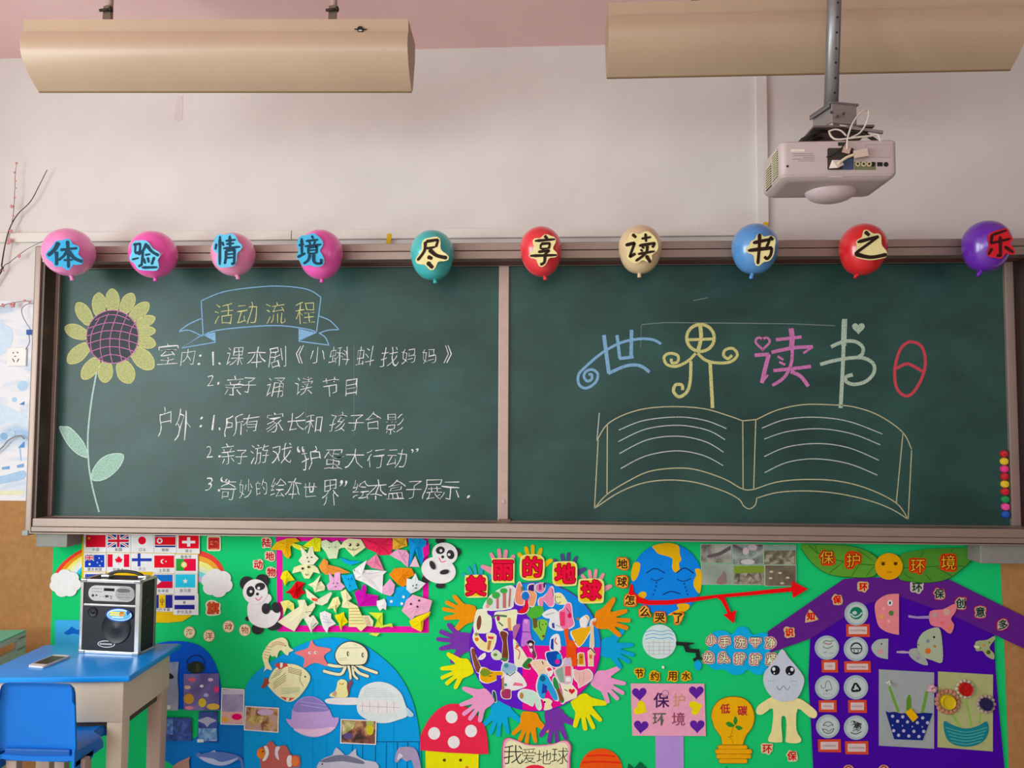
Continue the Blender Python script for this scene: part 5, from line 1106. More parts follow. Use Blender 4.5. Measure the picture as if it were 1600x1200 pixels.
fold('golden folded duck beside the lined yellow paper', f4((1150, 925), (1200, 915), (1250, 890), (1260, 940), (1300, 1000), (1235, 1050), (1220, 1100), (1195, 1010), (1160, 960)), '#f4c836', 4)
fold('cream folded figure with a pointed tail, right of the pink rabbit', f4((1215, 670), (1270, 640), (1340, 740), (1300, 775), (1410, 830), (1300, 850), (1225, 840), (1240, 760)), '#ece3aa', 4)
fold('pale yellow folded leggy animal below the pink rabbit', f4((1070, 860), (1130, 740), (1190, 720), (1215, 800), (1175, 850), (1165, 910), (1130, 850)), '#eee29e', 3)
fold('yellow lined paper folded tall, standing on the bottom strip', f5((105, 830), (205, 830), (255, 940), (300, 1050), (240, 1105), (190, 1058), (105, 1055)), '#e9dc98', 4, h=.007, deco=[('ruled_lines', [('l', f5((108, 850 + 34 * i), (215 + 12 * i, 850 + 34 * i)), .6, '#b0604a' if i % 2 else '#6a6a5a') for i in range(6)])])
fold('small lined cream fold leaning on the tall lined paper', f5((255, 930), (330, 930), (378, 990), (370, 1050), (300, 1045)), '#e8ddb0', 5, h=.007, deco=[('ruled_lines', [('l', f5((275 + 18 * i, 940), (310 + 16 * i, 1040)), .6, '#b0604a') for i in range(3)])])
fold('lime green folded paper above the green snake', f5((325, 895), (480, 900), (480, 1055), (385, 1062), (430, 990)), '#bfd44c', 3)
fold('pale green folded snake on the bottom strip', f5((440, 1050), (500, 1035), (580, 1015), (592, 1060), (560, 1050), (450, 1068)), '#b4dc56', 4, h=.006)
fold('magenta folded bird in the lower middle', f5((165, 680), (210, 640), (235, 665), (265, 580), (300, 610), (295, 690), (430, 710), (415, 822), (215, 832)), '#b21a9c', 4, f5((290, 740))[0])
fold('small bright blue folded cup with a drawn face', f5((20, 480), (90, 485), (150, 470), (205, 630), (110, 665), (60, 590)), '#289fd6', 5, h=.008, deco=[('drawn_face', dots(f5, (100, 530), (135, 525), (115, 600), r=1, c='#155a90'))])
fold('large white folded crane in the centre right of the frame', f5((150, 430), (225, 375), (305, 318), (262, 425), (400, 430), (525, 440), (485, 480), (475, 690), (260, 560), (175, 530)), '#e2dfe2', 4, f5((250, 480))[0], .016, [('drawn_face', dots(f5, (168, 432), r=1))])
fold('rose pink folded fish above the white crane', f5((290, 350), (350, 300), (410, 250), (440, 300), (495, 435), (360, 405)), '#e8809e', 3)
fold('large crimson folded paper at the top edge', f5((245, 75), (570, 75), (600, 150), (570, 260), (440, 265), (400, 235), (300, 190)), '#dc3a58', 2, f5((430, 160))[0], .016)
fold('crumpled ochre folded paper at the top edge', f5((590, 75), (740, 75), (752, 160), (640, 200), (590, 200)), '#dda548', 3, h=.018)
fold('light pink folded butterfly below the ochre paper', f5((555, 260), (640, 200), (740, 210), (772, 260), (757, 400), (680, 330), (620, 300)), '#ee9cba', 4)
fold('sky blue folded trousers shape at the top edge', f5((760, 75), (910, 75), (965, 110), (925, 330), (905, 380), (885, 330), (840, 215), (800, 330), (762, 400), (780, 240)), '#2d8ac6', 3, f5((850, 150))[0])
fold('tiny pale pink fold between the legs of the blue paper', f5((775, 390), (838, 272), (887, 395)), '#f0b4c2', 5, h=.006)
fold('magenta diamond fold beside the second panda', f5((920, 190), (990, 130), (992, 250), (935, 300)), '#e81a88', 4, h=.006)
fold('orange fan-shaped fold in the right half of the frame', f5((550, 480), (610, 410), (700, 402), (800, 410), (832, 480), (760, 520), (750, 590), (700, 615), (640, 580)), '#ee8232', 3, f5((690, 480))[0])
fold('pale blue folded cat face with pricked ears', f5((745, 520), (800, 530), (842, 462), (872, 540), (955, 575), (880, 650), (790, 690), (740, 640)), '#cbdedb', 5, f5((835, 600))[0], .009, [('drawn_face', dots(f5, (813, 602), (852, 592), (845, 628), r=1.1))])
fold('blue folded paper with white polka dots', f5((500, 800), (520, 720), (600, 720), (620, 620), (740, 610), (800, 680), (740, 770), (700, 830), (520, 825)), '#2d98cc', 2, h=.007, deco=[('white_dot', [('p', ell(*f5((x, y))[0], 2.2), '#dfe9f0')]) for x, y in ((575, 775), (710, 725), (690, 800))])
fold('large pink folded pig face over the right strip of the frame', f5((690, 880), (740, 760), (810, 700), (1025, 765), (1010, 830), (990, 890), (830, 940), (800, 985), (745, 930)), '#eda2ba', 6, f5((860, 820))[0], .009, [('drawn_face', dots(f5, (790, 803), (880, 765), (862, 833), r=1.6))])
fold('small pink folded face beside the white crane', f5((475, 620), (560, 525), (615, 590), (600, 680), (565, 715), (480, 690)), '#eaa2c0', 5, h=.009)
fold('tiny white folded animal at the wing of the magenta bird', f5((415, 770), (500, 745), (522, 800), (515, 870), (480, 850), (447, 880), (415, 820)), '#ece6ea', 5, h=.009)
fold('golden folded bird below the pink pig', f5((770, 990), (860, 940), (1010, 885), (995, 930), (930, 990), (922, 1080), (900, 1110), (800, 1060)), '#f2c438', 5)
fold('small lime sliver hanging below the bottom strip', f5((330, 1135), (360, 1120), (450, 1125), (410, 1160)), '#e0d464', 3, h=.005)

# --- pandas
BK = '#2c2a2e'
def panda(label, f_, s_, bodyp, head, ears, patches, whites, nose, mouth, arms, feet):
    t = thing('paper_panda', label, 'panda', P(*cen(bodyp), LY(4)), 'paper pandas')
    def pt(nm, pts, c, ly): s = Sheet(LY(ly)); s.poly(pts, c, .0012); return s.build(nm, t)
    for e in ears: pt('ear', ell(*f_(e[0])[0], e[1] / s_, e[2] / s_, 20, e[3]), BK, 3)
    for e in feet: pt('foot', ell(*f_(e[0])[0], e[1] / s_, e[2] / s_, 20, e[3]), BK, 3)
    pt('body', bodyp, '#e8e6ee', 4); h = pt('head', head, '#eceaf2', 5)
    for e in arms: pt('arm', ell(*f_(e[0])[0], e[1] / s_, e[2] / s_, 20, e[3]), BK, 6)
    for e in patches: s = Sheet(LY(5) - .0012); s.poly(ell(*f_(e[0])[0], e[1] / s_, e[2] / s_, 20, e[3]), BK, .0006); s.build('eye_patch', h)
    for e in whites: s = Sheet(LY(5) - .0019); s.poly(ell(*f_(e)[0], 16 / s_, 16 / s_, 14), '#f0eef2', .0003); s.build('eye', h)
    s = Sheet(LY(5) - .0012); s.poly(ell(*f_(nose)[0], 17 / s_, 17 / s_, 14), BK, .0005); s.build('nose', h)
    s = Sheet(LY(5) - .0012); s.line(cr(f_(*mouth), False), 1.3, '#d84a84', .0003); s.build('mouth', h)
panda('white and black paper panda raising its arm at the left of the folded animals', f4, 7.06, cr(f4((215, 770), (188, 900), (220, 1000), (300, 1052), (400, 1068), (490, 1025), (545, 940), (540, 880), (440, 870), (405, 820), (455, 745), (400, 690)), True, 4), ell(*f4((275, 668))[0], 138 / 7.06, 138 / 7.06, 30, 10),
      [((175, 575), 72, 78, 20), ((352, 545), 76, 70, 20)], [((222, 665), 45, 60, 8), ((327, 610), 57, 42, -8)], [(226, 665), (312, 628)], (298, 693), ((275, 735), (310, 762), (350, 720)), [((390, 855), 46, 60, 0), ((502, 842), 46, 62, -20)], [((298, 1078), 66, 62, 0), ((485, 1045), 80, 50, -15), ((190, 965), 28, 26, 0)])
panda('white and black paper panda tilted at the right top corner of the folded animals', f5, 7.06, ell(*f5((1096, 430))[0], 192 / 7.06, 145 / 7.06, 32, 14), ell(*f5((1165, 248))[0], 142 / 7.06, 122 / 7.06, 32, 12),
      [((1112, 100), 52, 42, 0), ((1295, 232), 46, 48, 0)], [((1115, 210), 50, 42, -10), ((1228, 258), 42, 52, -15)], [(1122, 215), (1212, 258)], (1142, 284), ((1098, 290), (1130, 340), (1180, 325)), [((1028, 375), 28, 52, -25), ((1160, 450), 52, 26, -12)], [((955, 532), 46, 40, 0), ((1115, 602), 52, 32, 0)])
# --- sea corner
BLU = '#2a94dc'
def pmat(c1, c2, c3, sc, seed):
    """printed photo: soft colour patches"""
    mt = bpy.data.materials.new('printed_photo'); mt.use_nodes = True; nt = mt.node_tree; b = nt.nodes['Principled BSDF']
    tc = nt.nodes.new('ShaderNodeTexCoord'); mp = nt.nodes.new('ShaderNodeMapping'); mp.inputs['Location'].default_value = (seed * 3.1, seed, seed * 1.7)
    nz = nt.nodes.new('ShaderNodeTexNoise'); nz.inputs['Scale'].default_value = sc; nz.inputs['Detail'].default_value = 5; nz.inputs['Distortion'].default_value = .6
    rp = nt.nodes.new('ShaderNodeValToRGB'); e = rp.color_ramp.elements; e[0].position = .36; e[0].color = (*lin(c1), 1); e[1].position = .64; e[1].color = (*lin(c3), 1); m_ = e.new(.5); m_.color = (*lin(c2), 1)
    nt.links.new(tc.outputs['Object'], mp.inputs[0]); nt.links.new(mp.outputs[0], nz.inputs['Vector']); nt.links.new(nz.outputs['Fac'], rp.inputs[0]); nt.links.new(rp.outputs[0], b.inputs['Base Color']); b.inputs['Roughness'].default_value = .35
    return mt
def inset(q, m_):
    cx_ = sum(p[0] for p in q) / 4; cy_ = sum(p[1] for p in q) / 4; return [(p[0] + (m_ if p[0] < cx_ else -m_), p[1] + (m_ if p[1] < cy_ else -m_)) for p in q]
def photo(label, q, cols, sc, seed, layer, border='#e2e0e6', m_=1.6, extra=()):
    return piece('photo_print', label, 'photo', q, border, layer, [('picture', [('p', inset(q, m_), pmat(*cols, sc, seed))] + list(extra))], 'printed photos on the display')
piece('sea_print', 'light blue print with a dark dolphin at the left edge behind the speaker', 'print', R_(86, 969, 128, 1010), '#4b9dd4', 1, [('dolphin_print', [('p', cr([(100, 989), (108, 983), (112, 979), (120, 984), (128, 984), (128, 992), (115, 990), (106, 992)], True, 3), '#1f5fb4')])])
piece('paper_arch', 'deep blue rounded paper arch beside the desk', 'paper shape', cr([(234, 1108), (232, 1020), (248, 1005), (285, 1002), (315, 1011), (335, 1035), (345, 1070), (346, 1108)], False, 5), '#0d56be', 1, group=PAP)
piece('sea_paper', 'mid blue paper sea beside the desk leg under the prints', 'paper shape', cr([(236, 1156), (300, 1156), (318, 1135), (350, 1128), (392, 1120), (398, 1215), (300, 1222), (272, 1197), (250, 1182)], True, 3), '#2b6fb6', 1, group=PAP)
piece('whale_paper', 'huge blue paper whale filling the lower middle, its jaw marked with dark lines', 'whale', cr([(380, 1222), (382, 1120), (383, 1078), (396, 1055), (420, 1036), (460, 1012), (490, 1000), (525, 996), (560, 1004), (590, 1022), (620, 1050), (641, 1086), (652, 1125), (657, 1170), (659, 1222)], False, 4) , BLU, 2,
      [('jaw_line', [('l', [(545, 1159), (657, 1159)], 1.2, '#0f3c70')])] + [('tooth_line', [('l', [(x, 1160), (x - 1, 1215)], 1.1, '#0f3c70')]) for x in (551, 567, 587, 604, 621, 637, 655)] + [('pleat', [('l', [(x, y), (x, 1200)], .7, '#2a80c6')]) for x, y in ((430, 1060), (456, 1100), (489, 1060), (510, 1140), (615, 1090))])
photo('greyish print with small hearts along its foot, partly behind the desk', [(246, 1036), (279, 1034), (277, 1060), (279, 1085), (278, 1110), (238, 1110)], ('#7f8cb8', '#96a2c4', '#a8b0cc'), 9, 1, 3, '#9aa6c6', .1, [('p', heart(241, 1104, 4), '#b84a5c'), ('p', ell(263, 1105, 3.5), '#d8d4d0'), ('p', cr([(259, 1055), (266, 1052), (272, 1058), (266, 1061)], True, 3), '#1f2430')])
t = piece('basket_picture', 'round dark basket cut-out on the deep blue arch', 'basket', ell(306, 1043, 14, 9.5, 24), '#24302c', 3, [('wicker_patch', [('p', ell(309, 1044, 3, 7), '#46402a')])])  # lighter brown patch on the dark wicker
s = Sheet(LY(3)); s.line(ell(306, 1038, 14.2, 14.2, 30, 0, 180, 360), 1.1, '#141c2c', .0003); s.build('handle', t)
CORAL = [('p', ell(300, 1062, 6, 3), '#d8647c'), ('p', ell(293, 1074, 5, 3), '#e8b49c'), ('p', ell(315, 1072, 3, 2.4), '#dcd8ec'), ('p', ell(338, 1077, 4, 5), '#cc4a74'), ('p', ell(329, 1062, 4, 2.6), '#c8b8d0'), ('p', ell(295, 1092, 8, 8), '#c89a4a'), ('p', ell(316, 1098, 6, 7), '#d8b850'), ('p', ell(296, 1106, 7, 3), '#e88ca0'), ('p', ell(333, 1104, 10, 5), '#ccae58'), ('p', ell(322, 1086, 4, 3), '#a8b0dc')]
photo('violet undersea print with coral and fish, right of the basket', [(287, 1053), (342, 1052), (343, 1110), (287, 1110)], ('#5a4a94', '#6c62ac', '#8078bc'), 8, 2, 4, '#6a62a8', .3, CORAL)
photo('narrow white-edged undersea print with orange and pink coral', [(346, 1075), (382, 1077), (381, 1133), (344.5, 1132)], ('#8c88b4', '#a8a4cc', '#6c6cae'), 9, 3, 4, extra=[('p', R_(348, 1078, 380, 1085), '#b4b6c4'), ('p', R_(347, 1112, 379, 1130), '#c8a4a0'), ('p', ell(352, 1124, 5.5, 4), '#e0a050'), ('p', ell(370, 1120, 8, 5), '#cf2a68')])
photo('white-edged coral reef print left of the violet whale', [(383, 1103), (436, 1106), (435, 1145), (381, 1141)], ('#7a4438', '#c8a468', '#c0a0b0'), 28, 4, 4, extra=[('p', ell(415, 1113, 13, 5), '#b8a4c0'), ('p', ell(400, 1124, 12, 6), pmat('#8a7838', '#c4b060', '#e0d080', 60, 3))])
photo('dark blue underwater print beside the desk leg', [(235, 1120), (299, 1122), (299, 1158), (235, 1157)], ('#14306e', '#2048a0', '#3c68c4'), 30, 5, 4, '#1c3c84', .2, [('p', R_(247, 1124, 270, 1148), pmat('#2c5cb0', '#4a7ccc', '#7aa8e0', 40, 9)), ('p', ell(238, 1132, 4, 7), '#3c3436')])
photo('blue print of a swimming ray above pale ice', [(311, 1112), (340, 1112), (340, 1160), (308, 1160)], ('#1c2c84', '#28409c', '#3458b4'), 20, 6, 4, '#2a3f98', .2, [('p', R_(310, 1138, 339, 1158), pmat('#3c78c4', '#6aa4dc', '#9cc8e8', 50, 6)), ('p', cr([(309, 1126), (318, 1122), (324, 1120), (330, 1122), (338, 1126), (328, 1131), (324, 1136), (319, 1131)], True, 3), '#a4a8c0'), ('p', R_(308, 1155, 318, 1160), '#c4d0e4')])
photo('white-edged print of a brown animal on the whale paper', [(532.5, 1123.5), (588.5, 1125.6), (587.5, 1164), (531.5, 1161.5)], ('#241c1e', '#8a5038', '#c8a070'), 22, 7, 5, extra=[('p', [(535, 1126), (556, 1127), (552, 1138), (540, 1146), (535, 1148)], pmat('#8c9440', '#c8c47c', '#e8e4c0', 30, 4)), ('p', ell(578, 1140, 6, 9), '#b8b440'), ('p', ell(578, 1130, 6, 4), '#9cac5c'), ('p', ell(544, 1150, 8, 5), '#5c4c7c')])
fd = lambda *p: [(380 + x / 5.714, 990 + y / 5.714) for x, y in p]
fe = lambda *p: [(500 + x / 5.714, 990 + y / 5.714) for x, y in p]
fh = lambda *p: [(230 + x / 5.455, 980 + y / 5.455) for x, y in p]
SEA = 'sea animals on the display'
DC = cr(fd((180, 340), (195, 300), (170, 200), (200, 130), (250, 70), (340, 35), (390, 60), (410, 120), (450, 150), (412, 165), (400, 195), (370, 180), (345, 150), (320, 160), (300, 215), (285, 200), (255, 205), (240, 190), (225, 250), (255, 310), (250, 330), (215, 315)), True, 3)
piece('paper_dolphin', 'cream paper dolphin with red stripes leaping over the edge of the blue whale', 'dolphin', DC, '#e6d9aa', 4, [('stripe', [('l', fd((185 + 4 * i, 210 - 24 * i), (225 + 8 * i, 225 - 26 * i)), .7, '#a86048')]) for i in range(5)] + [('stripe', [('l', cr(fd((250, 90 + 14 * i), (310, 72 + 12 * i), (370, 90 + 10 * i)), False), .7, '#b07058')]) for i in range(3)] + [('eye', [('p', ell(*fd((378, 108))[0], .9), '#30241c')])], SEA)
piece('paper_starfish', 'coral pink paper starfish between the dolphin and the octopus', 'starfish', cr(fd((575, 130), (610, 60), (650, 110), (785, 140), (720, 200), (755, 290), (640, 260), (540, 305), (545, 220), (460, 170)), True, 4), '#e87a7c', 4, [('eye', [('p', ell(*fd((595, 172))[0], 2.2), '#f0e4e4'), ('p', ell(*fd((600, 172))[0], 1), '#5a3030')]), ('eye', [('p', ell(*fd((645, 170))[0], 2.2), '#f0e4e4'), ('p', ell(*fd((649, 170))[0], 1), '#5a3030')])], SEA)
piece('paper_flatfish', 'pale green round paper fish covered in handwriting', 'fish', cr(fd((220, 450), (245, 370), (300, 300), (400, 270), (500, 290), (580, 350), (597, 410), (550, 500), (480, 580), (400, 610), (310, 560), (240, 490)), True, 4), '#dbe2aa', 5,
      [('fin', [('p', fd((280, 280), (310, 260), (390, 268), (400, 290), (320, 318)), '#b04a3c'), ('p', fd((330, 258), (355, 262), (350, 300), (330, 306)), '#e6dcc8')]), ('fin', [('p', fd((330, 565), (460, 575), (400, 610)), '#b4583c'), ('p', fd((385, 572), (415, 575), (405, 608), (385, 604)), '#e6dcc8')]), ('tail', [('p', fd((235, 445), (220, 405), (190, 393), (185, 430), (158, 480), (182, 492), (215, 455)), '#8c4434')]), ('eye', [('p', ell(*fd((553, 385))[0], 1.4), '#2c3430')]), ('gill', [('l', cr(fd((520, 340), (505, 410), (540, 475)), False), .7, '#5a6a50')]),
       ('handwriting', [('l', fd((250 + 14 * i, 400 - 22 * i + 30 * 0), (330 + 10 * i, 345 - 18 * i + 14)), .6, '#4c4a3c') for i in range(4)] + [('l', fd((270, 440 + 18 * i), (380, 350 + 22 * i)), .6, '#4c4a3c') for i in range(4)] + [('l', fd((400, 300 + 14 * i), (520, 330 + 14 * i)), .6, '#7a4c40') for i in range(4)] + [('l', fd((340, 490 + 16 * i), (505, 480 + 12 * i)), .5, '#7a9a80') for i in range(4)])], SEA)
OC = thing('paper_octopus', 'cream paper octopus with dark outlines at the top of the blue whale', 'octopus', P(551, 1062, LY(4)), SEA)
def opart(nm, fn, ly): s = Sheet(LY(ly)); fn(s); return s.build(nm, OC)
for pts in (((235, 285), (150, 292), (80, 280)), ((228, 290), (190, 360), (110, 355), (38, 335)), ((252, 280), (268, 350), (272, 400)), ((290, 280), (300, 365), (332, 402)), ((312, 272), (400, 312), (505, 350)), ((300, 300), (350, 352), (425, 380))):
    q = cr(fe(*pts), False, 5); w = 4.6 if abs(pts[0][0] - pts[-1][0]) > 60 else 3.6
    def fn(s, q=q, w=w):
        a, b = strip(q, w + 1.8); s.poly(a + ell(*q[-1], w / 2 + .9, n=10)[0:0] + b[::-1], '#3c3a34', .0008); a, b = strip(q, w); s.poly(a + b[::-1], '#dcdcb4', .0006, .0008); s.poly(ell(*q[-1], w / 2 + .6, n=12), '#3c3a34', .0008, .0002); s.poly(ell(*q[-1], w / 2, n=12), '#dcdcb4', .0006, .0009)
    opart('tentacle', fn, 4)
hd = opart('head', lambda s: (s.poly(cr(fe((130, 210), (140, 150), (190, 90), (270, 65), (360, 90), (420, 140), (432, 200), (410, 270), (350, 285), (250, 285), (170, 280)), True, 4), '#2f302c', .0012), s.poly(cr(fe((138, 210), (148, 152), (196, 96), (270, 73), (356, 97), (412, 145), (424, 200), (402, 262), (350, 277), (250, 277), (178, 272)), True, 4), '#d8ddb4', .0006, .0012)), 5)
for x, y in ((250, 180), (382, 192)): s = Sheet(LY(5) - .0019); s.poly(ell(*fe((x, y))[0], 2, 3.8), '#3a3c36', .0003); s.poly(ell(*fe((x + 4, y))[0], .9, 2.2), '#dfe2c4', .0003, .0003); s.build('eye', hd)
s = Sheet(LY(5) - .0019); [s.line(fe(*q), .5, '#8a8c6c', .0002) for q in (((180, 130), (380, 125)), ((165, 225), (240, 218)), ((175, 240), (245, 233)), ((300, 98), (340, 104)))]; s.build('handwriting', hd)
piece('paper_raft', 'white paper raft under the little cream duck', 'raft', cr(fe((45, 592), (100, 576), (220, 570), (350, 578), (350, 630), (200, 636), (70, 624)), True, 3), '#dcd6e4', 4, group=SEA)
piece('paper_duck', 'little cream paper duck sitting on the white raft', 'duck', cr(fe((150, 470), (160, 425), (200, 408), (240, 430), (240, 480), (250, 540), (225, 570), (100, 565), (90, 540), (135, 510)), True, 4), '#ecd89a', 5, [('eye', [('p', ell(*fe((178, 446))[0], .8), '#2c2420')]), ('eye', [('p', ell(*fe((208, 446))[0], .8), '#2c2420')]), ('beak', [('p', ell(*fe((194, 452))[0], 2.2, 1.4), '#e89a4a')]), ('wing', [('p', cr(fe((110, 545), (135, 510), (150, 535), (140, 562)), True, 3), '#b89484')])], SEA)
piece('paper_bottle', 'tiny dark red paper bottle beside the duck', 'bottle', cr(fe((245, 450), (275, 418), (292, 440), (270, 480), (255, 555), (235, 550), (245, 490)), True, 3), '#7a4456', 4, group=SEA)
piece('paper_whale', 'lilac rounded paper whale with faint writing in the middle of the blue whale', 'whale', cr(fd((385, 760), (430, 765), (438, 680), (500, 590), (600, 560), (700, 600), (770, 680), (800, 748), (852, 752), (830, 830), (760, 890), (640, 925), (520, 900), (440, 840), (400, 800)), True, 4), '#b49cce', 4,
      [('upper_back', [('p', cr(fd((445, 690), (503, 595), (600, 565), (697, 605), (765, 685), (600, 700)), True, 4), '#857cb6'), ('l', fd((510, 605), (740, 640)), .8, '#a8a0cc'), ('l', fd((510, 635), (750, 672)), .8, '#b0a8d2')]), ('belly', [('p', cr(fd((455, 850), (520, 895), (640, 920), (755, 885), (820, 835), (640, 850)), True, 4), '#d4bce0'), ('l', fd((480, 845), (640, 860)), .6, '#b894c0')])], SEA)
piece('paper_whale', 'pale whitish paper whale with a toothed mouth at the right of the blue whale', 'whale', cr(fe((328, 640), (350, 540), (380, 480), (450, 442), (540, 430), (640, 460), (720, 530), (758, 620), (782, 730), (700, 770), (580, 800), (450, 780), (350, 720)), True, 4), '#c9dade', 4,
      [('mouth', [('p', cr(fe((345, 640), (380, 605), (520, 600), (660, 610), (720, 660), (690, 700), (540, 708), (400, 700)), True, 4), '#d8d4dc')] + [('l', fe((x, 605), (x, 702)), .5, '#7c8490') for x in (380, 445, 520, 598, 660)] + [('l', fe((350, 645), (715, 662)), .5, '#8c8490')]), ('handwriting', [('l', fe((380 + 6 * i, 560 - 18 * i), (680 - 20 * i, 565 - 18 * i)), .4, '#a0b4b8') for i in range(5)]), ('tail', [('p', cr(fe((765, 660), (790, 670), (832, 715), (828, 740), (785, 738)), True, 3), '#a8c4dc')])], SEA)
piece('paper_tuna', 'silver printed tuna at the foot of the blue whale', 'fish', cr(fe((-10, 1150), (50, 1105), (110, 1085), (145, 1015), (215, 1080), (258, 1082), (320, 1025), (325, 1085), (400, 1130), (500, 1148), (520, 1215), (380, 1225), (0, 1225)), True, 2), '#b4b8c6', 5, [('dark_back', [('p', cr(fe((0, 1140), (60, 1110), (150, 1085), (260, 1092), (380, 1135), (380, 1165), (200, 1140), (60, 1150)), True, 3), '#6c7286')]), ('eye', [('p', ell(*fe((20, 1165))[0], 1.3), '#22242c')])], SEA)
piece('paper_dolphin', 'grey curved paper dolphin beside the red mushroom', 'dolphin', cr(fe((668, 1135), (690, 1040), (740, 1012), (840, 1022), (882, 1100), (900, 1225), (850, 1225), (815, 1130), (770, 1142), (725, 1112), (695, 1148)), True, 3), '#9a90ac', 5, [('belly', [('p', cr(fe((690, 1130), (705, 1070), (740, 1090), (720, 1112)), True, 3), '#c8c4d4')])], SEA)
piece('paper_clownfish', 'printed brownish orange clownfish with white bands near the bottom edge', 'fish', cr(fd((120, 1080), (140, 1025), (200, 1000), (250, 958), (300, 1008), (380, 1000), (425, 1082), (500, 1092), (505, 1188), (430, 1195), (400, 1225), (180, 1225), (150, 1120)), True, 3), '#a85e58', 5,
      [('white_band', [('p', cr(fd((185, 1008), (215, 1010), (230, 1070), (200, 1130), (170, 1132), (200, 1070)), True, 3), '#dcd8d8')]), ('white_band', [('p', cr(fd((290, 1015), (330, 1012), (310, 1060), (320, 1130), (285, 1090)), True, 3), '#c8c4cc')]), ('white_band', [('p', cr(fd((398, 1095), (430, 1092), (432, 1180), (400, 1185), (388, 1140)), True, 3), '#dcd8d8')]), ('orange_head', [('p', ell(*fd((158, 1070))[0], 6.2, 8, 16), '#d8803c')]), ('orange_tail', [('p', ell(*fd((462, 1140))[0], 6, 8, 16), '#d87a4c')]), ('eye', [('p', ell(*fd((176, 1052))[0], 1.4), '#3a2420')])], SEA)
piece('paper_shark', 'printed blue-grey shark on the paper sea beside the desk', 'shark', cr(fh((415, 1085), (440, 1068), (470, 1080), (560, 1060), (700, 1075), (800, 1110), (822, 1195), (800, 1195), (785, 1132), (700, 1170), (620, 1185), (500, 1150), (430, 1110)), True, 3), '#5c74b0', 5, [('belly', [('p', cr(fh((440, 1105), (560, 1120), (640, 1150), (780, 1110), (700, 1165), (600, 1178), (500, 1148)), True, 3), '#a8b4d4')]), ('fin', [('p', fh((540, 1062), (575, 1045), (590, 1070)), '#8ca4d0')])], SEA)
piece('paper_turtle', 'tan printed flipper shape at the bottom beside the desk leg', 'print', cr(fh((215, 1200), (250, 1160), (330, 1120), (365, 1108), (355, 1140), (350, 1225), (230, 1225)), True, 3), '#a07c70', 5, group=SEA)

# --- hands round the paper globe
HO = [(0, -.2), (.2, -.27), (.40, -.27), (.66, -.47), (.76, -.46), (.75, -.38), (.56, -.18), (.88, -.27), (.96, -.23), (.93, -.15), (.60, -.05), (.97, -.05), (1.02, .01), (.97, .07), (.59, .08), (.88, .22), (.92, .29), (.85, .33), (.48, .24), (.44, .30), (.56, .56), (.54, .65), (.46, .64), (.20, .34), (0, .2)]
def hand(label, c, bx_, by_, dx, dy, layer, flip=False, k=1.0):
    pts = []
    L_ = hypot(dx, dy)
    for x, y in HO:
        if flip: y = -y
        y *= k; pts.append((bx_ + dx * x - dy * y, by_ + dy * x + dx * y))
    return piece('paper_hand', label, 'paper hand', cr(pts, True, 3), c, layer, group='paper hands round the globe')
ORN, PUR, YEL, PNK, BLH = '#ee8a1e', '#6c3a96', '#f0cf1a', '#e894ba', '#2f9cc8'
hand('orange paper hand left of the globe below the character 美', ORN, 742, 960, -50, -9, 2, True)
hand('purple paper hand left of the globe', PUR, 737, 1004, -54, -6, 2, True)
hand('yellow paper hand left of the globe, above the pink one', YEL, 736, 1040, -46, 20, 2, False)
hand('pink paper hand reaching onto the red mushroom', PNK, 766, 1085, -42, 32, 4, False)
hand('blue paper hand under the globe between the pink and orange ones', BLH, 782, 1096, -4, 54, 2, True)
hand('orange paper hand under the globe above the cream sign', ORN, 828, 1113, -6, 50, 2, True)
hand('purple paper hand under the globe', PUR, 864, 1108, 6, 54, 2, True)
hand('yellow paper hand at the lower right of the globe', YEL, 903, 1088, 24, 50, 2, True)
hand('pink paper hand right of the globe', PNK, 928, 1058, 46, 26, 2, True)
hand('blue paper hand right of the globe', '#2a94c2', 938, 1010, 52, 14, 2, True)
hand('orange paper hand right of the globe under the crying earth', '#e6801a', 930, 968, 54, 2, 3, True)
hand('teal paper hand behind the first large title character 美', '#3a98ac', 748, 924, -8, -42, 1, False)
hand('pink paper hand behind the second large title character 丽', '#d88aa0', 786, 906, -6, -48, 1, True)
hand('yellow paper hand behind the third large title character 的', '#e8ae22', 832, 900, 0, -48, 1, False)
hand('dark violet paper hand behind the fourth large title character 地', '#4a4878', 884, 910, 4, -46, 1, False)
hand('pink paper hand behind the last large title character 球', '#cf8c98', 924, 934, 7, -44, 1, False)

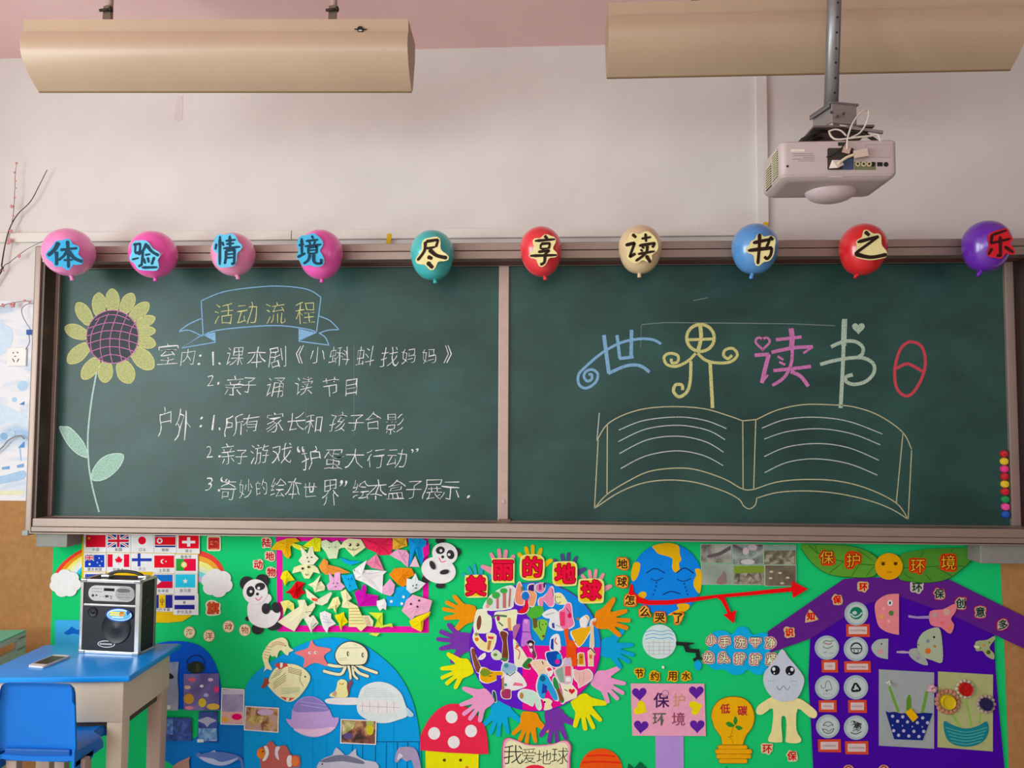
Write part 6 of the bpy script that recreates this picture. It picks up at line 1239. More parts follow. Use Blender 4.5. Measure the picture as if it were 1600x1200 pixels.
# --- the globe and the drawings glued on it
GB = piece('paper_globe', 'round violet, blue and pink paper globe crowded with cut-out drawings', 'globe', ell(836, 1010.5, 103, 101, 64), '#5a2cae', 3)
s = Sheet(LY(3) - .0012); s.poly([(806, 913)] + ell(836, 1010.5, 101.8, 99.8, 24, 0, -104, 0) + [(936, 1012), (818, 1008), (829, 960)], '#2f80c8', .0005); s.build('blue_quarter', GB)
s = Sheet(LY(3) - .0012); s.poly([(816, 1008), (937, 1011)] + ell(836, 1010.5, 101.8, 99.8, 24, 0, 0, 101), '#e41c84', .0005); s.build('pink_quarter', GB)
def gd(label, pts, c, deco=(), sm=True, layer=4, rim=True):
    base = cr(pts, True, 3) if sm else pts
    cx_, cy_ = sum(p[0] for p in base) / len(base), sum(p[1] for p in base) / len(base)
    big = [(cx_ + (p[0] - cx_) * 1.08 + (.5 if p[0] > cx_ else -.5), cy_ + (p[1] - cy_) * 1.05 + (.5 if p[1] > cy_ else -.5)) for p in base]
    return piece('glued_drawing', label, 'drawing', big if rim else base, '#e6e2e2' if rim else c, layer, ([('painted_area', [('p', base, c)])] if rim else []) + ([('painted_detail', list(deco))] if deco else []) if False else [('painted_area', ([('p', base, c)] if rim else []) + list(deco))] if (rim or deco) else [], 'drawings glued on the globe')
gd('drawing of a row of green trees near the top left of the globe', [(759, 952), (763, 936), (780, 922), (796, 916), (804, 922), (801, 936), (797, 950)], '#c0c9c4', [('p', R_(775.5, 934, 779.5, 951), '#b0606a'), ('p', R_(785.5, 926, 791, 950), '#a86a62'), ('p', [(796, 919), (799, 920), (797, 948), (794, 948)], '#a06a60'), ('p', ell(775, 930, 6.5, 5.5), '#3c9a44'), ('p', ell(787, 923, 6, 4.2), '#3a9a48'), ('p', ell(765, 940, 5, 6), '#5c9c58'), ('p', ell(762, 947, 3, 3), '#d88a7c')])
gd('drawing of an orange dressed figure at the top of the globe', [(806, 942), (805, 928), (809, 913), (813, 911), (817, 925), (818, 944)], '#e2866e', [('p', ell(816, 920, 2, 4), '#5a6a5c')])
gd('drawing of a blue balloon on a red stem at the top of the globe', [(819, 925), (824, 925), (828, 932), (825, 939), (826, 950), (820, 958), (808, 957), (818, 948), (820, 938), (815, 931)], '#c02a3a', [('p', ell(821, 931, 6, 6.8), '#2f6cb4')], layer=5)
gd('drawing of a figure with a dark violet head', [(825, 923), (826, 915), (834, 913), (835, 924), (838, 930), (834, 946), (827, 945), (828, 930)], '#e0946c', [('p', [(825, 922), (826.5, 914.5), (834.5, 913), (834, 924)], '#36206a')])
gd('drawing of a small pink house at the top of the globe', [(838, 914), (848, 911), (852, 916), (850, 922), (845, 926), (838, 922)], '#c07ca4', [('p', R_(842, 913, 846, 922), '#a03a64'), ('p', R_(849, 911, 852, 918), '#3c1c4c')])
gd('drawing of a pink girl in the blue quarter', [(855, 925), (859, 918), (864, 920), (865, 944), (857, 947), (850, 938), (848, 948), (843, 946), (842, 936), (850, 932)], '#ea84a0', [('l', [(863, 920), (865, 932)], 1, '#5c3040')])
gd('pale green drawing with a smiling face in the blue quarter', [(867, 929), (875, 927), (881, 933), (886, 942), (875, 944), (868, 940)], '#d4da9c', [('l', cr([(868, 930), (867.5, 938), (872, 943), (876, 940)], False), 1, '#223028'), ('p', ell(871, 933, .9), '#222222'), ('p', ell(875, 933, .9), '#222222')])
gd('drawing of a round green tree in the centre of the globe', [(823, 957), (832, 948), (846, 947), (850, 955), (845, 963), (838, 967), (840, 980), (833, 982), (831, 968), (825, 963)], '#4ba03a', [('p', [(832, 966), (838, 966), (840, 980), (834, 982)], '#65482a')], rim=False)
gd('drawing of a light green fox face', [(832, 981), (838, 976), (842, 968), (855, 970), (854, 982), (848, 1001), (840, 992)], '#74b044', [('l', cr([(843, 970), (843, 979), (846, 985)], False), 1.1, '#182018'), ('p', ell(848, 976, 1), '#182018'), ('p', ell(853, 975, 1), '#182018'), ('p', ell(849, 994, 2), '#7c3428')], rim=False)
gd('white drawing with fine blue comic figures', [(849, 960), (863, 952), (873, 960), (875, 972), (880, 983), (868, 984), (858, 977), (860, 967), (853, 966)], '#d0d4e2', [('p', [(862, 974), (866, 973), (867, 982), (863, 981)], '#3c3c94'), ('l', [(853, 961), (866, 957)], .6, '#444a5c'), ('l', [(868, 976), (876, 980)], .7, '#444a5c')])
gd('rose red drawing of two houses in the blue quarter', [(874, 956), (880, 952), (885, 943), (892, 945), (894, 962), (896, 977), (880, 983), (875, 972)], '#e0789c', [('p', R_(875, 956, 883, 978), '#d8486c'), ('p', ell(890, 962, 3.2, 4), '#c02c50'), ('l', [(885, 950), (892, 960)], 1, '#5c2034')])
gd('drawing of an orange-red long-necked figure', [(881, 982), (888, 982), (889, 999), (901, 1003), (900, 1020), (903, 1038), (886, 1040), (885, 1010)], '#df5426', [('p', ell(892, 1007, 4.5, 4), '#c8602c'), ('l', [(898, 1002), (904, 1005)], 2.2, '#5c2c14')], rim=False)
gd('drawing of a dancer with a golden skirt', [(893, 986), (908, 981), (906, 970), (915, 962), (920, 968), (916, 980), (925, 978), (915, 998), (905, 1010), (898, 1000)], '#d0a038', [('p', [(907, 980), (905, 968), (914, 962), (919, 969), (915, 981)], '#d4dcd4'), ('p', ell(903, 967, 3, 2), '#8c6c54')])
gd('thin beige drawn stick figure at the right rim of the globe', [(922, 975), (926, 968), (931, 969), (927, 980), (928, 1008), (922, 1010), (923, 990)], '#c8b89c', [('p', ell(928, 974, 2.4, 3.6), '#c8643c')])
gd('drawing of a rounded bottle with blue side', [(860, 1014), (861, 999), (867, 992), (873, 994), (875, 1014), (866, 1018)], '#d4d4e6', [('p', [(860, 1013), (861, 999), (865, 997), (865, 1016)], '#223c94'), ('l', cr([(869, 996), (867, 1002), (871, 1007)], False), 1.6, '#a04a4c')])
gd('white drawing with a brown trunk at the left rim', [(742, 985), (745, 957), (750, 953), (759, 953), (761, 960), (767, 966), (764, 986)], '#d0d8b8', [('p', ell(748.5, 973, 3.6, 11.5, 20, 6), '#6c4230')])
gd('drawing of a reclining girl in orange boots', [(740, 996), (744, 986), (750, 996), (757, 1003), (761, 1002), (760, 990), (774, 994), (767, 1017), (752, 1014), (743, 1004)], '#e2cc94', [('p', [(762, 994), (772, 995), (770, 999), (763, 998)], '#b8404c'), ('p', [(763, 1001), (768, 1001), (765, 1016), (761, 1015)], '#a8704c'), ('p', ell(745, 999, 3, 3), '#cc6a30'), ('p', ell(744.5, 991, 3, 2.6), '#7c8a5c')])
gd('cream drawing of a tree with a red flower', [(775, 958), (790, 956), (806, 954), (805, 970), (804, 986), (792, 980), (781, 985), (776, 970)], '#d0d4ac', [('p', [(793, 966), (798, 965), (799, 986), (794, 985)], '#c4905c'), ('l', cr([(770, 966), (774, 962), (782, 962), (792, 963)], False), 3, '#44644c'), ('p', ell(778.5, 966, 2.6, 4.5), '#94305c'), ('l', [(779, 972), (786, 978)], 2, '#2f5a48')])
gd('drawing of a thick brown tree trunk in the violet part', [(781, 990), (785, 986), (793, 990), (792, 1000), (794, 1030), (784, 1031), (786, 1005)], '#683824', [('p', ell(788, 1030, 6, 2.4), '#3c7444')])
gd('small pale green drawing beside the brown trunk', [(768, 1022), (775, 1016), (782, 1022), (783, 1029), (773, 1030)], '#bccba8', [('p', ell(774, 1023, 3, 2.4), '#5a7450')])
gd('drawing of a slanting brown log at the left rim', [(736, 1017), (741, 1014), (744, 1026), (752, 1046), (744, 1049)], '#744232')
gd('drawing of a little white bird beside the log', [(747, 1029), (752, 1023), (758, 1020), (759, 1025), (755, 1030), (749, 1031)], '#e8e6ea', [('p', ell(753, 1026, 1.4, 2), '#c8c490')], rim=False)
gd('drawing of a green-backed hedgehog on orange', [(751, 1062), (752, 1045), (760, 1044), (769, 1049), (785, 1050), (784, 1058), (775, 1062), (763, 1067)], '#dc9c34', [('p', ell(758, 1051, 8, 6), '#6c842c'), ('l', [(766, 1052), (770, 1051)], 1.2, '#30281c'), ('l', [(764, 1057), (768, 1056)], 1.2, '#30281c'), ('p', R_(776, 1055, 783, 1076), '#5a2cae')])
gd('grey-blue heart-shaped drawn head', [(784, 1050), (786, 1038), (791, 1034), (797, 1037), (806, 1040), (806, 1048), (798, 1053), (790, 1052)], '#86aab8', [('p', ell(791, 1040, 3.6, 3.4), '#3c8488'), ('p', ell(799, 1043, 4, 4), '#8c9cc4')])
gd('white drawn slice with a pink filling', [(788, 1054), (796, 1056), (806, 1049), (821, 1068), (815, 1074), (800, 1078), (789, 1072)], '#d4dfd4', [('p', [(801, 1071), (804, 1066), (816, 1068), (818, 1072)], '#d46c86'), ('l', [(791, 1052), (797, 1056), (805, 1050)], 1.4, '#2c3c3c'), ('p', R_(784, 1048, 787.5, 1080), '#a8704c'), ('p', ell(790, 1070, 2.4), '#3c8a8c')])
gd('dark rose drawn cup at the lower left of the globe', [(786, 1077), (797, 1077), (798, 1083), (797, 1091), (787, 1091), (783, 1084)], '#94385a')
gd('small green and blue drawn cat at the lower left rim', [(770, 1080), (774, 1082), (776, 1095), (773, 1097), (770, 1090)], '#24544c')
gd('cream drawing with red lines in the middle of the globe', [(803, 1000), (808, 1004), (818, 1020), (825, 1032), (818, 1040), (806, 1039), (804, 1020)], '#dad0b8', [('l', cr([(804, 1012), (812, 1018), (810, 1030)], False), 1.4, '#b0443c'), ('l', [(806, 1004), (812, 1010)], 1, '#2c3c2c'), ('p', ell(808, 1010, 2.4), '#c85a3c')])
gd('dark green drawn leaf with a red berry', [(816, 1040), (820, 1034), (826, 1028), (832, 1031), (827, 1037), (828, 1045), (820, 1044)], '#2c7036', [('p', ell(827, 1040, 3, 3.4), '#8c2430')])
gd('drawing of a dark-haired girl in a plum dress', [(824, 1004), (829, 1000), (835, 1004), (834, 1012), (838, 1024), (835, 1029), (830, 1018), (826, 1010)], '#6c3450', [('p', ell(829, 1004, 5.6, 3.8), '#241c22'), ('p', ell(829, 1007, 3, 2.4), '#d4ccc4'), ('p', ell(830, 1016, 2.4, 3), '#dcc8cc')])
gd('lilac drawn dress in the centre of the globe', [(817, 970), (822, 967), (828, 970), (828, 985), (831, 1000), (825, 1006), (814, 1010), (816, 990)], '#ad74c2', [('p', ell(822, 971, 3, 3), '#c896cc'), ('l', [(816, 987), (828, 988)], 1.2, '#5a2c6c')], rim=False)
gd('mauve drawn wing beside the lilac dress', [(801, 982), (806, 976), (813, 976), (808, 990), (803, 1000)], '#a2648f', rim=False)
gd('skin-coloured drawn figure in the pink quarter', [(829, 1036), (838, 1032), (850, 1032), (858, 1040), (862, 1048), (852, 1052), (845, 1060), (840, 1050)], '#dfbca2', [('l', [(847, 1033), (849, 1038)], 1.4, '#241c1c'), ('p', ell(857, 1046, 3.6, 3), '#c03c44')])
gd('blue drawn mermaid tail in the pink quarter', [(845, 1054), (854, 1055), (862, 1068), (870, 1084), (871, 1094), (864, 1092), (856, 1078), (852, 1084), (850, 1092), (843, 1088), (839, 1072)], '#3b93c6', [('p', ell(848, 1060, 4.4, 5), '#1f5a80'), ('p', [(848, 1068), (855, 1072), (854, 1082), (846, 1084)], '#2a3c94')])
gd('pale mint drawn elephant at the bottom of the globe', [(811, 1084), (818, 1078), (832, 1080), (841, 1088), (845, 1104), (841, 1109), (837, 1104), (835, 1096), (832, 1103), (826, 1100), (813, 1093)], '#b2cfc0', [('p', ell(815, 1087, 3, 5), '#a8744c')])
gd('small cream drawn bird at the bottom of the globe', [(849, 1094), (855, 1092), (862, 1096), (860, 1101), (862, 1106), (851, 1109), (852, 1100)], '#e2d0a4', [('p', ell(851, 1097, 1.6), '#241c1c')])
gd('navy drawn creature with a pink ball', [(853, 1021), (862, 1018), (872, 1018), (878, 1030), (876, 1040), (866, 1042), (857, 1035)], '#1d489c', [('p', ell(871, 1034, 3.8), '#e83c94'), ('p', R_(870, 1022, 877, 1030), '#2c94c4')])
gd('drawing of a tower block in green, rose and white', [(867, 1047), (879, 1040), (881, 1031), (887, 1028), (893, 1031), (893, 1066), (879, 1068), (872, 1062)], '#c0aab0', [('p', [(868, 1048), (879, 1042), (882, 1066), (875, 1066)], '#7c9c88'), ('p', R_(883, 1041, 892, 1056), '#cc5464'), ('p', ell(887, 1034, 4), '#b4acc8'), ('p', R_(884, 1058, 892, 1065), '#dce0e8')])
gd('drawing of an ochre door at the right of the pink quarter', [(903, 1022), (907, 1020), (912, 1021), (914, 1040), (903, 1040)], '#d8b87c', [('p', R_(904.5, 1021.5, 911.5, 1037.5), '#b07c28'), ('p', ell(908, 1027, 1.4), '#5c3c14')], sm=False)
gd('drawing of a beige hut with a dark roof at the right rim', [(919, 1019), (925, 1013), (930, 1022), (927, 1026), (927, 1040), (920, 1040)], '#dcb890', [('l', [(919, 1014), (923, 1012.5), (930, 1021)], 1.6, '#2c2024'), ('p', R_(921, 1023, 925, 1029), '#b86c3c')], sm=False)
gd('pinkish drawn teddy head in the pink quarter', [(897, 1047), (907, 1049), (918, 1046), (925, 1054), (922, 1063), (912, 1070), (905, 1074), (903, 1066), (898, 1060)], '#d8aaa6', [('l', [(906, 1052), (905, 1066)], .6, '#a87c74'), ('l', [(912, 1050), (912, 1066)], .6, '#a87c74')])
gd('drawing of a green tree with a slanting trunk', [(864, 1062), (867, 1058), (872, 1066), (875, 1078), (882, 1094), (876, 1098), (870, 1080), (865, 1072)], '#2c8040', [('p', [(869, 1078), (874, 1075), (881, 1093), (876, 1096)], '#74472e')])
gd('cream card with a drawn strawberry at the lower right of the globe', [(877, 1070), (893, 1070), (901, 1080), (900, 1089), (884, 1096)], '#dad6b8', [('p', heart(893.5, 1080, 5), '#c0303c'), ('l', [(882, 1077), (887, 1080)], 1.4, '#2c4c30')], sm=False)
gd('small red and white drawn cone in the pink quarter', [(853, 1045), (860, 1042), (864, 1048), (859, 1057)], '#d8d0d4', [('p', [(854, 1045), (859, 1042.5), (863, 1047), (857, 1049)], '#c83c44')])

# --- mushroom, sign, ball
fm = lambda *p: [(640 + x / 6.667, 1020 + y / 6.667) for x, y in p]
fs = lambda *p: [(780 + x / 7.273, 1040 + y / 7.273) for x, y in p]
MS_ = thing('paper_mushroom', 'big red paper mushroom with white spots and a yellow smiling stalk', 'mushroom', P(706, 1215, LY(2)), PAP)
s = Sheet(LY(2)); s.poly(fm((165, 1020), (720, 1045), (715, 1300), (170, 1300)), '#e6d21a', .0012); st_ = s.build('stalk', MS_)
s = Sheet(LY(3)); s.poly(cr(fm((112, 1015), (112, 880), (150, 780), (220, 670), (310, 580), (420, 535), (530, 540), (640, 600), (740, 700), (800, 830), (822, 1055)), False, 4) + fm((720, 1056), (400, 1040)), '#df3c52', .0012); cap = s.build('cap', MS_)
for x, y in ((438, 670), (256, 840), (640, 815), (460, 932)): s = Sheet(LY(3) - .0012); s.poly(ell(*fm((x, y))[0], 9.3, 9.7, 24), '#ebe8ee', .0008); s.build('white_spot', cap)
for x, y, r, c in ((362, 1118, 2.4, '#4a3812'), (530, 1118, 2.4, '#4a3812'), (597, 1195, 2.6, '#d87a2c')): s = Sheet(LY(2) - .0012); s.poly(ell(*fm((x, y))[0], r, n=14), c, .0004); s.build('eye' if r < 2.5 else 'mouth', st_)
SG = cr(fs((28, 1000), (40, 870), (90, 820), (180, 840), (300, 888), (420, 902), (540, 896), (640, 880), (720, 850), (790, 862), (822, 930), (808, 1050), (812, 1230)), False, 4) + fs((30, 1230))
def shr(pts, k, c0): return [(c0[0] + (x - c0[0]) * k, c0[1] + (y - c0[1]) * k) for x, y in pts]
piece('paper_sign', 'cream paper sign with a wavy pink edge reading 我爱地球', 'sign', SG, '#b0587c', 4, [('pink_border', [('p', shr(SG, .965, (838, 1186)), '#e8a4b4')]), ('cream_field', [('p', [(x, y + .5) for x, y in shr(SG, .9, (838, 1188))], '#e9d9ae')]),
      ('lettering', [('g', ch, x, y, z, '#2a2820', dict(bold=-.01, shear=.05)) for ch, x, y, z in (('我', 802, 1179, 30), ('爱', 826, 1181, 23), ('地', 850, 1183, 23), ('球', 875, 1181, 26))]), ('red_lips', [('p', ell(836, 1202, 16, 7), '#d03a4c')])], PAP)
piece('paper_ball', 'orange paper ball with darker red stripes at the bottom edge', 'ball', ell(939, 1203, 33.5, 33.5, 40), '#ea5a36', 2, [('stripe', [('l', cr([(917, 1181.5), (939, 1180), (961, 1182)], False), 2.6, '#c8382c')]), ('stripe', [('l', cr([(909, 1191.5), (939, 1190), (969, 1192)], False), 2.8, '#c8382c')])], PAP)
piece('paper_grass', 'dark green paper grass tips at the bottom edge below the pink sign', 'grass cut-out', [(978, 1215), (982, 1193), (991, 1201), (1000, 1190), (1012, 1202), (1014, 1215)], '#0f5a3a', 2)
piece('paper_grass', 'small dark green paper tip at the bottom edge below the light bulb', 'grass cut-out', [(1126, 1215), (1135, 1198), (1143, 1215)], '#14503a', 2)

# --- crying earth, arrow, photos
fa = lambda *p: [(950 + x / 7.5, 840 + y / 7.5) for x, y in p]
fb_ = lambda *p: [(1080 + x / 7.5, 840 + y / 7.5) for x, y in p]
NV = '#142a5c'
lands = [((520, 100), (620, 70), (740, 65), (830, 100), (840, 190), (860, 260), (830, 300), (840, 370), (790, 410), (750, 350), (755, 250), (680, 215), (590, 190), (545, 140)), ((300, 300), (370, 295), (375, 360), (340, 470), (290, 510), (270, 440)), ((1020, 370), (1080, 370), (1100, 440), (1095, 560), (1070, 655), (1005, 570), (1010, 490), (1035, 440)), ((330, 700), (390, 635), (440, 640), (450, 680), (410, 715)), ((810, 780), (930, 775), (955, 820), (870, 880), (705, 912), (760, 870), (825, 835))]
piece('paper_earth', 'blue paper earth with orange continents and a crying face', 'earth', ell(1041.5, 905, 55.5, 56.5, 48), '#2b7cd0', 2, [('continent', [('p', cr(fa(*l), True, 3), '#eba62a')]) for l in lands] + [('eyelid', [('l', cr(fa(*l), False), w, NV)]) for l, w in ((((450, 415), (550, 362), (665, 415)), 1.6), (((800, 415), (900, 357), (1005, 420)), 1.8), (((498, 480), (565, 505), (645, 470)), 1.2), (((808, 485), (885, 512), (975, 480)), 1.2))]
      + [('mouth', [('l', cr(fa((640, 670), (740, 632), (845, 660)), False), 1.6, NV)])] + [('tear', [('p', ell(*fa(q)[0], 1, 1.5, 10, 20), NV)]) for q in ((567, 528), (562, 570), (550, 617), (532, 668), (893, 542), (905, 582), (920, 625), (932, 665))], PAP)
AR = fa((238, 680), (250, 600), (265, 540), (290, 560), (302, 640), (370, 700), (480, 735), (700, 735), (1000, 700)) + fb_((300, 670), (640, 638), (1178, 580), (1183, 508), (1368, 605), (1192, 708), (1182, 632), (640, 682), (390, 702)) 
BR_ = fb_((440, 820), (465, 878), (527, 850), (500, 1008), (373, 902), (425, 888), (405, 840), (352, 745), (305, 705))
piece('paper_arrow', 'long red forked paper arrow sweeping from the crying earth to the photos', 'arrow', AR + BR_ + fa((1000, 752), (700, 788), (480, 790), (340, 765)), '#d4182e', 4, group=PAP)
for lb, q, cols, sc, sd, ex in (('grey photo of a sloping bank, left in the upper row', (110, 75, 475, 300), ('#5c5250', '#96988c', '#b4b8ac'), 12, 11, [('p', fb_((180, 210), (330, 170), (465, 90), (465, 140), (330, 215), (200, 240)), '#5a5052')]), ('photo of white animals by the water, middle of the upper row', (480, 75, 845, 318), ('#5c4a50', '#7a8a84', '#a8b4ac'), 22, 12, [('p', ell(*fb_((640, 160))[0], 5, 6), '#b8acae'), ('p', ell(*fb_((720, 115))[0], 7, 5), '#b0a4a8'), ('p', ell(*fb_((660, 285))[0], 11, 4), '#b4b0b4')]),
        ('photo of a littered field, right in the upper row', (850, 85, 1228, 318), ('#5a5440', '#7c7860', '#a8a890'), 45, 13, [('p', fb_((860, 95), (1222, 95), (1222, 150), (860, 150)), '#7c948c')]), ('misty grey photo with a lone figure, left in the lower row', (115, 308, 490, 552), ('#8c9c8c', '#98a698', '#a4b0a2'), 6, 14, [('p', cr(fb_((300, 540), (320, 470), (355, 440), (375, 395), (400, 400), (415, 460), (410, 540)), True, 3), '#7c6a68')]),
        ('photo of rubbish on green grass, middle of the lower row', (495, 325, 860, 555), ('#4c4c34', '#8c8474', '#b8b0a4'), 40, 15, [('p', fb_((500, 332), (855, 332), (855, 410), (500, 420)), '#6c8434')]), ('brown photo of litter on bare ground, right in the lower row', (862, 322, 1232, 570), ('#5c5040', '#6c6450', '#7c7660'), 14, 16, [('p', ell(*fb_(q_)[0], 3, 1.6), '#b4ac94') for q_ in ((940, 400), (1040, 415), (930, 475), (1130, 470), (1065, 535))])):
    a_, b_ = fb_((q[0], q[1]), (q[2], q[3])); photo(lb, rect(*a_, *b_), cols, sc, sd, 2, '#a9b4a6', .6, ex)
gl = ell(1030.4, 1002.6, 26.5, 26.8, 36)
piece('paper_globe', 'small pale round drawing of brickwork under blue waves beside the black tap', 'drawing', gl, '#bcd0cf', 2, [('wave', [('l', cr([(1008, y + 2), (1020, y - 1), (1032, y + 1), (1045, y - 1), (1052, y + 2)], False), 1.1, '#5c9cc4')]) for y in (986, 991, 997)] + [('brick_course', [('l', [(1006 + abs(y - 1008) * .3, y), (1054 - abs(y - 1008) * .3, y)], .5, '#b08c88')]) for y in (1004, 1010, 1016, 1022)] + [('brick_joint', [('l', [(x, 1000 if x % 2 else 1003), (x, 1022)], .4, '#b08c88')]) for x in (1014, 1021, 1030, 1037, 1046)], PAP)
f9 = lambda *p: [(970 + x / 5, 960 + y / 5) for x, y in p]
piece('paper_tap', 'black paper water tap between the round drawing and the blue cloud', 'tap', f9((430, 213), (570, 222), (572, 230), (530, 240), (538, 268), (612, 272), (620, 330), (642, 360), (600, 350), (572, 372), (562, 348), (588, 335), (585, 302), (508, 296), (488, 246), (432, 241)), '#1d2422', 3, group=PAP)
piece('paper_drop', 'small blue paper drop falling from the black tap', 'drop', cr(f9((600, 355), (632, 395), (605, 442), (572, 400)), True, 4), '#2a9ad4', 2, group=PAP)
bm = bmesh.new(); bmesh.ops.create_uvsphere(bm, u_segments=10, v_segments=8, radius=.0062, matrix=Matrix.Translation(P(1036.5, 1042.5, -.017))); o = link('push_pin', bm, mat('#d8d4c8', .3), smooth=True, loc=P(1036.5, 1042.5, -.017)); tag(o, 'little white push pin in the green paper under the round brick drawing', 'pin')
piece('paper_post', 'mauve paper post carrying the pink sign', 'post', f9((270, 940), (490, 940), (492, 1290), (274, 1290)), '#a489c2', 1, group=PAP)
ps = piece('paper_sign', 'pink paper sign with hearts reading 保护环境', 'sign', f9((78, 540), (652, 542), (665, 950), (90, 948)), '#e79ab0', 2,
      [('purple_heart', [('p', heart(*f9(q)[0], 11.6, r_), '#562a8c')]) for q, r_ in (((145, 618), -3), ((590, 605), 0), ((158, 875), 5), ((597, 870), 0))] + [('yellow_heart', [('p', heart(*f9(q)[0], 11.6, r_), '#e8c41e')]) for q, r_ in (((155, 735), -60), ((583, 727), -110))]
      + [('lettering', [('g', '保', 1033.5, 1094, 25, '#3c1c50', dict(bold=.015)), ('g', '护', 1061, 1094, 20, '#b88a6c', dict(bold=.01)), ('g', '环', 1030, 1124, 21, '#5c5a50', dict(bold=.015)), ('g', '境', 1060, 1123.5, 21, '#84485c', dict(bold=.01))]), ('smiling_face', [('p', ell(1039.5, 1083.5, 4.8), '#e79ab0'), ('l', ell(1039.5, 1083.5, 5, n=20) + [ell(1039.5, 1083.5, 5, n=20)[0]], .7, '#5c3c5c'), ('l', cr([(1037, 1085), (1039.5, 1087), (1042, 1085)], False), .6, '#5c3c5c')])], PAP)
# bulb
f8 = lambda *p: [(1080 + x / 5, 960 + y / 5) for x, y in p]
BU = thing('paper_bulb', 'orange paper light bulb with a green sprout and the characters 低碳', 'light bulb', P(1146, 1193, LY(2)), PAP)
s = Sheet(LY(2)); bo = cr(f8((153, 800), (168, 730), (220, 668), (300, 642), (400, 650), (465, 700), (497, 790), (480, 880), (430, 950), (405, 1022)), False, 4) + cr(f8((240, 1022), (230, 960), (180, 890)), False, 4); s.poly(bo, '#6a4410', .0008); s.poly(shr(bo, .975, (1145, 1125)), '#e8a226', .0008, .0008); gls = s.build('glass', BU)
for i, (x0, y0, x1, y1) in enumerate(((205, 1020, 440, 1055), (185, 1052, 476, 1092), (195, 1090, 470, 1128), (215, 1126, 440, 1165))):
    s = Sheet(LY(2) - .0004 * (i % 2)); a_, b_ = f8((x0, y0), (x1, y1)); s.poly(rrect(*a_, *b_, 3), '#7a4c12', .001); s.poly(rrect(a_[0] + .5, a_[1] + .5, b_[0] - .5, b_[1] - .6, 2.6), '#e09a22', .0006, .001); s.build('screw_ring', BU)
for ch_, q_ in (('低', (265, 737)), ('碳', (400, 752))): s = Sheet(LY(2) - .0016); s.glyph(ch_, *f8(q_)[0], 15, '#a02a34', bold=.03, lift=.0003); s.build('lettering', gls)
for l in (((345, 795), (362, 830), (345, 865), (330, 835)), ((270, 850), (300, 840), (340, 870), (300, 880)), ((345, 875), (375, 870), (402, 890), (370, 905))): s = Sheet(LY(2) - .0016); s.poly(cr(f8(*l), True, 4), '#2c7a2c', .0004); s.build('leaf', gls)
s = Sheet(LY(2) - .0016); s.line(f8((335, 860), (305, 960), (330, 1005)), .7, '#7a5a1c', .0002); s.line(f8((285, 960), (330, 950)), .7, '#7a5a1c', .0003); s.build('filament', gls)
# drop figure
DF = thing('paper_drop_figure', 'grey-blue water drop figure with big eyes and a cream paper body', 'figure', P(1228, 1161, LY(3)), PAP)
s = Sheet(LY(3)); s.poly(cr(f8((650, 640), (740, 660), (832, 655), (900, 690), (980, 760), (970, 808), (920, 800), (832, 738), (822, 900), (860, 975), (835, 1005), (745, 1000), (740, 960), (745, 860), (735, 800), (708, 800), (705, 880), (712, 985), (690, 1000), (610, 995), (605, 962), (630, 900), (638, 735), (560, 780), (512, 775), (515, 725), (570, 680)), True, 3), '#e4cc96', .0012); s.build('body', DF)
s = Sheet(LY(4)); s.poly(cr(f8((710, 272), (760, 335), (840, 430), (882, 500), (872, 570), (838, 640), (800, 668), (720, 682), (650, 660), (600, 610), (566, 540), (570, 460), (610, 405), (660, 345)), True, 3), '#b2bcc8', .0012); hd = s.build('drop_head', DF)
for x, y in ((657, 437), (773, 440)): s = Sheet(LY(4) - .0012); s.poly(ell(*f8((x, y))[0], 7.4, 7.6, 20), '#16191c', .0004); s.poly(ell(*f8((x - 12 if x < 700 else x + 14, y - 10))[0], 2.6, 3, 12), '#c8ccd4', .0003, .0004); s.poly(ell(*f8((x - 8, y + 22))[0], 1.3, n=10), '#c8ccd4', .0003, .0004); s.build('eye', hd)
s = Sheet(LY(4) - .0012); s.line(cr(f8((668, 560), (690, 590), (722, 560), (750, 590), (772, 562)), False), .8, '#3c4450', .0003); s.build('mouth', hd)
for x in (600, 782): s = Sheet(LY(4) - .0012); [s.line(f8((x + k * 18, 518), (x + 8 + k * 18, 522)), .8, '#4c545c', .0003) for k in range(3)]; s.build('cheek_marks', hd)
BOOST[:] = [1.05, .12]  # lower scale for the right-hand papers: light falloff put into their colour
# --- purple house with leaves, badges and paper fish
piece('house_wall', 'blue-violet paper house body holding badges, fish and two pictures', 'paper house', [(1266, 997), (1330, 950), (1400, 908), (1480, 930), (1553, 985), (1556, 1050), (1561, 1110), (1572, 1225), (1272, 1225), (1267, 1130), (1263, 1060)], '#4a1e9c', 2, group=PAP)
piece('house_roof', 'plum-coloured paper roof sloping down both sides of the violet house', 'roof', [(1199, 987), (1318, 905), (1345, 902), (1480, 904), (1640, 983), (1640, 1032), (1554, 992), (1480, 958), (1400, 930), (1350, 945), (1266, 998), (1204, 1020)], '#5f2c84', 3, group=PAP)
fc = lambda *p: [(1220 + x / 7.5, 840 + y / 7.5) for x, y in p]
fr = lambda *p: [(1400 + x / 6, 840 + y / 6) for x, y in p]
GLF = '#5c9a3a'; DG = '#1c4c20'
L1p = cr(fc((235, 92), (420, 85), (760, 92), (960, 140), (1110, 220), (1150, 330), (1110, 440), (1000, 470), (830, 465), (640, 450), (480, 390), (340, 270)), True, 4)
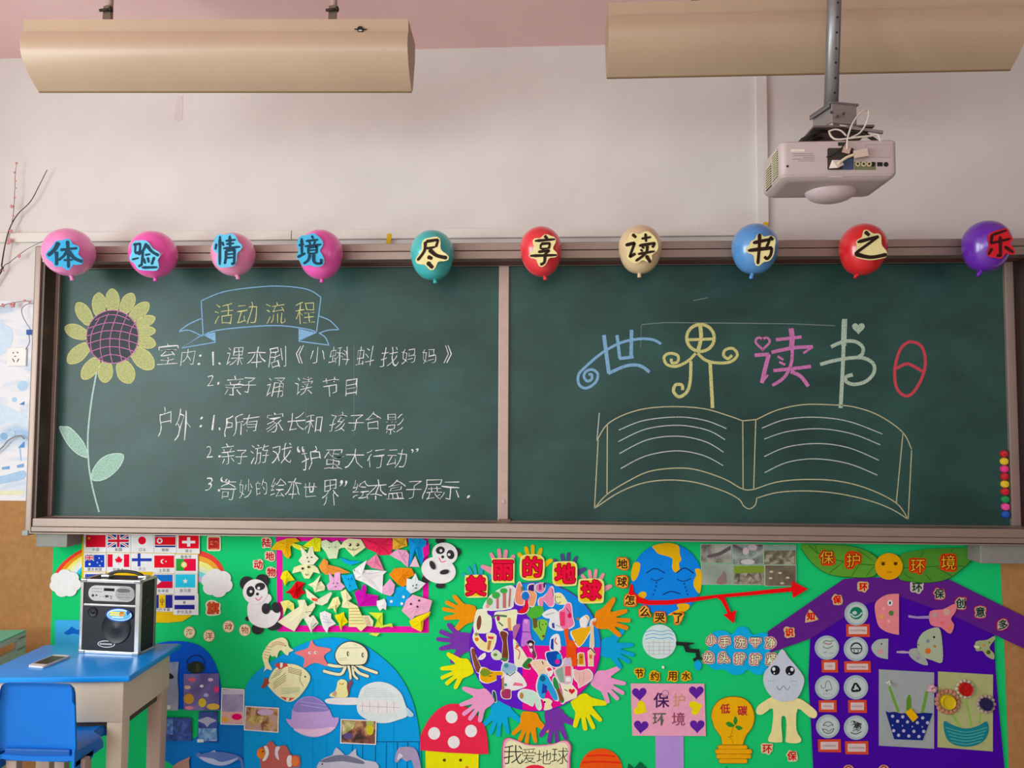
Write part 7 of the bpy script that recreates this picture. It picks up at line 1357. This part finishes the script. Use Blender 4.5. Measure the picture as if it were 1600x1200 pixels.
piece('paper_leaf', 'green paper leaf left of the round yellow face, carrying two characters', 'leaf', L1p, GLF, 4, [('leaf_edge', [('l', L1p[14:] , .9, DG)]), ('leaf_vein', [('l', fc((330, 90), (430, 180), (660, 265), (920, 310), (1120, 325)), .9, DG)])] + [('side_vein', [('l', fc(*q), .7, DG)]) for q in (((570, 415), (730, 285)), ((830, 450), (920, 315)), ((1000, 450), (1090, 340)), ((900, 140), (1080, 270)), ((400, 90), (430, 175)))], PAP)
L2p = cr(fr((30, 175), (200, 122), (400, 102), (765, 108), (700, 220), (600, 310), (480, 390), (320, 422), (150, 415), (20, 375)), True, 4)
piece('paper_leaf', 'darker green paper leaf right of the round yellow face', 'leaf', L2p, '#4f8c36', 4, [('leaf_edge', [('l', L2p[12:], .9, DG)]), ('leaf_vein', [('l', fr((50, 285), (350, 270), (640, 266)), .9, DG)])] + [('side_vein', [('l', fr(*q), .7, DG)]) for q in (((80, 340), (150, 390)), ((270, 340), (330, 405)), ((380, 280), (520, 360)), ((230, 180), (260, 130)), ((510, 130), (540, 105)))], PAP)
piece('paper_sun', 'round golden paper face between the two green leaves', 'face', ell(1389, 885, 21.5, 20.8, 36), '#e0a41c', 6, [('eye', [('p', ell(*fc(q)[0], 3, 2.6, 12), '#4c3412')]) for q in ((1200, 308), (1345, 306))] + [('eyebrow', [('l', fc(*q), .6, '#7a5416')]) for q in (((1160, 290), (1230, 285)), ((1310, 285), (1370, 290)))] + [('mouth', [('l', cr(fc((1240, 395), (1258, 412), (1275, 395), (1290, 412), (1305, 395)), False), .7, '#7a5416')])], PAP)
# badges
def badge(label, x, y, r, draws):
    piece('round_badge', label, 'badge', ell(x, y, r, r, 32), '#a4b6bd', 3, [('inner_disc', [('p', ell(x + .5, y, r * .8, r * .8, 30), '#bccac8')]), ('emblem', draws)], 'round badges on the violet house')
K_ = '#2a2a34'
gp = '#1f7a5a'
badge('round badge with a solid green swirl emblem at the top of the column', 1338, 959, 18.5, [('p', ell(1338, 958, 10, 9.8, 24), gp), ('p', ell(1335.5, 957.5, 3.6, 2.8), '#bccac8'), ('l', cr([(1329, 959), (1335, 964), (1342, 962), (1347, 957)], False), 2.2, '#bccac8'), ('l', cr([(1331, 967), (1338, 969), (1346, 966)], False), 1, '#bccac8')])
badge('round badge with a faint red and green crest', 1292, 1012, 19, [('l', cr([(1286, 1005), (1290, 1001), (1296, 1002), (1303, 1001)], False), 1.2, '#3c7c54'), ('l', [(1288, 1005), (1296, 1007), (1300, 1004)], 1.4, '#a84858'), ('l', cr([(1285, 1010), (1293, 1013), (1302, 1009)], False), 1.4, '#5c8a6c'), ('l', [(1286, 1020), (1292, 1019)], 1, '#7c8a88'), ('l', [(1296, 1020), (1302, 1021)], 1, '#7c8a88')])
badge('round badge with a circle and a small square container emblem', 1337.4, 1014, 19, [('p', ell(1338, 1013, 9.5, 9.5, 24), K_), ('p', ell(1338, 1013, 8, 8, 24), '#bccac8'), ('p', R_(1329, 1012.5, 1347, 1014.2), K_), ('p', R_(1334, 1015, 1341.5, 1021), K_), ('p', R_(1335.2, 1015, 1340.3, 1019.6), '#bccac8'), ('l', cr([(1331, 1010), (1335, 1006), (1341, 1006), (1345, 1010)], False), 1, K_)])
badge('round badge with a thin line drawing of a bottle shape', 1292.4, 1074.4, 19, [('l', cr([(1283, 1070), (1284, 1075), (1289, 1074), (1291, 1066), (1295, 1064), (1298, 1070), (1299, 1077), (1292, 1078)], False), 1, '#5c6470'), ('l', [(1290, 1078), (1293, 1080)], 1.6, K_)] + [('l', [(1287 + 4 * i, 1083), (1288 + 4 * i, 1086)], .8, '#7c8488') for i in range(4)])
rec = []
for a_ in (0, 120, 240):
    c_, s_ = cos(radians(a_)), sin(radians(a_)); rt = lambda x, y: (1337.4 + x * c_ - y * s_, 1075 + x * s_ + y * c_)
    rec += [('p', [rt(-5.5, -3.2), rt(-2.6, -8.2), rt(1.6, -8.2), rt(3.6, -5), rt(5, -5.8), rt(4.4, -.8), rt(-.2, -2.6), rt(1.4, -3.6), rt(-.4, -5.6), rt(-2.6, -1.8)], '#15161a')]
badge('round badge with the black three-arrow recycling sign', 1337.4, 1074, 19, rec)
badge('round badge with a line emblem of two curved wedges', 1293.6, 1135, 18.5, [('l', ell(1294, 1137, 9, 9, 22, 0, 10, 170), 1.1, K_), ('l', ell(1294, 1136, 8, 8, 20, 0, 195, 345), 1, K_), ('l', cr([(1286, 1134), (1290, 1133), (1294, 1135), (1298, 1133), (1302, 1133)], False), .9, K_), ('l', cr([(1285, 1139), (1291, 1140), (1295, 1143), (1299, 1140), (1303, 1138)], False), .9, K_)])
badge('round badge with a dense scribbled plant emblem', 1337.6, 1137, 19, [('l', cr([(1329 + (i * 5) % 17, 1129 + (i * 7) % 15), (1333 + (i * 5) % 13, 1126 + (i * 7) % 15), (1336 + (i * 5) % 11, 1130 + (i * 7) % 14)], False), .9, K_) for i in range(14)] + [('l', cr([(1329, 1144), (1337, 1147), (1346, 1143)], False), 1.2, K_)])
for i, (lb, q) in enumerate((('red-framed caption under the green swirl badge', (1322, 975, 1358.7, 995.3)), ('small red-framed caption under the faint crest badge', (1283.6, 1031, 1309, 1051)), ('wide red-framed caption under the container badge', (1319, 1033, 1360.4, 1051)), ('red-framed caption under the bottle badge', (1279, 1094, 1307, 1113)), ('red-framed caption under the recycling badge', (1325, 1093.6, 1354, 1114)), ('red-framed caption under the two-wedge badge', (1278, 1155, 1313.6, 1175.6)), ('red-framed caption under the scribbled plant badge', (1320.4, 1158, 1356.6, 1179)))):
    x0, y0, x1, y1 = q; cy_ = (y0 + y1) / 2; n_ = int((x1 - x0 - 12) / 3.4); cx_ = (x0 + x1) / 2
    piece('caption_label', lb, 'label', [(x0, y0 + .5), (x1, y0), (x1 + .6, y1), (x0 + .6, y1 - .5)], '#c8503e', 3, [('white_field', [('p', R_(x0 + 4, y0 + 4, x1 - 4, y1 - 4.5), '#d4c0bc')]), ('printed_caption', [('g', '环保标志环保标志'[k], cx_ + (k - (n_ - 1) / 2) * 3.4, cy_, 3, '#5a6078') for k in range(n_)])], 'captions on the violet house')
# paper fish
def dsc(x, y, r, c, nm='dot'): return (nm, [('p', ell(x, y, r, r, 14), c)])
e_ = lambda f_, q, r=2: ('eye', [('p', ell(*f_(q)[0], r * 1.8, r * 2), '#dcdcdc'), ('p', ell(*f_(q)[0], r * .6, r), '#16181a')])
hf = cr(fc((1385, 658), (1250, 667), (1150, 722), (1105, 785), (1110, 900), (1150, 1040), (1250, 1110), (1385, 1140)), False, 4)
piece('paper_fish', 'pink half-round paper fish head with one eye and coloured dots', 'paper fish', hf, '#df8c92', 5, [e_(fc, (1280, 765), 2.4), dsc(*fc((1295, 885))[0], 4, '#4c7c3c'), dsc(*fc((1178, 925))[0], 3.6, '#dca868'), dsc(*fc((1265, 980))[0], 2.4, '#e8b49c'), dsc(*fc((1205, 830))[0], 2.4, '#e4a894')], 'two-piece paper fish')
piece('paper_fork_tail', 'pink forked paper fish tail joined by a twisted lilac strip', 'paper fish', cr(fr((320, 692), (440, 672), (560, 618), (560, 690), (515, 762), (545, 820), (508, 902), (420, 842), (325, 815)), True, 3), '#dd8490', 5, [dsc(*fr((365, 725))[0], 4, '#b8a0a0'), dsc(*fr((475, 700))[0], 5.5, '#c8a894'), dsc(*fr((430, 798))[0], 2.6, '#d86c5c'), dsc(*fr((500, 845))[0], 3.4, '#dc845c'), ('twisted_strip', [('p', fr((115, 725), (190, 738), (320, 732), (320, 760), (200, 760), (118, 750)), '#a08cc0')])], 'two-piece paper fish')
piece('paper_fish', 'large grey-green paper fish head with orange dots', 'paper fish', cr(fr((198, 1000), (240, 905), (310, 860), (400, 845), (430, 950), (435, 1165), (340, 1150), (235, 1105)), True, 3), '#a8b69c', 4, [dsc(*fr((357, 933))[0], 1.8, '#16181a', 'eye'), dsc(*fr((300, 1063))[0], 4.6, '#d0703c'), dsc(*fr((363, 1020))[0], 2.3, '#b4744c'), dsc(*fr((300, 970))[0], 3, '#7c8c90'), ('mouth', [('l', fr((195, 998), (222, 1010)), 1, '#1c2020')])], 'two-piece paper fish')
piece('paper_fork_tail', 'grey forked paper tail tucked under the big grey-green fish head', 'paper fish', cr(fr((130, 1052), (210, 1040), (262, 1105), (300, 1195), (210, 1175), (130, 1112)), True, 3), '#a2aaa6', 3, [dsc(*fr((225, 1085))[0], 2.4, '#98909c'), dsc(*fr((205, 1130))[0], 3, '#9c94a4'), ('twisted_strip', [('p', fr((5, 1066), (60, 1060), (130, 1070), (130, 1084), (60, 1086), (6, 1080)), '#b4a4bc')])], 'two-piece paper fish')
piece('paper_fish', 'small grey half-round paper fish head left of the twisted strip', 'paper fish', cr([(1260 + x / 5, 960 + y / 5) for x, y in ((640, 190), (560, 197), (513, 240), (515, 285), (560, 332), (637, 350))], False, 4), '#a9b3af', 3, [('eye', [('p', ell(1377.4, 1006, 1.2), '#16181a')]), dsc(1376, 1018.5, 4, '#c89c9c')], 'two-piece paper fish')
piece('paper_fork_tail', 'small olive forked paper fish tail at the edge of the violet house', 'paper fish', cr(fr((750, 975), (850, 960), (915, 925), (930, 950), (875, 1030), (920, 1090), (915, 1142), (850, 1112), (810, 1062), (750, 1060)), True, 3), '#a0ab80', 4, [dsc(*fr((877, 983))[0], 1.8, '#5c7c44'), dsc(*fr((825, 1013))[0], 2, '#c08850'), dsc(*fr((868, 1075))[0], 3.4, '#4c5c24'), dsc(*fr((790, 1035))[0], 1.8, '#74904c'), ('white_clip', [('p', fr((730, 1010), (780, 1018), (780, 1040), (735, 1030)), '#d8dcb4')])], 'two-piece paper fish')
# pictures with pots
fp = lambda *p: [(1360 + x / 6, 1000 + y / 6) for x, y in p]
fq = lambda *p: [(1440 + x / 6, 1000 + y / 6) for x, y in p]
P1 = piece('flower_picture', 'grey sheet with a navy dotted pot and green stalks', 'picture', fp((80, 275), (598, 305), (597, 1020), (80, 990)), '#9da7a7', 3, [('stalk', [('p', fp((165, 440), (188, 432), (275, 670), (252, 680)), '#6c9c3c')]), ('stalk', [('p', fp((515, 480), (545, 485), (500, 690), (470, 690)), '#6c9a40')]), ('leaf', [('p', cr(fp((365, 508), (384, 560), (378, 650), (340, 660), (340, 560)), True, 3), '#5c8c34')])], 'flower pictures')
s = Sheet(LY(3) - .0016); s.poly(fp((145, 670), (175, 682), (230, 676), (290, 692), (350, 684), (440, 692), (500, 684), (582, 690), (490, 940), (225, 930)), '#202a78', .003); pot = s.build('pot', P1)
for x, y in ((208, 715), (303, 720), (255, 762), (348, 768), (490, 730), (440, 775), (535, 775), (218, 850), (312, 852), (408, 857), (500, 857), (264, 893), (360, 900), (455, 905), (208, 800), (300, 803), (393, 812), (487, 815)): s = Sheet(LY(3) - .0046); s.poly(ell(*fp((x, y))[0], 2.6 if y not in (800, 803, 812, 815) else 1.2, n=10), '#b8b8d4', .0003); s.build('white_dot', pot)
s = Sheet(LY(3) - .0048); s.poly(fp((330, 682), (385, 643), (450, 722), (400, 772)), '#dcae20', .006); s.build('yellow_bow', P1)
def pompom(par, c, x, y, r, n, col, nm='pompom'):
    bm = bmesh.new(); o_ = P(x, y, LY(3) - .008); rr = r / 380; rg = random.Random(int(x))
    for k in range(n):
        v = Vector((rg.uniform(-1, 1), rg.uniform(-.6, .2), rg.uniform(-1, 1))); v = v.normalized() * rr * rg.uniform(.3, .8); bmesh.ops.create_icosphere(bm, subdivisions=1, radius=rr * .38, matrix=Matrix.Translation(o_ + v))
    o2 = link(nm, bm, mat(col, .8, var=.15, scale=120), par); o2['kind'] = 'stuff'; return o2
pompom(P1, 0, *fp((172, 402))[0], 4.5, 10, '#c0c6b8', 'white_flower'); pompom(P1, 0, *fp((575, 455))[0], 8, 18, '#c8a0a8', 'pink_flower')
P2 = piece('flower_picture', 'olive sheet with a teal bowl and three bottle-cap flowers', 'picture', fq((155, 295), (670, 325), (668, 1045), (150, 1005)), '#abb17e', 3, [('stalk', [('p', fq(*q), '#8cb45c')]) for q in (((270, 690), (300, 690), (370, 810), (340, 805)), ((410, 560), (430, 560), (480, 810), (460, 815)), ((545, 680), (560, 680), (555, 790), (540, 795)))], 'flower pictures')
s = Sheet(LY(3) - .0018); s.poly(cr(fq((210, 762), (300, 802), (420, 832), (540, 802), (612, 765), (630, 850), (590, 940), (500, 990), (400, 1000), (290, 975), (225, 900)), True, 3), '#2b7f88', .0012); bw = s.build('bowl', P2)
for i in range(5): s = Sheet(LY(3) - .003); s.line(cr(fq((225 + 14 * i, 820 + 34 * i), (420, 865 + 28 * i), (615 - 14 * i, 820 + 32 * i)), False), 1.4, '#5ca8a8', .0003); s.build('crayon_stroke', bw)
def capflower(x, y, r, c, pet, pr, npet, nm):
    o_ = P(x, y, LY(3) - .002); rr = r / 378
    bm = bmesh.new()
    for k in range(npet):
        a = 2 * pi * k / npet; q = o_ + Vector((cos(a) * pr / 378 * .8, -.004, sin(a) * pr / 378 * .8)); bmesh.ops.create_icosphere(bm, subdivisions=1, radius=pr / 378 * .21, matrix=Matrix.Translation(q) @ Matrix.Diagonal((1, .6, 1, 1)))
    pe = link('petal_ring', bm, mat(pet, .7, var=.3, scale=160), P2); pe['kind'] = 'stuff'
    bm = bmesh.new(); n = 24; rings = []
    for a, d in ((1.08, 0), (1.05, -.016), (1, -.018), (.9, -.017), (.86, -.013), (.001, -.0128)): rings.append([bm.verts.new(o_ + Vector((rr * a * cos(2 * pi * k / n), d, rr * a * sin(2 * pi * k / n)))) for k in range(n)])
    for i in range(5):
        for k in range(n): bm.faces.new((rings[i][k], rings[i][(k + 1) % n], rings[i + 1][(k + 1) % n], rings[i + 1][k]))
    b_ = link('bottle_cap', bm, mat(c, .35, spec=.5), P2, smooth='auto'); b_['label'] = nm
capflower(*fq((240, 575))[0], 10, '#cdb41e', '#b08068', 20, 15, 'yellow bottle cap ringed by reddish beads'); capflower(*fq((403, 455))[0], 9.5, '#b01c1c', '#bcb8a0', 15, 12, 'red bottle cap with cream petals'); capflower(*fq((598, 597))[0], 8.5, '#1c1c4c', '#b09c98', 15, 12, 'navy bottle cap with pale petals')
